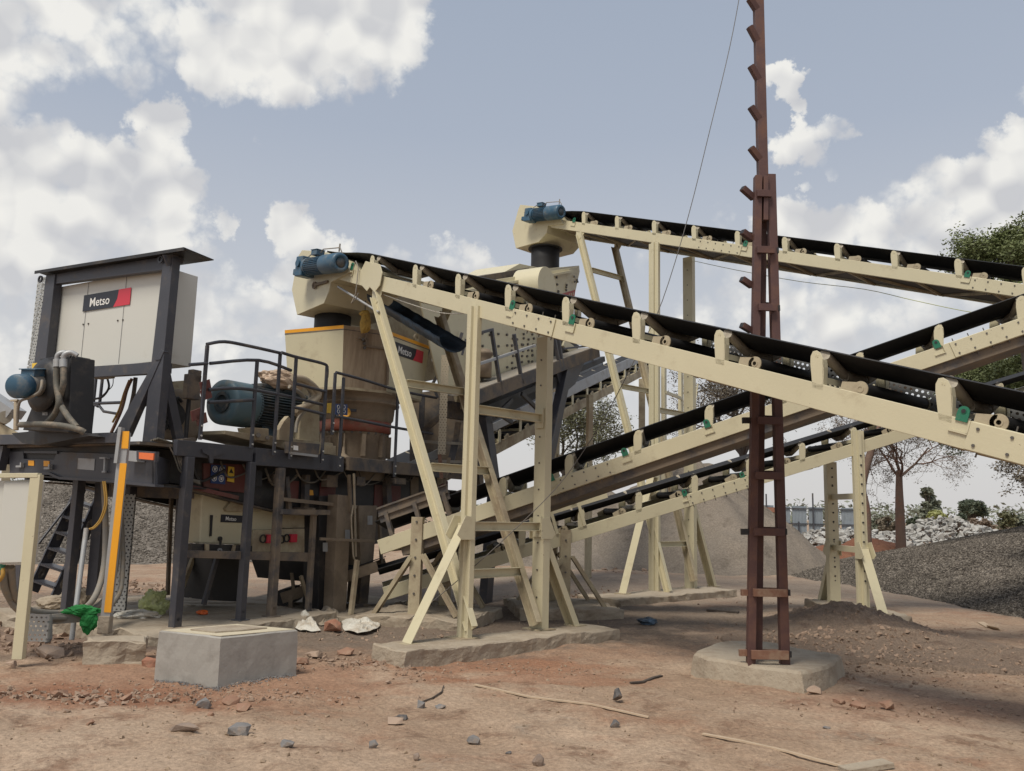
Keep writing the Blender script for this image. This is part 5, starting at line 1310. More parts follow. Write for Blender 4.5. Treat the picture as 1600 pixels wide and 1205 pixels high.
m2 = MB(); cc = ca + ax * Lm * .25 + V((0, 0, .15)); m2.obox(cc, ax * .13, ax.cross(UP).normalized() * .08, (0, 0, .045)); m2.obox(cc + V((0, 0, .045)), ax * .15, ax.cross(UP).normalized() * .1, (0, 0, .006)); m2.cyl(ca - ax * .04, ca + ax * .02, .15, n=20); m2.build('terminal_box', 'blue', oc, bevel=.008)
hz = lambda pts, r, m='hose': MB().tube(pts, r, 10).build('hydraulic_hose', m, oc)
tH = tO - .09
hz(smooth([HT(89, 572, tH), HT(88, 600, tH), HT(92, 628, tH - .02), HT(85, 648, tH), HT(72, 662, tH)]), .035)
hz(smooth([HT(99, 572, tH), HT(99, 600, tH), HT(93, 625, tH + .03), HT(102, 645, tH), HT(120, 668, tH)]), .035)
hz(smooth([HT(32, 664, tH - .1), HT(60, 663, tH - .15), HT(95, 665, tH - .12), HT(122, 671, tH - .05), HT(132, 676, tH)]), .035)
hz(smooth([HT(66, 594, tO - .3), HT(62, 612, tO - .32), HT(45, 622, tO - .3), HT(30, 630, tO - .28), HT(27, 665, tO - .2)]), .016, 'conduit')
m_ = MB()
for x in (89, 99): a, b = HT(x, 574, tH), HT(x, 562, tH); m_.cyl(a, b, .042, n=12); m_.tube(smooth([b, HT(x + 2, 554, tH), HT(x + 12, 551, tH + .05), HT(x + 22, 556, tH + .1)]), .03, 8)
m_.build('hose_fitting', 'steel', oc)
m_ = MB(); m_.tube([HT(26, 628, tO - .15), HT(25, 672, tO - .15)], .03, 8); m_.obox(HT(25, 626, tO - .15), VV * .07, U_ * .03, (0, 0, .01)); m_.build('conduit_post', 'hosebeige', oc)
sign_quad2 = MB().prism(polyT([(50, 568), (58, 567), (58, 576), (50, 576)], tO - .01), U_ * .006).build('warning_sticker', 'sign_yellow', oc)
m_ = MB(); m_.prism(polyT([(56, 575), (68, 566), (70, 572), (60, 600), (54, 602)], tO - .03), U_ * .02); m_.prism(polyT([(78, 572), (84, 568), (80, 592), (74, 590)], tO - .03), U_ * .02); m_.build('plastic_wrap', 'conduit', oc)
m_ = MB(); m_.cyl(HT(70, 647, tO - .02), HT(70, 647, tO), .01); m_.prism(polyT([(66, 644), (74, 644), (74, 649), (66, 649)], tO - .008), U_ * .005); m_.build('rating_plate', 'steel', oc)

# ---- rails and hoses seen in the gap behind the cooler
gr_ = thing('guard_railing', 'charcoal railing seen through the gap below the pale cabinet', 'railing', tuple(M(1.0, 2.9, 2.2)), 'charcoal railings on the plant deck')
tR = 1.2
def rr(pts, r, t, name, par, m='char'): return MB().tube([HT(x, y, t) for x, y in pts], r, 8).build(name, m, par)
rr([(150, 592), (141, 678)], .025, tR, 'post', gr_); rr([(160, 592), (156, 628), (152, 636)], .025, tR, 'post', gr_); rr([(132, 631), (190, 629)], .025, tR, 'rail', gr_); rr([(143, 635), (130, 665)], .022, tR, 'post', gr_)
rr([(132, 631), (155, 634), (162, 643), (185, 647)], .022, tR, 'rail', gr_)
hh = thing('hose_bundle', 'bundle of brown and beige hoses slanting down behind the diagonal brace under the cabinet', 'hoses', tuple(HT(200, 660, .6)))
for (P, r, m) in (([(206, 592), (198, 610), (190, 640), (174, 676)], .022, 'rustcut'), ([(202, 594), (194, 614), (186, 640), (176, 660)], .014, 'cableyellow'), ([(232, 606), (214, 632), (208, 645), (195, 668)], .05, 'hosebeige'), ([(232, 626), (212, 640), (200, 660), (196, 672)], .05, 'hosebeige'),
    ([(168, 592), (170, 606), (160, 620), (146, 624), (132, 628)], .016, 'black'), ([(177, 592), (175, 604), (162, 616), (158, 620)], .006, 'black'), ([(212, 590), (208, 620), (200, 650)], .03, 'char_dusty')):
    MB().tube(smooth([HT(x, y, .55) for x, y in P]), r, 8).build('hose', m, hh)

# ---- pump unit between cabinet and motor
pu = thing('pump_unit', 'grimy pump and tank unit between the cabinet frame and the big blue motor', 'pump unit', tuple(M(.7, .9, 2.22)))
MB().prism(polyO([(270, 596), (296, 594), (294, 634), (268, 636)], 1.1), N_ * .4).build('switch_box', 'cream_dirty', pu, bevel=.008)
m_ = MB(); c = HO(283, 655, 1.0); m_.lathe([(0, -.3), (.22, -.28), (.24, -.2), (.24, .3), (.18, .38), (0, .4)], c, UP, 24); m_.build('oil_tank', 'cream_muddy', pu)
m_ = MB(); c = HO(262, 650, .9); m_.cyl(c - VV * .2, c + VV * .15, .16, n=20); m_.cyl(c - VV * .3, c - VV * .2, .1); m_.build('pump', 'black', pu)
m_ = MB(); m_.tube(smooth([HO(258, 628, .8), HO(268, 618, .8), HO(276, 628, .8), HO(280, 640, .9)]), .03, 8); m_.tube(smooth([HO(266, 640, .8), HO(276, 622, .8), HO(284, 628, .8)]), .02, 8)
for k in range(4): m_.tube(smooth([HO(246 + k * 4, 672, .6), HO(250 + k * 5, 655 - k * 3, .6), HO(262 + k * 4, 670 + k, .6)]), .016, 6)
m_.build('pump_hose', 'black', pu)
m_ = MB(); m_.tube([HO(299, 580, .6), HO(290, 685, .6)], .03, 8); m_.tube([HO(302, 594, .5), HO(300, 625, .5)], .04, 8); m_.build('riser_pipe', 'black', pu)
m_ = MB(); m_.obox(HO(300, 605, .45), U_ * .1, N_ * .05, (0, 0, .16)); m_.obox(HO(304, 588, .45), U_ * .07, N_ * .05, (0, 0, .08)); m_.build('valve_block', 'char_dusty', pu, bevel=.01)
m_ = MB()
for (x, y) in ((321, 603), (322, 616), (307, 648), (315, 655)): c = HO(x, y, -.02); m_.obox(c, U_ * .07 + V((0, 0, .03)), N_ * .01, V((0, 0, .06)) - U_ * .02)
m_.build('hanging_tag', 'maroon', pu)
m_ = MB(); m_.prism(polyO([(296, 560), (312, 568), (311, 590), (300, 590)][0:0] or [(286, 686), (306, 684), (306, 700), (286, 699)], .2), N_ * .2); m_.build('pump_base', 'char_dusty', pu)

# ---- railings on the near edge
GR = 'charcoal railings on the plant deck'
def railing(label, o, posts, rails, r=.022):
    root = thing('guard_railing', label, 'railing', tuple(HO(posts[0][-1][0], posts[0][-1][1], o)), GR)
    for P in posts:
        a, b = HO(*P[0], o), HO(*P[-1], o)
        b = V((a.x, a.y, b.z)); m_ = MB(); m_.bar(a, b, .045, .03, U_); 
        pb = m_.build('post', 'char', root, bevel=.003)
        n_ = MB()
        for k in (.05, .17): n_.cyl(b + V((0, 0, k)) - N_ * .03, b + V((0, 0, k)) - N_ * .012, .013, n=6)
        merge(pb, n_, 'boltbright')
    for R_ in rails: MB().tube(smooth([HO(x, y, o) for x, y in R_], 4) if len(R_) > 2 else [HO(x, y, o) for x, y in R_], r, 8).build('rail', 'char', root)
    return root
railing('charcoal railing with high top rail in front of the big blue motor', -.04,
   [[(324, 540), (320, 688)], [(438, 551), (428, 712)], [(402, 563), (390, 700)]],
   [[(323, 538), (351, 534), (390, 541), (439, 552)], [(328, 568), (404, 563), (455, 579)], [(326, 609), (375, 607), (438, 617), (507, 633)], [(326, 629), (396, 625)], [(296, 570), (324, 568)]])
railing('charcoal railing section with rounded corner, over the hoses right of the big blue motor', -.10,
   [[(463, 558), (453, 718)], [(511, 572), (503, 724)]], [[(440, 551), (463, 558), (504, 568), (511, 574), (511, 590)], [(457, 636), (480, 641), (508, 648)], [(463, 600), (509, 612)]])
railing('long charcoal railing passing in front of the crusher bowl, sloping down to the right', -.08,
   [[(537, 590), (527, 733)], [(524, 583), (523, 680)], [(622, 610), (613, 745)]], [[(525, 582), (570, 594), (622, 610), (682, 622)], [(523, 650), (560, 657), (622, 669), (676, 678)]])

# ---- big electric motor
em = thing('electric_motor', 'big blue-grey electric motor with ribbed dark body, behind the railing left of the crusher', 'motor', tuple(M(1.9, .7, 2.3)))
ca, ce = HO(346, 628, .70), HO(466, 640, .70)
ca = V((ca.x, ca.y, ca.z)); ax = U_.copy(); Rm = .315
m_ = MB(); m_.lathe([(.12, .03), (.22, .0), (.31, .012), (Rm, .05), (Rm, .42), (Rm - .02, .45), (Rm - .02, .5)], ca, ax, 40); m_.lathe([(0, .04), (.13, .04), (.13, .0), (.125, .0)], ca, ax, 24)
cov = m_.build('fan_cover', 'blue_big', em)
m_ = MB(); m_.lathe([(0, .035), (.135, .035), (.14, .02)], ca, ax, 24); m_.ring(ca + ax * -.006, ax, .10, .145, .01, 24); m_.build('cooling_grille', 'navy', cov)
Lb = 1.02
m_ = MB(); m_.cyl(ca + ax * .46, ca + ax * (.46 + Lb), Rm * .78, n=32)
for i in range(44):
    an = 2 * math.pi * i / 44; e_ = UP * math.cos(an) + N_ * math.sin(an); m_.obox(ca + ax * (.46 + Lb / 2) + e_ * Rm * .86, ax * Lb * .5, e_ * Rm * .11, ax.cross(e_) * .006)
m_.build('ribbed_housing', 'navy', em)
m_ = MB(); m_.cyl(ca + ax * (.44 + Lb), ca + ax * (.56 + Lb), Rm * .95, n=32); m_.cyl(ca + ax * (.56 + Lb), ca + ax * (.95 + Lb), .06); m_.build('end_shield', 'navy', em)
m_ = MB(); c = ca + ax * .8 + UP * (Rm + .07); m_.obox(c - UP * .07, ax * .2, N_ * .12, (0, 0, .03)); m_.obox(ca + ax * 1.25 + UP * (Rm * .95), ax * .18, N_ * .1, (0, 0, .03)); m_.build('terminal_box', 'navy', em, bevel=.015)
for k in (.62, 1.32):
    for sg in (-1, 1): MB().prism([ca + ax * k + N_ * sg * .14 + UP * -.26, ca + ax * (k + .14) + N_ * sg * .14 + UP * -.26, ca + ax * (k + .2) + N_ * sg * .30 + UP * -.40, ca + ax * (k - .06) + N_ * sg * .30 + UP * -.40], UP * -.03).build('motor_foot', 'navy', em)
bs = MB(); zb_ = ca.z - .43
bs.prism([V((p.x, p.y, 0)) + UP * z for p, z in ((M(.9, .28), zb_), (M(3.0, .28), zb_), (M(3.0, .28), zb_ - .16), (M(2.4, .28), zb_ - .20), (M(.9, .28), zb_ - .05))], N_ * .75)
bs.build('motor_base', 'cream_dirty', em, bevel=.006)
m_ = MB(); m_.prism(polyO([(436, 672), (444, 658), (451, 650), (454, 654), (452, 690), (436, 688)], .1), N_ * .08); m_.prism(polyO([(395, 668), (420, 670), (420, 690), (400, 688)], .18), N_ * .3); m_.build('base_bracket', 'cream_dirty', em, bevel=.006)
m_ = MB(); m_.cyl(HO(404, 680, .1), HO(404, 680, .2), .035, n=6, smooth=False); m_.cyl(HO(418, 684, .1), HO(418, 684, .2), .03, n=6, smooth=False); m_.build('base_bolt', 'bolt', em)
# plastic wrap and hoses on the motor
def blob(name, m, c, sx, sy, sz, ax_, seed, par, amp=.25, sub=4):
    bm = bmesh.new(); bmesh.ops.create_icosphere(bm, subdivisions=sub, radius=1)
    x, y = V(ax_).normalized(), UP.cross(V(ax_)).normalized(); mb = MB(); vs = []
    for v in bm.verts:
        n_ = noise.fractal(v.co * 1.6 + V((seed, 0, 0)), 1, 2, 5) * amp + abs(noise.noise(v.co * 4 + V((0, seed, 0)))) * amp * .4; q = v.co * (1 + n_)
        vs.append(V(c) + x * q.x * sx + y * q.y * sy + UP * q.z * sz)
    mb.add(vs, [tuple(v.index for v in f.verts) for f in bm.faces], False); bm.free()
    return mb.build(name, m, par, origin=None if par is not None else c)
wr = blob('plastic_wrap', 'bagpink', ca + ax * 1.02 + UP * (Rm + .13) - N_ * .05, .42, .17, .15, U_, 3, None)
tag(wr, 'crumpled dusty pinkish wrap lying on top of the big blue motor', 'wrap')
hb = thing('hose_bundle', 'bundle of thick beige hoses arching down at the right end of the big blue motor', 'hoses', tuple(HO(480, 640, .2)))
for k, (P, r) in enumerate((([(458, 590), (476, 593), (494, 608), (497, 620), (480, 634), (462, 640)], .05), ([(462, 596), (484, 606), (490, 620), (476, 634), (462, 648)], .04), ([(474, 600), (484, 612), (482, 630), (466, 655), (462, 676)], .025), ([(494, 628), (480, 640), (468, 656), (464, 668)], .014), ([(452, 604), (466, 612), (476, 622)], .03))):
    MB().tube(smooth([HO(x, y, .15 + .05 * k) for x, y in P]), r, 10).build('hose', 'hosebeige' if k < 2 else 'conduit', hb)
# belt guard / drive housing
bg_ = MB(); bg_.prism(polyO([(470, 640), (480, 628), (500, 620), (500, 700), (466, 690)], .35), N_ * .5); o = bg_.build('drive_housing', 'cream_dirty', None, bevel=.02, origin=M(2.9, .5, 2.3)); tag(o, 'dusty cream drive housing between the hoses and the crusher bowl', 'housing')
bg_ = MB(); bg_.prism(polyO([(466, 602), (490, 600), (500, 612), (500, 640), (478, 640)], .7), N_ * .4); o2 = bg_.build('housing_hood', 'cream_dirty', o, bevel=.02, origin=M(2.9, .5, 2.3))

# ---- cone crusher
CC = V((-2.62, 14.1, 0))
cr = thing('cone_crusher', 'dust-covered cone crusher with red-brown ring, under the cream feed hopper', 'crusher', tuple(CC + UP * 2.25))
def zat(py, rr_=.6, px=555): return hit(px, py, CC - V((0, rr_, 0)), V((0, 1, 0))).z
z1 = zat(612); z2 = zat(655); z3 = zat(673); z4 = zat(720)
m_ = MB(); m_.lathe([(.80, z1 + .02), (.80, z1 - .03), (.74, z1 - .05), (.70, z1 - .13), (.73, z1 - .14), (.73, z1 - .17), (.66, z1 - .18), (.64, z2 + .05), (.60, z2)], CC, UP, 48); m_.build('upper_bowl', 'cream_muddy', cr)
m_ = MB(); m_.lathe([(.585, z2 + .005), (.61, z2), (.61, z3 + .02), (.58, z3)], CC, UP, 48); m_.build('clamp_ring', 'ringred', cr)
m_ = MB(); m_.lathe([(.56, z3 + .01), (.57, z3 - .02), (.55, z3 - .04), (.54, z4 - .3)], CC, UP, 48)
for k in range(10): 
    a = R(36 * k + 8); d_ = V((math.cos(a), math.sin(a), 0)); m_.obox(CC + d_ * .57 + UP * (z3 - .22), d_ * .05, d_.cross(UP) * .03, (0, 0, .18))
m_.build('lower_frame', 'cream_muddy', cr)
m_ = MB()
for k in range(26):
    a = R(360 / 26 * k); d_ = V((math.cos(a), math.sin(a), 0)); m_.cyl(CC + d_ * .56 + UP * (z3 - .035), CC + d_ * .56 + UP * (z3 + .0), .022, n=6, smooth=False)
merge(part(cr, 'clamp_ring'), m_, 'bolt')
d_ = (EYE - CC); d_.z = 0; d_.normalize(); sd_ = d_.cross(UP)
m_ = MB(); m_.ring(HT(574, 649, 0) * 0 + CC + d_ * .70 + sd_ * .17 + UP * zat(648), V((d_.x, d_.y, .5)), .05, .10, .04, 20); m_.build('lifting_eye', 'yellow', cr)
m_ = MB(); c = CC + d_ * .58 + sd_ * .15 + UP * zat(712); m_.lathe([(0, 0), (.12, 0), (.10, .04), (.03, .09), (.02, .2)], c - UP * .06, UP, 16); m_.obox(c + UP * .2, sd_ * .01, d_ * .01, (0, 0, .15)); m_.build('pulley_bracket', 'cream_muddy', cr)
c = CC + d_ * .50 + sd_ * .40 + UP * zat(702); MB().cyl(c - UP * .15, c + UP * .2, .05).build('hydraulic_cylinder', 'cream_muddy', cr)
sb = MB(); P = [HO(525, 631, .1), HO(543, 632, .1), (HO(543, 649, .1)), HO(524, 648, .1)]; so = sb.prism(P, N_ * .006).build('mandatory_sign', 'sign_blue', cr)
for (x, y) in ((529, 636), (529, 643), (538, 636), (538, 643)): MB().ring(HO(x, y, .094), N_, .022, .03, .004, 16).build('pictogram', 'white', so)
MB().prism([HO(512, 630, .1), HO(518, 630, .1), HO(517, 646, .1), HO(511, 645, .1)], N_ * .006).build('warning_sign', 'sign_yellow', cr)
m_ = MB(); m_.obox(CC + d_ * .665 + sd_ * .03 + UP * zat(642), sd_ * .05, d_ * .004, (0, 0, .022)); m_.build('number_plate', 'logo_dark', cr)

# ---- feed hopper (square with cut corner)
zt_ = 4.42; zb_ = 3.47
Lf = hit(537, 508, V((0, 13.0, 0)), V((0, 1, 0)))
zt_ = Lf.z
def atz(px, py, z): return hit(px, py, V((0, 0, z)), UP)
Ltop = [atz(445, 516, zt_), atz(537, 508, zt_), atz(612, 519, zt_), atz(671, 541, zt_)]
a0, a1, a2, a3 = Ltop
cenH = (a0 + a3) / 2
hp = thing('feed_hopper', 'cream octagonal feed hopper with orange rim band, mud-streaked front face and dark-red logo plate', 'hopper', tuple(V((cenH.x, cenH.y, 3.45))))
back = [a3 + (a0 - a1) * 1.0 + (a3 - a2) * .3, a0 + (a3 - a2) * 1.0 + (a0 - a1) * .3]
top = [a0, a1, a2, a3] + [a3 + (a3 - a2).normalized() * .35 - (a1 - a0).normalized() * .45, a0 + (a3 - a2).normalized() * 1.1 + (a0 - a1).normalized() * .1]
top[4] = a3 + (a0 - a1).normalized() * 1.0 + (a3 - a2).normalized() * .25
top[5] = a0 + (a3 - a2).normalized() * .95
cen = sum(top, V()) / 6
bot = [V((p.x + (cen.x - p.x) * .09, p.y + (cen.y - p.y) * .09, zb_)) for p in top]
faces_m = ['cream', 'mud_streak', 'cream', 'cream_dirty', 'cream_dirty', 'cream_dirty']
for i in range(6):
    a, b, c, d = top[i], top[(i + 1) % 6], bot[(i + 1) % 6], bot[i]
    nrm = (b - a).cross(d - a).normalized(); ins = nrm if nrm.dot(cen - a) > 0 else -nrm
    MB().prism([a, b, c, d], ins * .02).build('side_panel', faces_m[i], hp)
    k = .055
    e = [a - ins * .003, b - ins * .003, b + (c - b) * k - ins * .003, a + (d - a) * k - ins * .003]
    if i != 1: MB().prism(e, ins * .002).build('rim_band', 'orange_band' if i in (0, 2, 5) else 'yellow', hp)
MB().prism([p - UP * .0 for p in bot], UP * -.04).build('bottom_flange', 'cream_dirty', hp)
MB().prism([p - UP * .06 for p in top], UP * -.01).build('hopper_cover', 'char_dusty', hp)
# logo on right panel
a, b, c, d = top[2], top[3], bot[3], bot[2]
nr = (b - a).cross(d - a).normalized(); nr = nr if nr.dot(EYE - a) > 0 else -nr
q = [hit(x, y, a, nr) for x, y in ((616, 533.5), (662, 545), (660, 565), (614, 551))]
ux = (b - a).normalized(); w_ = (q[1] - q[0]).dot(ux); h_ = (q[0].z - q[3].z + q[1].z - q[2].z) / 2
dn = ((d - a) - ux * (d - a).dot(ux)).normalized()
logo(hp, q[0], q[0] + ux * w_, q[0] + ux * w_ + dn * h_, q[0] + dn * h_, nr, w_ * .44)
# muddy door frame on the front face
a, b, c, d = top[1], top[2], bot[2], bot[1]; nr = (b - a).cross(d - a).normalized(); nr = nr if nr.dot(EYE - a) > 0 else -nr
F_ = lambda u, v: a + (b - a) * u + (d - a) * v + nr * .02
m_ = MB()
for (p, q_) in ((F_(.45, .05), F_(.45, .28)), (F_(.45, .3), F_(.95, .3)), (F_(.92, .3), F_(.92, .9)), (F_(.3, .18), F_(.5, .18))): m_.bar(p, q_, .05, .03, nr)
m_.build('door_frame', 'cream_muddy', hp)
m_ = MB(); 
for u, v in ((.38, .2), (.41, .26), (.42, .33)): m_.cyl(F_(u, v), F_(u, v) + nr * .03, .025, n=8)
m_.build('door_latch', 'bolt', hp)
MB().ring(a3 + (a2 - a3) * .35 + UP * .06, -VV, .035, .07, .03, 16).build('lifting_eye', 'cream_dirty', hp)

# sack hanging on the hopper corner
sk = blob('hanging_sack', 'sack', atY(571, 505, 12.9), .085, .07, .16, (1, 0, 0), 9, None, .18); tag(sk, 'small ochre sack hanging from the front conveyor over the feed hopper', 'sack')
MB().tube([atY(571, 470, 12.95), atY(570, 490, 12.9)], .008, 5).build('sack_cord', 'hose', sk, origin=tuple(sk.location))
blob('sack_neck', 'sack', atY(570, 490, 12.9), .075, .05, .055, (1, 0, 0), 5, sk, .3, 3).parent = None
for o in list(COL.objects):
    if o.name.startswith('sack_neck'):
        o.parent = sk; o.data.transform(Matrix.Translation(-V(sk.location)))

# blue sheet under the front conveyor
tp = MB(); rows = []
pa = [cA.inv @ hit(x, y, cA.w(0, .6, 0), cA.ey) for x, y in ((592, 476), (630, 499), (668, 522), (706, 545))]
nU, nV = 24, 10; vs = []
for i in range(nU + 1):
    k = i / nU * (len(pa) - 1); j = min(int(k), len(pa) - 2); c = pa[j].lerp(pa[j + 1], k - j)
    for jv in range(nV + 1):
        v = jv / nV; an = math.pi * v; vs.append(cA.w(c.x, .6 - .25 * math.cos(an), c.z + .12 - .17 * math.sin(an) + .004 * math.sin(i * 1.9 + v * 5)))
fs = [(i * (nV + 1) + j, i * (nV + 1) + j + 1, (i + 1) * (nV + 1) + j + 1, (i + 1) * (nV + 1) + j) for i in range(nU) for j in range(nV)]
tp.add(vs, fs, True); o = tp.build('tarpaulin', 'tarp', None, origin=tuple(cA.w(3, .5, -.5))); tag(o, 'dark blue trough-shaped sheet slung under the front conveyor above the logo hopper', 'sheet')
md = o.modifiers.new('solid', 'SOLIDIFY'); md.thickness = .012
m_ = MB(); m_.tube([cA.hit(528, 448, .0), cA.hit(592, 488, 0.0)], .018, 6); o = m_.build('support_pipe', 'steel', o, origin=tuple(cA.w(3, .5, -.5)))

# ---- lubrication unit under the deck
lu_ = thing('lubrication_unit', 'cream box-shaped lubrication unit with small dark logo plate, hanging below the deck behind the legs', 'lubrication unit', tuple(M(1.3, 1.0, .9)))
oL_ = .52
MB().prism(polyO([(316, 759), (362, 764), (376, 782), (416, 789), (432, 797), (432, 866), (395, 866), (393, 852), (312, 849)], oL_), N_ * .36).build('tank_body', 'cream', lu_, bevel=.02)
MB().prism(polyO([(352, 795), (366, 779), (378, 780), (414, 788), (408, 800), (354, 799)], oL_ - .05), N_ * .3).build('tank_hatch', 'cream_dirty', lu_, bevel=.008)
MB().prism(polyO([(396, 828), (476, 826), (476, 866), (393, 866)], oL_ - .1), N_ * .3).build('filter_box', 'cream_dirty', lu_, bevel=.008)
MB().prism(polyO([(432, 798), (476, 804), (476, 825), (432, 826)], oL_ - .02), N_ * .3).build('tank_body', 'cream_dirty', lu_, bevel=.01)
for (x, y, s_) in ((421, 842, .06), (458, 841, .06)): c = HO(x, y, oL_ - .13); MB().obox(c, U_ * s_, N_ * .03, (0, 0, s_)).build('red_filter', 'red', lu_, bevel=.01)
for (x, y) in ((412, 842), (449, 841), (441, 843)): MB().ring(HO(x, y, oL_ - .13), N_, .045, .06, .02, 18).build('gauge_ring', 'black', lu_)
MB().prism(polyO([(329, 805), (333, 805), (331, 838), (328, 838)], oL_ - .02), N_ * .01).build('sight_glass', 'black', lu_)
m_ = MB(); c = HO(345, 842, oL_ - .03); m_.cyl(c, c + N_ * .04, .03); m_.obox(c - UP * .05, U_ * .012, N_ * .01, (0, 0, .05)); m_.build('drain_tap', 'black', lu_)
a, b, c, d = polyO([(346, 804), (380, 806), (379, 817), (345, 816)], oL_ - .012)
m_ = MB(); m_.prism([a, b, c, d], N_ * .006); lp = m_.build('logo_plate', 'logo_dark', lu_)
text_mesh('Metso', (b - a).length * .48, 'white', a * .28 + b * .22 + c * .22 + d * .28 - N_ * .004, (b - a), UP, 'lettering', lp, th=.003)
MB().prism(polyO([(280, 860), (490, 864), (490, 878), (280, 871)], .02), N_ * .10).build('carrier_beam', 'char_dusty', lu_, bevel=.004)
MB().prism(polyO([(300, 850), (394, 853), (394, 866), (300, 862)], .35), N_ * .3).build('carrier_shelf', 'black', lu_)
m_ = MB(); m_.prism(polyO([(322, 850), (327, 850), (327, 861), (363, 864), (366, 852), (369, 852), (366, 868), (322, 864)], .3), N_ * .03); m_.build('shelf_bracket', 'cream_dirty', lu_)
MB().ring(HO(344, 861, .28), N_, .018, .035, .02, 14).build('shelf_eye', 'steel', lu_)
MB().prism(polyO([(332, 872), (374, 874), (370, 940), (328, 938)], 1.1), N_ * .7).build('drop_chute', 'black', lu_)
for (a, b) in (((312, 874), (300, 935)), ((302, 872), (282, 925))): MB().bar(HO(*a, 1.5), HO(*b, 1.5), .06, .05, U_).build('carrier_leg', 'cream_dirty', lu_)

# small tail conveyor low under the crusher
tl = thing('belt_conveyor', 'grimy tail of a short belt conveyor low on the ground under the crusher columns', 'conveyor', tuple(atY(480, 930, 13.2)), GRPC)
a, b = atY(440, 935, 13.2), atY(590, 885, 13.4)
for dy in (0, .9): MB().bar(a + V((0, dy, 0)), b + V((0, dy, 0)), .16, .05, UP).build('stringer', 'cream_muddy', tl)
MB().prism([a + V((0, .03, .1)), b + V((0, .03, .1)), b + V((0, .87, .1)), a + V((0, .87, .1))], UP * .015).build('belt', 'rubber', tl)
MB().cyl(a + V((0, .03, 0)), a + V((0, .87, 0)), .13, n=20).build('tail_pulley', 'black', tl)
for k in (.12, .3, .5): p = a.lerp(b, k); MB().prism([p + V((-.02, -.02, .05)), p + V((.03, -.02, .05)), p + V((-.02, -.02, .32)), p + V((-.07, -.02, .32))], (0, .04, 0)).build('idler_bracket', 'cream_muddy', tl)
for k in (.1, .6):
    for dy in (0, .9): p = a.lerp(b, k) + V((0, dy, 0)); MB().bar(V((p.x, p.y, 0)), p, .06, .06).build('leg', 'cream_muddy', tl)

# ---- access ladder
ld = thing('access_ladder', 'charcoal ship ladder with oval-holed stringers behind the yellow striped pole', 'ladder', tuple(M(1, 3.9, 0)))
dL = hit(91, 934, V((0, 12.6, 0)), V((0, 1, 0)))
def LD(px, py, off=0): return hit(px, py, dL + N_ * off, N_)
def strg(p_top, p_bot, off, w=.17):
    a, b = LD(*p_top, off), LD(*p_bot, off); d = (b - a).normalized(); n_ = UP.cross(N_).normalized(); n_ = (n_ - d * n_.dot(d)).normalized()
    m_ = MB(); L_ = (b - a).length; m_.prism([a + n_ * w / 2, b + n_ * w / 2, b - n_ * w / 2, a - n_ * w / 2], N_ * .012); m_.prism([a + n_ * w / 2, b + n_ * w / 2, b + n_ * (w / 2 - .01), a + n_ * (w / 2 - .01)], N_ * .04)
    o = m_.build('stringer', 'char', ld); h_ = MB(); k = .3
    while k < L_ - .15:
        c = a + d * k; pts = [c + d * .085 * math.cos(i * math.pi / 8) + n_ * .042 * math.sin(i * math.pi / 8) - N_ * .003 for i in range(16)]; h_.prism(pts, N_ * .018); k += .30
    merge(o, h_, 'gravel_grey'); return a, b
R0, R1 = strg((165, 762), (88, 936), 0)
L0_, L1_ = strg((133, 752), (52, 924), .62)
n = 7
for k in range(n):
    t = (k + .35) / n; p, q = R0.lerp(R1, t), L0_.lerp(L1_, t)
    m_ = MB(); m_.extr([(-.10, -.012), (.10, -.012), (.10, .012), (-.10, .012)], p, q, U_)
    for i in range(14): c = p.lerp(q, (i + .5) / 14) + UP * .014; m_.obox(c - U_ * .095, U_ * .012, (q - p).normalized() * .014, (0, 0, .01))
    m_.build('tread', 'char', ld)
MB().tube([LD(122, 770, .62) + UP * .0, LD(60, 850, .62)], .02, 8).build('handrail', 'char', ld)
MB().bar(LD(115, 800), LD(140, 745), .03, .03).build('handrail', 'char', ld)

# ---- vibrating screen
oS = -.2
def lu(px, py, o=oS): return HO(px, py, o)
vs_ = thing('vibrating_screen', 'tilted cream vibrating screen box with bolt rows and faded red plate, under the highest conveyor', 'screen', tuple(lu(820, 560)))
S_poly = [(655, 462), (700, 456), (780, 436), (903, 417), (906, 424), (896, 470), (888, 540), (862, 570), (740, 600), (735, 612), (690, 615), (672, 540)]
MB().prism(polyO(S_poly, oS), N_ * .03).build('side_plate', 'cream', vs_, bevel=.004)
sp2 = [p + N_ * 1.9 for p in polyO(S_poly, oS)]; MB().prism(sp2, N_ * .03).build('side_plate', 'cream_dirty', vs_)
def lipline(pts, o, w, d, name, m): 
    P = [lu(x, y, o) for x, y in pts]
    mb = MB()
    for i in range(len(P) - 1): mb.bar(P[i], P[i + 1], w, d, UP)
    return mb.build(name, m, vs_)
lipline([(700, 461), (780, 445), (893, 424)], oS - .05, .05, .1, 'top_flange', 'cream')
lipline([(655, 456), (740, 440), (812, 427)], oS + .5, .18, .5, 'top_cover', 'char_dusty')
P = polyO([(812, 412), (850, 420), (905, 415), (906, 425), (800, 440), (760, 440)], oS + .3); MB().prism(P, N_ * 1.1).build('feed_box', 'cream', vs_, bevel=.006)
c = lu(818, 452); MB().cyl(c - N_ * .55, c + N_ * .05, .40, n=36).build('vibrator_drum', 'cream', vs_)
c2 = c + V((0, 0, .1))
m_ = MB(); rnd = random.Random(2)
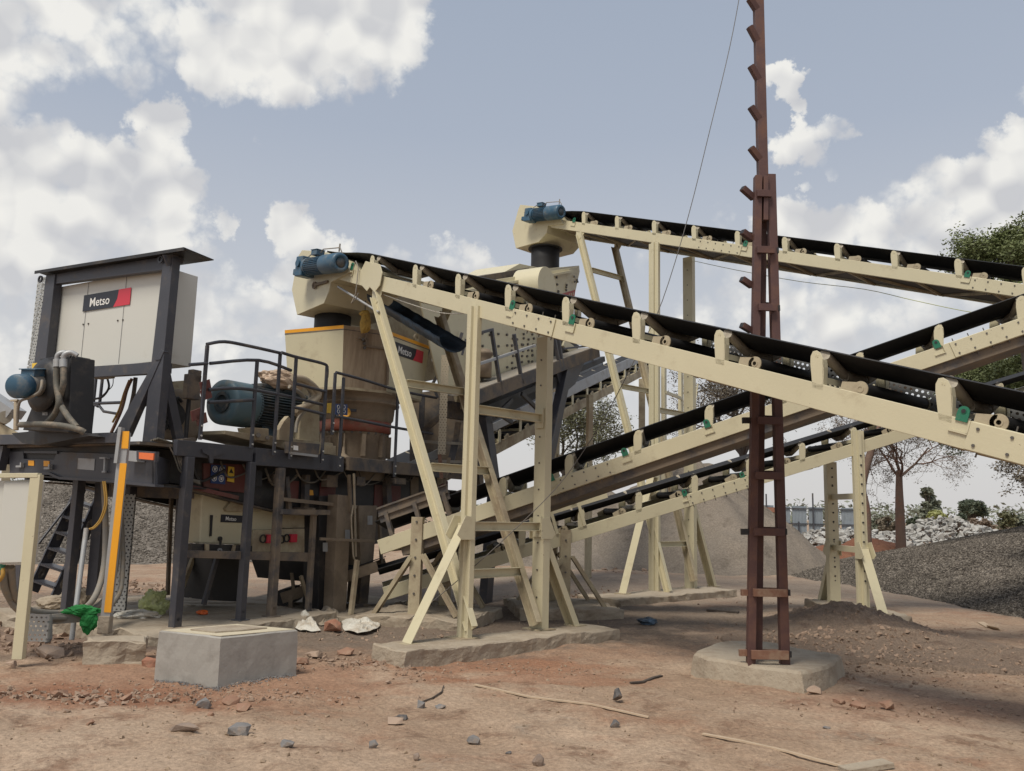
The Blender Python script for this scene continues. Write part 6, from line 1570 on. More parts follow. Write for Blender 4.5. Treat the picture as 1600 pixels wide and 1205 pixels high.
for (x, y) in [(846, 446), (856, 439), (868, 433), (884, 426), (896, 432), (858, 447), (870, 445), (884, 444), (896, 440), (901, 438), (903, 442), (858, 456), (872, 454), (884, 449), (860, 459), (872, 458), (884, 452)] + [(x, y) for x in range(752, 842, 13) for y in (522, 540, 556, 575, 592) if (x * 7 + y) % 5] + [(x, y) for x in range(800, 845, 8) for y in range(530, 590, 9)]:
    c = lu(x + rnd.uniform(-1.5, 1.5), y + rnd.uniform(-1.5, 1.5)); m_.cyl(c - N_ * .03, c, .028, n=6, smooth=False)
merge(part(vs_, 'side_plate'), m_, 'bolt')
pl = polyO([(868, 462), (899, 453), (898, 463), (868, 473)], oS - .012); lo = MB().prism([pl[0] - U_ * .0, pl[1], pl[2], pl[3]], N_ * .008).build('lettering_plate', 'pinkred', vs_)
m_ = MB(); u_ = (pl[1] - pl[0]).normalized(); w_ = (pl[1] - pl[0]).length; hh_ = (pl[0] - pl[3]); 
for k in range(9):
    c = pl[3].lerp(pl[0], .5) + u_ * w_ * (.08 + .1 * k) - N_ * .004; m_.obox(c, u_ * w_ * .028, N_ * .002, hh_ * (.22 if k != 5 else .0))
m_.build('faded_lettering', 'bagpink', lo)
# lower half: spring, discharge
m_ = MB(); c = lu(754, 573, oS - .15); m_.lathe([(.16, .28), (.19, .26), (.19, .22), (.15, .18), (.17, .05), (.17, -.2), (0, -.2)], c, UP, 24); m_.lathe([(0, .34), (.13, .32), (.16, .28)], c, UP, 24); m_.build('spring_housing', 'cream_muddy', vs_)
m_ = MB(); P = polyO([(868, 520), (905, 540), (893, 566), (866, 572)], oS - .2); m_.prism(P, N_ * .6); m_.build('discharge_lip', 'black', vs_)
m_ = MB(); P = polyO([(884, 530), (905, 548), (900, 560), (880, 540)], oS - .25); m_.prism(P, N_ * .05); m_.build('discharge_edge', 'cream', vs_)

sf = thing('screen_frame', 'charcoal walkway and support frame sloping up to the right beneath the vibrating screen', 'frame', tuple(lu(850, 740)))
oW = oS - .75
def wb(p, q, w, d, name='frame_beam', m='char_dusty', o=oW): return MB().bar(lu(*p, o), lu(*q, o), w, d, UP).build(name, m, sf, bevel=.006)
wb((742, 622), (935, 549), .24, .06, 'walkway_edge')
P = [lu(742, 615, oW), lu(935, 542, oW)]; MB().prism([P[0], P[1], P[1] + N_ * .7, P[0] + N_ * .7], UP * -.02).build('walkway_grating', 'conduit', sf)
wb((742, 640), (930, 562), .12, .5, 'frame_beam', 'black', oW + .4)
wb((742, 662), (880, 590), .22, .1, 'frame_beam', 'black', oW + .5)
wb((700, 640), (760, 650), .3, .1, 'frame_beam', 'char_dusty', oW + .7)
for (x0, y0, x1, y1) in ((768, 516, 784, 618), (803, 522, 816, 600), (866, 528, 876, 580), (872, 526, 880, 578)): wb((x0, y0), (x1, y1), .06, .06, 'post', 'char')
wb((735, 524), (770, 515), .05, .05, 'rail', 'char'); wb((745, 570), (836, 540), .05, .05, 'rail', 'steel'); wb((880, 545), (925, 540), .04, .04, 'rail', 'char')
wb((770, 640), (800, 660), .08, .05, 'lattice', 'black'); wb((800, 625), (775, 650), .08, .05, 'lattice', 'black'); wb((815, 615), (840, 640), .08, .05, 'lattice', 'black')
# legs
def wl(p, q, w, o, m='char', name='support_leg'): return MB().bar(lu(*p, o), lu(*q, o), w, w * .8, U_).build(name, m, sf, bevel=.008)
wl((886, 572), (850, 745), .22, oW + .1, 'char'); wl((757, 650), (772, 770), .22, oW + .3, 'char'); wl((742, 700), (750, 760), .14, oW + 1.0, 'char_dusty')
MB().prism(polyO([(868, 575), (895, 570), (908, 562), (905, 558), (918, 556), (899, 600), (885, 612), (874, 600)], oW + .12), N_ * .05).build('corner_gusset', 'char', sf)
wb((905, 560), (926, 562), .05, .05, 'step_loop', 'char')
for k in (0, 1):
    p = lu(850, 745, oW + .1) if k == 0 else lu(772, 770, oW + .3); MB().bar(p, V((p.x + .1 * (-1) ** k, p.y, .0)), .2, .16, U_).build('support_leg', 'char', sf)
# cable tray hanging beside the hopper
ct = thing('cable_tray', 'perforated cream cable tray hanging upright between the hopper and the trestle posts', 'cable tray', tuple(HO(690, 650, .3)))
a, b = hit(684, 710, V((0, 14.2, 0)), V((0, 1, 0))), hit(692, 555, V((0, 14.2, 0)), V((0, 1, 0)))
local_sheet('tray_sheet', 'perf_cream', a, V((1, .1, 0)), b - a, .13, (b - a).length, .004, ct)
MB().bar(a + V((.03, 0, 0)), atY(690, 748, 14.2), .06, .05).build('tray_tail', 'rustcut', ct)
# tangle of dark members behind the trestle (between hopper and screen)
tg = thing('service_frame', 'tangle of dusty dark braces and posts between the feed hopper and the screen frame', 'frame', tuple(atY(700, 700, 15)))
for (p, q, w, Y, m) in (((676, 532), (652, 590), .06, 14.6, 'char'), ((652, 590), (652, 616), .06, 14.6, 'char'), ((680, 532), (690, 575), .06, 14.6, 'char'), ((690, 575), (676, 600), .05, 14.6, 'char_dusty'), ((676, 600), (684, 622), .05, 14.6, 'char'),
    ((690, 532), (722, 640), .16, 14.9, 'cream_dirty'), ((700, 560), (714, 600), .14, 15.0, 'cream_dirty'), ((660, 690), (730, 694), .05, 15, 'conduit'), ((662, 720), (726, 722), .05, 15, 'conduit'), ((655, 680), (700, 640), .10, 15.4, 'char_dusty'),
    ((700, 740), (712, 690), .12, 15.1, 'char'), ((712, 690), (716, 660), .10, 15.1, 'char_dusty'), ((694, 756), (702, 715), .06, 15, 'cream_muddy'), ((745, 665), (750, 760), .16, 17, 'char_dusty'), ((722, 520), (714, 548), .05, 14, 'char'), ((728, 530), (722, 555), .04, 14, 'char'), ((660, 620), (655, 745), .10, 15.6, 'char'), ((675, 660), (735, 640), .12, 16, 'char_dusty'), ((680, 745), (740, 700), .15, 16.2, 'cream_muddy')):
    MB().bar(atY(*p, Y), atY(*q, Y), w, w * .7, (1, 0, 0)).build('brace', m, tg)
MB().prism([atY(640, 616, 15.8), atY(745, 600, 15.8), atY(745, 745, 15.8), atY(640, 745, 15.8)], (0, .1, 0)).build('rear_panel', 'char_dusty', tg)
m_ = MB()
for (x, y) in ((676, 548), (677, 562), (698, 768), (662, 715)): c = atY(x, y, 14.5); m_.cyl(c, c + V((0, .06, 0)), .035, n=10)
m_.build('bracket_bolt', 'steel', tg)
MB().lathe([(0, 0), (.10, 0), (.12, .1), (.06, .22), (0, .24)], atY(742, 768, 16.5), UP, 16).build('lamp_housing', 'black', tg)

# ================================================================== brown lattice pole
Yp = 8.62
def PP(px, py, dy=0.0): return atY(px, py, Yp + dy)
pl_ = thing('lattice_pole', 'tall red-brown steel pole with ladder-like rungs and stub arms, standing on the rounded concrete pad', 'pole', tuple(PP(1198, 1030)))
def ppost(a, b, w, d, dy=0, name='leg', m='rustpaint'):
    mb = MB(); mb.bar(PP(*a, dy), PP(*b, dy), w, d, (1, 0, 0)); return mb.build(name, m, pl_, bevel=.004)
ppost((1173, 1040), (1184, 276), .075, .09); ppost((1184, 1022), (1192, 300), .07, .09, .15)
ppost((1226, 1041), (1204, 274), .088, .09, .03)
ppost((1193, 342), (1183, -70), .10, .10, .06, 'mast')
ppost((1196, 276), (1196, 345), .05, .06, -.02, 'mast_clamp')
def rung(y, xl, xr, h=.10, m='rustpaint'):
    a, b = PP(xl, y, -.07), PP(xr, y + 1, -.05); MB().bar(a, b, h, .035, UP).build('rung', m, pl_, bevel=.003)
    a, b = PP(xl + 8, y - 4, .23), PP(xr - 4, y - 3, .12); MB().bar(a, b, h * .7, .035, UP).build('rung', m, pl_)
for y, xl, xr in ((302, 1183, 1205), (390, 1183, 1210), (480, 1185, 1212), (657, 1184, 1222), (743, 1180, 1224), (831, 1178, 1226)): rung(y, xl, xr, .075)
rung(926, 1177, 1230, .075, 'rustcut'); rung(1023, 1174, 1232, .085, 'rustcut')
def stub(x0, y0, x1, y1, dy=0):
    a, b = PP(x0, y0, dy), PP(x1, y1, dy + .05); d = (b - a).normalized(); 
    o = MB().bar(a, b, .07, .06, (0, 1, 0)).build('stub_arm', 'rustpaint', pl_, bevel=.003); MB().bar(a - d * .004, a + d * .004, .06, .045, (0, 1, 0)).build('stub_opening', 'black', o)
for x0, y0, x1, y1 in ((1171, -2, 1184, 18), (1171, 42, 1185, 68), (1173, 103, 1187, 128), (1173, 167, 1188, 190), (1173, 231, 1189, 252), (1160, 294, 1178, 310), (1160, 362, 1176, 374), (1159, 436, 1175, 447), (1159, 508, 1174, 517)): stub(x0, y0, x1, y1)
for x, y in ((1160, 657), (1158, 831), (1158, 926), (1155, 1020)):
    MB().bar(PP(x, y, .02), PP(x + 12, y, .02), .06, .05, UP).build('stub_arm', 'rustcut' if y > 900 else 'black', pl_)
ends = MB()
for x, y in ((1226, 831), (1231, 926), (1233, 1022), (1213, 392), (1215, 482)): ends.bar(PP(x, y, 0), PP(x + 3, y, 0), .06, .05, UP)
ends.build('rung_end', 'black', pl_)
# guy wire
W_ = [(640, 968, 10.15), (700, 920, 10.17), (780, 850, 10.2), (868, 764, 10.25), (915, 700, 10.3), (952, 640, 10.32), (1000, 545, 10.35), (1035, 470, 10.38), (1075, 340, 10.42), (1110, 200, 10.45), (1140, 75, 10.5), (1158, -20, 10.5), (1170, -100, 10.5)]
o = MB().tube(smooth([atY(x, y, Y) for x, y, Y in W_], 4), .0055, 5).build('guy_wire', 'bolt', None, origin=atY(640, 968, 10.15)); tag(o, 'thin sagging steel guy wire from the ground by the nearest trestle into the sky', 'wire')
W_ = [(1085, 408, 18.0), (1150, 422, 16.5), (1250, 440, 15.5), (1350, 452, 14.6), (1430, 470, 13.6), (1530, 490, 13), (1640, 500, 12.5)]
o = MB().tube(smooth([atY(x, y, Y) for x, y, Y in W_], 4), .006, 5).build('overhead_cable', 'greenbag', None, origin=atY(1085, 408, 18)); tag(o, 'thin pale cable sagging just under the highest conveyor', 'wire')
o = MB().tube(smooth([cA.hit(598, 460, .05), cA.hit(650, 478, .05), cA.hit(690, 489, .05), cA.hit(724, 490, .02)], 4), .007, 5).build('slack_cable', 'whitesack', None, origin=cA.hit(598, 460, .05)); tag(o, 'pale slack cable strung beneath the head end of the front conveyor', 'wire')

# ================================================================== left foreground
# yellow striped pole
Yy = 9.15
yp = thing('marker_pole', 'leaning steel pole with a long amber-yellow stripe, set in the small layered concrete pad', 'pole', tuple(atY(165, 985, Yy)))
MB().bar(atY(166, 965, Yy), atY(196, 676, Yy), .10, .06, (1, 0, 0)).build('pole_body', 'steel', yp, bevel=.003)
MB().bar(atY(168, 957, Yy - .035), atY(193, 724, Yy - .035), .072, .012, (1, 0, 0)).build('amber_stripe', 'orange_band', yp)
MB().bar(atY(195, 701, Yy - .035), atY(197, 674, Yy - .035), .072, .012, (1, 0, 0)).build('amber_stripe', 'orange_band', yp)
MB().bar(atY(163, 990, Yy), atY(166, 962, Yy), .12, .10, (1, 0, 0)).build('cement_sleeve', 'roughcon', yp, bevel=.01)
MB().bar(atY(183, 724, Yy - .02), atY(190, 668, Yy - .02), .035, .09, (1, 0, 0)).build('pole_clamp', 'steel', yp)
# junction box on cream post
jy = 8.45
jb = thing('junction_box', 'pale grey junction box on a cream angle frame at the left edge', 'box', tuple(atY(30, 1028, jy)))
MB().bar(atY(29, 1030, jy), atY(58, 742, jy), .10, .07, (1, 0, 0)).build('frame_post', 'cream', jb, bevel=.004)
MB().bar(atY(-60, 744, jy + .001), atY(62, 743, jy + .001), .045, .08, UP).build('frame_top', 'cream', jb, bevel=.004)
MB().bar(atY(-70, 1030, jy), atY(-45, 742, jy), .10, .07, (1, 0, 0)).build('frame_post', 'cream', jb, bevel=.004)
P = [atY(x, y, jy + .02) for x, y in ((-40, 752), (52, 750), (38, 883), (-50, 882))]
MB().prism(P, (0, .22, 0)).build('box_body', 'grey_cream', jb, bevel=.01)
P = [atY(x, y, jy - .0) for x, y in ((6, 754), (50, 753), (38, 879), (-3, 880))]
MB().prism(P, (0, .02, 0)).build('box_door', 'grey_cream', jb, bevel=.006)
g = MB(); c = atY(4, 884, jy + .05); g.cyl(c, c + UP * .05, .03, n=10); g.cyl(c - UP * .04, c, .02, n=10); g.build('cable_gland', 'green', jb)
MB().tube(smooth([atY(4, 888, jy + .05), atY(4, 900, jy + .05), atY(-8, 912, jy + .1), atY(-30, 915, jy + .1)]), .02, 8).build('cable', 'cableyellow', jb)
# conduits sweeping along the ground up to the deck
cd = thing('conduit_bundle', 'thick grey conduits drooping from the junction box and rising behind the yellow striped pole', 'conduits', tuple(atY(100, 955, 9.6)))
C1 = [(6, 886, 8.6), (8, 920, 8.7), (25, 945, 9.0), (50, 955, 9.2), (90, 958, 9.5), (130, 952, 9.8), (152, 925, 10.2), (163, 880, 10.5), (165, 820, 10.6), (162, 752, 10.7)]
C2 = [(18, 886, 8.6), (22, 925, 8.8), (40, 950, 9.1), (80, 962, 9.5), (130, 958, 9.9), (165, 935, 10.3), (180, 890, 10.6), (184, 830, 10.7), (178, 752, 10.8)]
C3 = [(12, 886, 8.6), (10, 925, 8.8), (35, 958, 9.0), (90, 966, 9.3), (150, 962, 9.8), (185, 930, 10.5), (192, 880, 10.7), (190, 820, 10.8), (186, 752, 10.8)]
C4 = [(45, 963, 9.3), (75, 968, 9.3), (120, 966, 9.5)]
for P, r in ((C1, .036), (C2, .034), (C3, .03), (C4, .035)): MB().tube(smooth([atY(*p) for p in P]), r, 10).build('conduit', 'conduit', cd)
yc = thing('cable_loop', 'pair of yellow cables looping down to a leaning pipe behind the yellow striped pole', 'cables', tuple(atY(140, 826, 10.0)))
for dx in (0, 3): MB().tube(smooth([atY(x + dx, y, 10.0) for x, y in ((161, 752), (164, 785), (157, 810), (146, 824), (138, 827))]), .011, 6).build('cable', 'cableyellow', yc)
pt = MB(); pt.cyl(atY(135, 826, 9.9), atY(118, 955, 9.6), .028, n=10); pt.cyl(atY(117, 958, 9.6), atY(112, 1000, 9.55), .028, n=10); o = pt.build('prop_pipe', 'steel', None, origin=atY(112, 1000, 9.55)); tag(o, 'thin leaning galvanised pipe left of the yellow striped pole', 'pipe')
# perforated cover standing behind the yellow pole
pc_ = thing('perforated_guard', 'tapered grey perforated sheet guard standing behind the yellow striped pole', 'guard', tuple(atY(185, 950, 10.9)))
a, b = atY(172, 955, 10.9), atY(180, 772, 10.9)
local_sheet('guard_sheet', 'perf_grey', a, V((1, .15, 0)), b - a, .17, (b - a).length, .004, pc_)
MB().prism([atY(x, y, 10.95) for x, y in ((188, 770), (192, 820), (195, 953), (190, 955), (182, 956))], (0, .01, 0)).build('guard_side', 'steel', pc_)
dk = MB(); dk.bar(atY(145, 930, 11.2), atY(160, 752, 11.2), .13, .12, (1, 0, 0)); o = dk.build('dark_post', 'char', None, origin=atY(145, 930, 11.2), bevel=.005); tag(o, 'dark upright post between the ladder and the yellow striped pole', 'post')
# perforated bracket at lower left
pb = thing('perforated_bracket', 'galvanised perforated bracket standing on broken concrete at the lower left', 'bracket', tuple(atY(55, 1005, 8.9)))
a = atY(38, 1002, 8.9); local_sheet('bracket_sheet', 'perf_grey', a, V((1, 0, 0)), V((.03, 0, 1)), .23, .27, .004, pb)
MB().prism([atY(x, y, 9.0) for x, y in ((70, 966), (74, 966), (74, 1000), (70, 1006))], (0, .1, 0)).build('bracket_side', 'steel', pb)
MB().bar(atY(74, 968, 9.3), atY(162, 962, 9.6), .10, .06, UP).build('ground_rail', 'conduit', pb)
# cloths, bags, sacks
o = blob('green_cloth', 'greencloth', atY(128, 955, 9.4), .17, .07, .05, (1, 0, 0), 4, None, .5); tag(o, 'bright green cloth draped over the conduits beside the yellow striped pole', 'cloth')
b2 = blob('cloth_tail', 'greencloth', atY(139, 970, 9.38), .085, .05, .11, (1, 0, 0), 8, None, .4); tag(b2, 'bunched end of the bright green cloth hanging below the conduits', 'cloth')
o = blob('plastic_bag', 'greenbag', atY(240, 944, 11.6), .19, .13, .16, (1, 0, 0), 12, None, .45); tag(o, 'crumpled pale green plastic bag on the ground left of the charcoal plant leg', 'bag')
o = blob('plastic_sheet', 'whitesack', atY(212, 961, 11.2), .27, .2, .06, (1, 0, 0), 15, None, .3); tag(o, 'flat translucent whitish plastic sheet in front of the pale green bag', 'plastic sheet')
def cloth(name, label, m, pts, zmax, seed, cat='sack'):
    G_ = [G(x, y) for x, y in pts]; c = sum(G_, V()) / len(G_); mb = MB(); n = 28; mm = 8; vs = [c + UP * zmax]; fs = []
    for r_ in range(1, mm + 1):
        for i in range(n):
            t = i / n * len(G_); j = int(t); p = G_[j % len(G_)].lerp(G_[(j + 1) % len(G_)], t - j); q = c.lerp(p, r_ / mm)
            q = q + UP * (zmax * (1 - (r_ / mm) ** 1.6) * (.5 + .9 * abs(noise.noise(q * 7 + V((seed, 0, 0))))) + .015); vs.append(q + noise.noise_vector(q * 9) * .02)
    for i in range(n): fs.append((0, 1 + i, 1 + (i + 1) % n))
    for r_ in range(mm - 1):
        for i in range(n): a = 1 + r_ * n; fs.append((a + i, a + n + i, a + n + (i + 1) % n, a + (i + 1) % n))
    mb.add(vs, fs); o = mb.build(name, m, None, origin=c, recalc=False); md = o.modifiers.new('solid', 'SOLIDIFY'); md.thickness = .006; return tag(o, label, cat)
cloth('woven_sack', 'white woven sack with a raised corner, left of the round red-brown lump', 'whitesack', [(462, 968), (470, 962), (485, 972), (501, 988), (478, 988), (462, 984)], .2, 1)
cloth('woven_sack', 'flattened dirty white sack right of the round red-brown lump', 'whitesack', [(534, 972), (560, 968), (596, 974), (590, 984), (560, 992), (536, 986)], .09, 5)
rock(517, 988, 33, .9, .85, 'brick', 'round red-brown lump between the two white sacks', 51, None, 'lump', 'clay_lump')
cloth('woven_sack', 'brownish sack lying behind the round red-brown lump', 'roughcon', [(485, 962), (520, 957), (535, 962), (530, 975), (500, 980)], .16, 9)
p = G(426, 983); o = MB().prism([p + V(v) for v in ((-.3, -.05, .03), (.38, .12, .06), (.42, .3, .06), (-.1, .2, .04))], UP * .02).build('flat_board', 'roughcon', None, origin=p); tag(o, 'thin dusty board lying right behind the big concrete block', 'board')
o = blob('white_bag', 'roughcon', atY(118, 938, 11.9), .20, .16, .16, (1, 0, 0), 22, None, .25); tag(o, 'pale lumpy cement bag at the foot of the ladder, nearer the yellow pole', 'bag')
o = blob('white_bag', 'roughcon', atY(86, 942, 11.7), .22, .16, .10, (1, 0, 0), 25, None, .25); tag(o, 'flatter pale cement bag directly below the ladder treads', 'bag')
o = blob('blue_rag', 'tarp', atY(1012, 971, 12.75), .13, .1, .05, (1, 0, 0), 31, None, .4); tag(o, 'small crumpled blue rag on the ground between the two long slabs', 'rag')
# wood strips, twigs, planks
def strip(name, label, pts, w, h, m='woodstrip', cat='strip', z=.012):
    P = [G(x, y) + UP * (gz(G(x, y).x, G(x, y).y) + z) for x, y in pts]; mb = MB()
    for i in range(len(P) - 1): mb.bar(P[i], P[i + 1] + (P[i + 1] - P[i]).normalized() * .01, w, h, V((0, 1, 0)))
    o = mb.build(name, m, None, origin=P[0]); return tag(o, label, cat)
strip('wood_strip', 'long thin pale wood strip on the ground right of centre, the farther of two', [(742, 1071), (830, 1092), (925, 1108), (1012, 1122)], .028, .012)
strip('wood_strip', 'long thin pale wood strip at the bottom right, the nearer of two', [(1098, 1144), (1160, 1158), (1230, 1173), (1315, 1193)], .028, .012)
strip('board_edge', 'dark board end at the bottom right edge of the nearer wood strip', [(1318, 1200), (1386, 1196)], .12, .03, 'roughcon', 'board', .02)
strip('twig', 'thin bent dry twig beside the flat grey stone in the foreground', [(660, 1095), (676, 1091), (690, 1082), (693, 1075)], .012, .01, 'barkdark', 'twig')
strip('dark_plank', 'short dark plank on the ground left of the brown pole', [(1105, 952), (1153, 956)], .10, .03, 'barkdark', 'plank')
strip('twig', 'dark curled root on the ground right of the long slab', [(985, 1068), (1005, 1066), (1022, 1058), (1033, 1054)], .03, .015, 'barkdark', 'twig')
strip('leaf_litter', 'dry orange-brown leaf on the bare ground at right near the gravel', [(1532, 971), (1545, 977), (1562, 981)], .10, .015, 'woodstrip', 'leaf')
strip('plank_ends', 'flat dusty plank under the charcoal legs by the green bag', [(240, 950), (300, 962)], .08, .03, 'roughcon', 'plank', .14)
o = blob('orange_rag', 'amber', atY(316, 957, 11.6), .07, .05, .03, (1, 0, 0), 36, None, .3); tag(o, 'small bright orange-red rag behind the front charcoal leg', 'rag')

# conveyor end at far left behind the cooler
cG = Conv((-120, 668, 12.9), (22, 672, 13.6), 1.0, .22)
lg = thing('belt_conveyor', 'dusty cream conveyor end peeking out at the left edge behind the oil cooler', 'conveyor', None, GRPC, cG.mw)
a, b = atY(-60, 640, 13.4), atY(26, 690, 13.4)
la, lb = cG.inv @ a, cG.inv @ b
MB().bar(la, lb, .25, .06, (0, 0, 1)).build('stringer', 'cream_dirty', lg)
a, b = cG.inv @ atY(-60, 590, 13.5), cG.inv @ atY(26, 648, 13.5)
MB().bar(a, b, .16, .4, (0, 0, 1)).build('skirt_board', 'steel', lg)
c = cG.inv @ atY(8, 652, 13.3); MB().cyl(c, c + V((0, .5, 0)), .10, n=16).build('roller', 'roller', lg)
c = cG.inv @ atY(12, 700, 13.4); MB().bar(c, c + V((0, 0, -2.2)), .12, .1).build('leg', 'cream_dirty', lg)

# ================================================================== white boulder heap, fence, trees
it = []; rnd = random.Random(21)
rn = random.Random(3); mb = MB()
def bh(x):
    return 1.75 * min(1, .62 + max(0, x - 16.5) * .15) * (.6 + .45 * math.sin((x - 13) * .55) ** 2) * min(1, (x - 12.5) / 2.5, (27.5 - x) / 4)
for k in range(4200):
    x = rnd.uniform(13.0, 27.5); v = rnd.uniform(-1, 1); y = 42.0 + v * 3.2
    h = max(0, bh(x)) * (1 - abs(v) ** 1.4); z = rnd.uniform(max(0, h - .25), h + .05); s = rnd.choice((.16, .2, .26, .34, .5))
    n = rn.randint(6, 9); bm = bmesh.new(); sx, sy, sz = rn.uniform(.7, 1.2), rn.uniform(.7, 1.2), rn.uniform(.5, .9)
    pts = [bm.verts.new(V((rn.gauss(0, 1), rn.gauss(0, 1), rn.gauss(0, 1))).normalized() * s * rn.uniform(.4, .6)) for _ in range(n)]
    for q in pts: q.co.x *= sx; q.co.y *= sy; q.co.z *= sz
    bmesh.ops.convex_hull(bm, input=pts); bm.verts.index_update(); mb.add([V((x, y, z)) + q.co for q in bm.verts], [tuple(q.index for q in f.verts) for f in bm.faces]); bm.free()
M_['boulder'] = mat('pale_quarry_stone', (.40, .395, .375), .85, var=.3, vscale=.9, dirt=(.30, .28, .26), damt=.3, dscale=1.5, bump=.4, bscale=6)
o = mb.build('boulder_heap', 'boulder', None, origin=(20, 42, 0)); tag(o, 'long low heap of pale broken quarry stone in front of the distant trees', 'rock heap', kind='stuff')

# sheet metal fence
fy = 50.0; fn = thing('sheet_fence', 'tall blue-grey corrugated sheet metal fence with thin poles behind the pale stone heap', 'fence', tuple(atY(1260, 826, fy)))
xA, xB = atY(1185, 800, fy).x, atY(1338, 800, fy).x; npan = 6; zt_f, zb_f = atY(1260, 791, fy).z, .0
for i in range(npan):
    x0 = xA + (xB - xA) * i / npan + .06; x1 = xA + (xB - xA) * (i + 1) / npan - .06; mb = MB(); m_n = 20
    vs = []
    for j in range(m_n + 1):
        x = x0 + (x1 - x0) * j / m_n; y = fy + (.02 if j % 2 else -.02); vs += [V((x, y, zb_f)), V((x, y, zt_f - .05 * (i % 2)))]
    mb.add(vs, [(2 * j, 2 * j + 2, 2 * j + 3, 2 * j + 1) for j in range(m_n)]); mb.build('fence_panel', 'fence', fn, recalc=False)
for z in (zt_f - .15, 1.3, .3): MB().bar(V((xA, fy - .05, z)), V((xB, fy - .05, z)), .06, .04, UP).build('fence_rail', 'char', fn)
for px, top in ((1198, 772), (1271, 771), (1248, 815), (1290, 803)): p = atY(px, 820, fy - .15); MB().bar(V((p.x, p.y, 0)), V((p.x, p.y, atY(px, top, fy).z)), .07, .07).build('fence_post', 'char', fn)
hs = thing('small_building', 'small pale flat-roofed structure beyond the sand pile, left of the sheet fence', 'building', tuple(atY(1156, 790, 62)))
p = atY(1156, 790, 62); MB().box((p.x - 1.2, 61, 0), (p.x + 1.2, 63, p.z)).build('wall', 'cream', hs); MB().box((p.x - 1.4, 60.8, p.z), (p.x + 1.4, 63.2, p.z + .2)).build('roof', 'cream_dirty', hs)
bw = thing('brick_wall', 'low brick-topped wall between the sand pile and the sheet fence', 'wall', tuple(atY(1200, 810, 46)))
a, b = atY(1188, 812, 46), atY(1216, 812, 46); MB().box((a.x, 45.9, 0), (b.x + .3, 46.2, 1.9)).build('wall_face', 'cream_dirty', bw); MB().box((a.x - .05, 45.85, 1.9), (b.x + .35, 46.25, 2.15)).build('coping', 'rock_brick', bw)

# trees -------------------------------------------------------------
def leaf_cloud(mb, c, r, n, size, rnd, flat=.8):
    for _ in range(n):
        d = V((rnd.gauss(0, 1), rnd.gauss(0, 1), rnd.gauss(0, flat))); d = d.normalized() * r * rnd.random() ** .45; d.z *= flat
        p = c + d; s = size * rnd.uniform(.6, 1.4)
        u = V((rnd.gauss(0, 1), rnd.gauss(0, 1), rnd.gauss(0, .6))).normalized(); w = u.cross(V((rnd.gauss(0, 1), rnd.gauss(0, 1), rnd.gauss(0, 1)))).normalized()
        mb.v += [p - u * s * .5, p + w * s * .22, p + u * s * .5, p - w * s * .22]
        b = len(mb.v) - 4; mb.f.append((b, b + 1, b + 2, b + 3)); mb.sm.append(False)
def tree(name, label, base, trunk_pts, r0, seed, levels, blen, leaf, lsize, lnum, lrad, bark='bark', crown_m='leaf_olive', group='trees beyond the yard', spread=.8, up=.25, nchild=(2, 4), leaf_from=2, droop=0, cat='tree'):
    rnd = random.Random(seed); root = thing(name, label, cat, tuple(base), group)
    tk = MB(); P = [base] + trunk_pts; tk.tube(smooth(P, 4), r0, 10, r0 * .55); cm = MB(); lf = MB()
    nb = [0]
    def branch(p, d, L_, r, lev):
        n = 4; pts = [p]; q = p.copy(); dd = d.copy()
        for i in range(n):
            dd = (dd + V((rnd.gauss(0, .18), rnd.gauss(0, .18), rnd.gauss(0, .14) + up * .12 - droop * (lev / levels) * .2))).normalized(); q = q + dd * L_ / n; pts.append(q)
        cm.tube(pts, r, 5 if lev < 2 else 3, r * .45); nb[0] += 1
        if lev >= leaf_from and leaf:
            for k in (2, 3, 4): leaf_cloud(lf, pts[k], lrad, lnum, lsize, rnd)
        if lev < levels:
            for _ in range(rnd.randint(*nchild)):
                k = rnd.choice((2, 3, 4)); a = rnd.uniform(0, 6.28); x, y, z = frame(dd, V((.2, .5, .8)))
                nd = (dd * (1 - spread * .5) + (x * math.cos(a) + y * math.sin(a)) * spread + UP * up * .5).normalized()
                branch(pts[k], nd, L_ * rnd.uniform(.58, .8), r * .55, lev + 1)
    top = P[-1]; td = (P[-1] - P[-2]).normalized()
    for i in range(rnd.randint(4, 5)):
        a = 6.28 * i / 5 + rnd.uniform(-.4, .4); nd = (td * .6 + V((math.cos(a), math.sin(a), .15)) * spread + UP * up).normalized()
        st = P[-1] if i % 2 else P[-2].lerp(P[-1], .6)
        branch(st, nd, blen * rnd.uniform(.8, 1.1), r0 * (.42 if leaf_from < 5 else .3), 1)
    tk.build('trunk', bark, root, recalc=False); cm.build('branches', bark, root, recalc=False)
    if lf.v: lf.build('crown', crown_m, root, recalc=False)
    return root
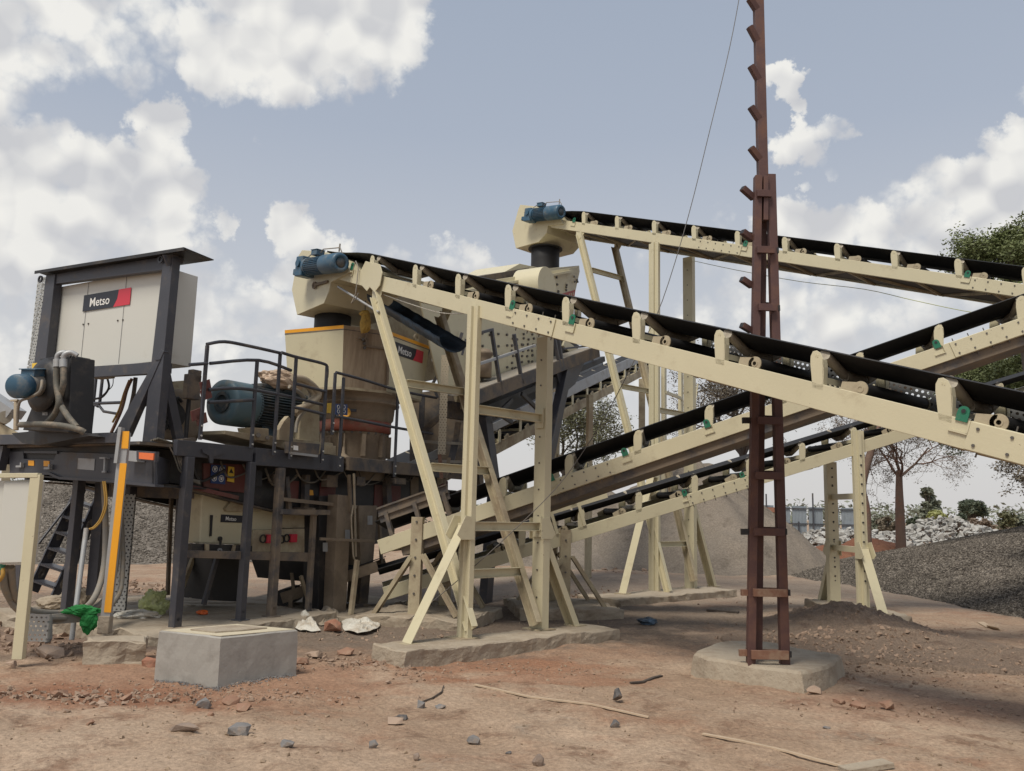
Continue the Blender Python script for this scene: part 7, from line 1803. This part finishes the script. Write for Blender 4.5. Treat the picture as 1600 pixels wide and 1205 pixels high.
# two bare trees with reddish trunks
Yt = 33.0
tree('bare_tree', 'bare tree with thick reddish trunk and forked top, right of centre on the red mound', V((atY(1408, 860, Yt).x, Yt, .5)), [atY(1406, 800, Yt), atY(1405, 765, Yt), atY(1405, 735, Yt)], .20, 5, 6, 1.6, True, .07, 1, .2, 'bark', 'leaf_twig', spread=.85, up=.25, nchild=(3, 4), leaf_from=5)
tree('bare_tree', 'bare tree half hidden behind the right-hand trestle, with a few leaves', V((atY(1353, 855, 30).x, 30, .3)), [atY(1352, 800, 30), atY(1346, 765, 30), atY(1352, 735, 30), atY(1362, 700, 30), atY(1364, 670, 30)], .20, 8, 4, 1.2, True, .12, 4, .25, 'bark', 'leaf_olive', spread=.8, up=.4, leaf_from=3)
tree('bare_tree', 'wide sparse tree behind the brown pole, its twigs against the pale sky', V((atY(1172, 820, 34).x, 34, 0)), [atY(1168, 780, 34), atY(1165, 730, 34), atY(1158, 700, 34)], .26, 12, 6, 2.3, True, .09, 3, .34, 'barkdark', 'leaf_twig', spread=.95, up=.3, nchild=(2, 4), leaf_from=3)
tree('leafy_tree', 'olive-leaved tree seen through the gap between the conveyors at centre', V((atY(872, 860, 36).x, 36, 0)), [atY(874, 800, 36), atY(880, 760, 36), atY(884, 730, 36)], .2, 21, 5, 1.9, True, .11, 6, .36, 'barkdark', 'leaf_olive', spread=.9, up=.35, nchild=(3, 4), leaf_from=3)
tree('leafy_tree', 'tall green leafy tree at the right edge, rising behind the conveyors', V((atY(1640, 900, 22).x, 22, 0)), [atY(1630, 760, 22), atY(1612, 620, 22), atY(1600, 530, 22), atY(1590, 470, 22), atY(1582, 440, 22)], .16, 33, 5, .95, True, .09, 11, .33, 'barkdark', 'leaf_green', spread=.9, up=.25, nchild=(3, 4), leaf_from=3)
lw = tree('leafy_tree', 'lower dense green tree at the right edge, between the rising conveyors', V((atY(1600, 900, 26).x, 26, 0)), [atY(1630, 760, 26), atY(1606, 690, 26), atY(1585, 635, 26)], .2, 41, 5, 1.2, True, .10, 16, .36, 'barkdark', 'leaf_green', spread=1.0, up=.1, nchild=(3, 4), leaf_from=3)
tree('bare_tree', 'drooping sparse-leaved branches reaching in from the right edge', V((atY(1760, 900, 19).x, 19, 0)), [atY(1740, 780, 19), atY(1690, 745, 19), atY(1650, 748, 19)], .1, 51, 5, .75, True, .07, 3, .16, 'barkdark', 'leaf_twig', spread=.9, up=-.05, nchild=(2, 4), leaf_from=3)
# distant trees and bushes
def bush(name, label, px0, px1, pytop, Y, m, seed, n=3500, size=.28, clumps=14, trunk=0, group='trees and bushes on the horizon', cat='bush', shape=1.0, zb=0):
    rnd = random.Random(seed); a, b = atY(px0, pytop, Y), atY(px1, pytop, Y); cx = (a.x + b.x) / 2; w = (b.x - a.x) / 2; h = a.z * 1.1; size *= .8
    root = thing(name, label, cat, (cx, Y, 0), group); lf = MB(); tk = MB()
    z0 = h * trunk
    clumps = int(clumps * 2.2); n = int(n * 1.2)
    for _ in range(clumps):
        an = rnd.uniform(0, 6.28); rr_ = rnd.random() ** .6; zz = rnd.uniform(.15, .85) ** shape
        wz = math.sin(math.pi * min(.95, max(.12, zz * .8 + .15))); c = V((cx + math.cos(an) * w * .92 * rr_ * wz * rnd.uniform(.7, 1.1), Y + math.sin(an) * w * .6 * rr_, z0 + (h - z0) * zz))
        leaf_cloud(lf, c, w * rnd.uniform(.2, .42), n // clumps, size, rnd, .75)
        tk.tube([V((cx, Y, z0 * .6)), V((cx, Y, z0)).lerp(c, .5) + V((0, 0, .1)), c], .05 + .012 * h, 4, .02)
    if trunk: tk.tube([V((cx, Y, 0)), V((cx + w * .05, Y, z0 * .6)), V((cx, Y, z0 + .3))], .05 * h + .05, 6, .03 * h)
    else: tk.tube([V((cx, Y, 0)), V((cx, Y, h * .4))], .08, 5)
    tk.build('trunk' if trunk else 'stems', 'barkdark', root, recalc=False); lf.build('crown' if trunk else 'foliage', m, root, recalc=False); return root
bush('distant_tree', 'grey-green slender distant tree right of the bare forked tree', 1430, 1468, 764, 75, 'leaf_far', 1, 2600, .5, 12, .25, cat='tree', shape=.8)
bush('distant_tree', 'dark flat-topped distant tree on the horizon at right', 1490, 1540, 785, 80, 'leaf_dark', 2, 2600, .5, 12, .45, cat='tree', shape=.6)
bush('bush', 'bright yellow-green rounded bush above the pale stone heap', 1440, 1488, 797, 60, 'leaf_yellow', 3, 4200, .35, 16)
bush('bush', 'dark green bush just right of the yellow-green bush', 1478, 1512, 800, 68, 'leaf_dark', 4, 2200, .4, 10)
bush('bush', 'brown dry scrub at right above the gravel heap', 1500, 1566, 812, 55, 'leaf_brown', 5, 3600, .3, 16)
bush('bush', 'olive bush at the right end of the stone heap', 1548, 1590, 800, 66, 'leaf_olive', 6, 2200, .4, 12)
bush('bush', 'dull green scrub at the right edge of the horizon', 1572, 1640, 806, 70, 'leaf_far', 7, 2600, .45, 14)
bush('bush', 'grey-green bush left of the bare forked tree, farther of two', 1352, 1392, 806, 85, 'leaf_far', 8, 2200, .45, 12)
bush('bush', 'pale twiggy bush left of the bare forked tree, nearer of two', 1368, 1402, 801, 70, 'leaf_twig', 9, 2200, .4, 10)
bush('bush', 'dark low bush directly right of the bare forked trunk', 1410, 1440, 808, 88, 'leaf_dark', 10, 2000, .5, 10)
bush('bush', 'brown scrub behind the right end of the stone heap', 1530, 1600, 826, 47, 'leaf_brown', 12, 3200, .22, 16)
# far-off scrub line that reads as one mass
lf = MB(); rnd = random.Random(77)
for k in range(900):
    x = rnd.uniform(-180, 200); y = rnd.uniform(95, 135); leaf_cloud(lf, V((x, y, rnd.uniform(.4, 3.2) + 1.8 * noise.noise(V((x * .06, 0, 0))))), rnd.uniform(1.2, 2.6), 34, .6, rnd, .6)
o = lf.build('far_scrub', 'leaf_far', None, origin=(0, 140, 0), recalc=False); tag(o, 'low far-off line of grey-green scrub along the horizon', 'scrub', kind='stuff')

for o in list(scene.objects):
    if '_o' in o: del o['_o']
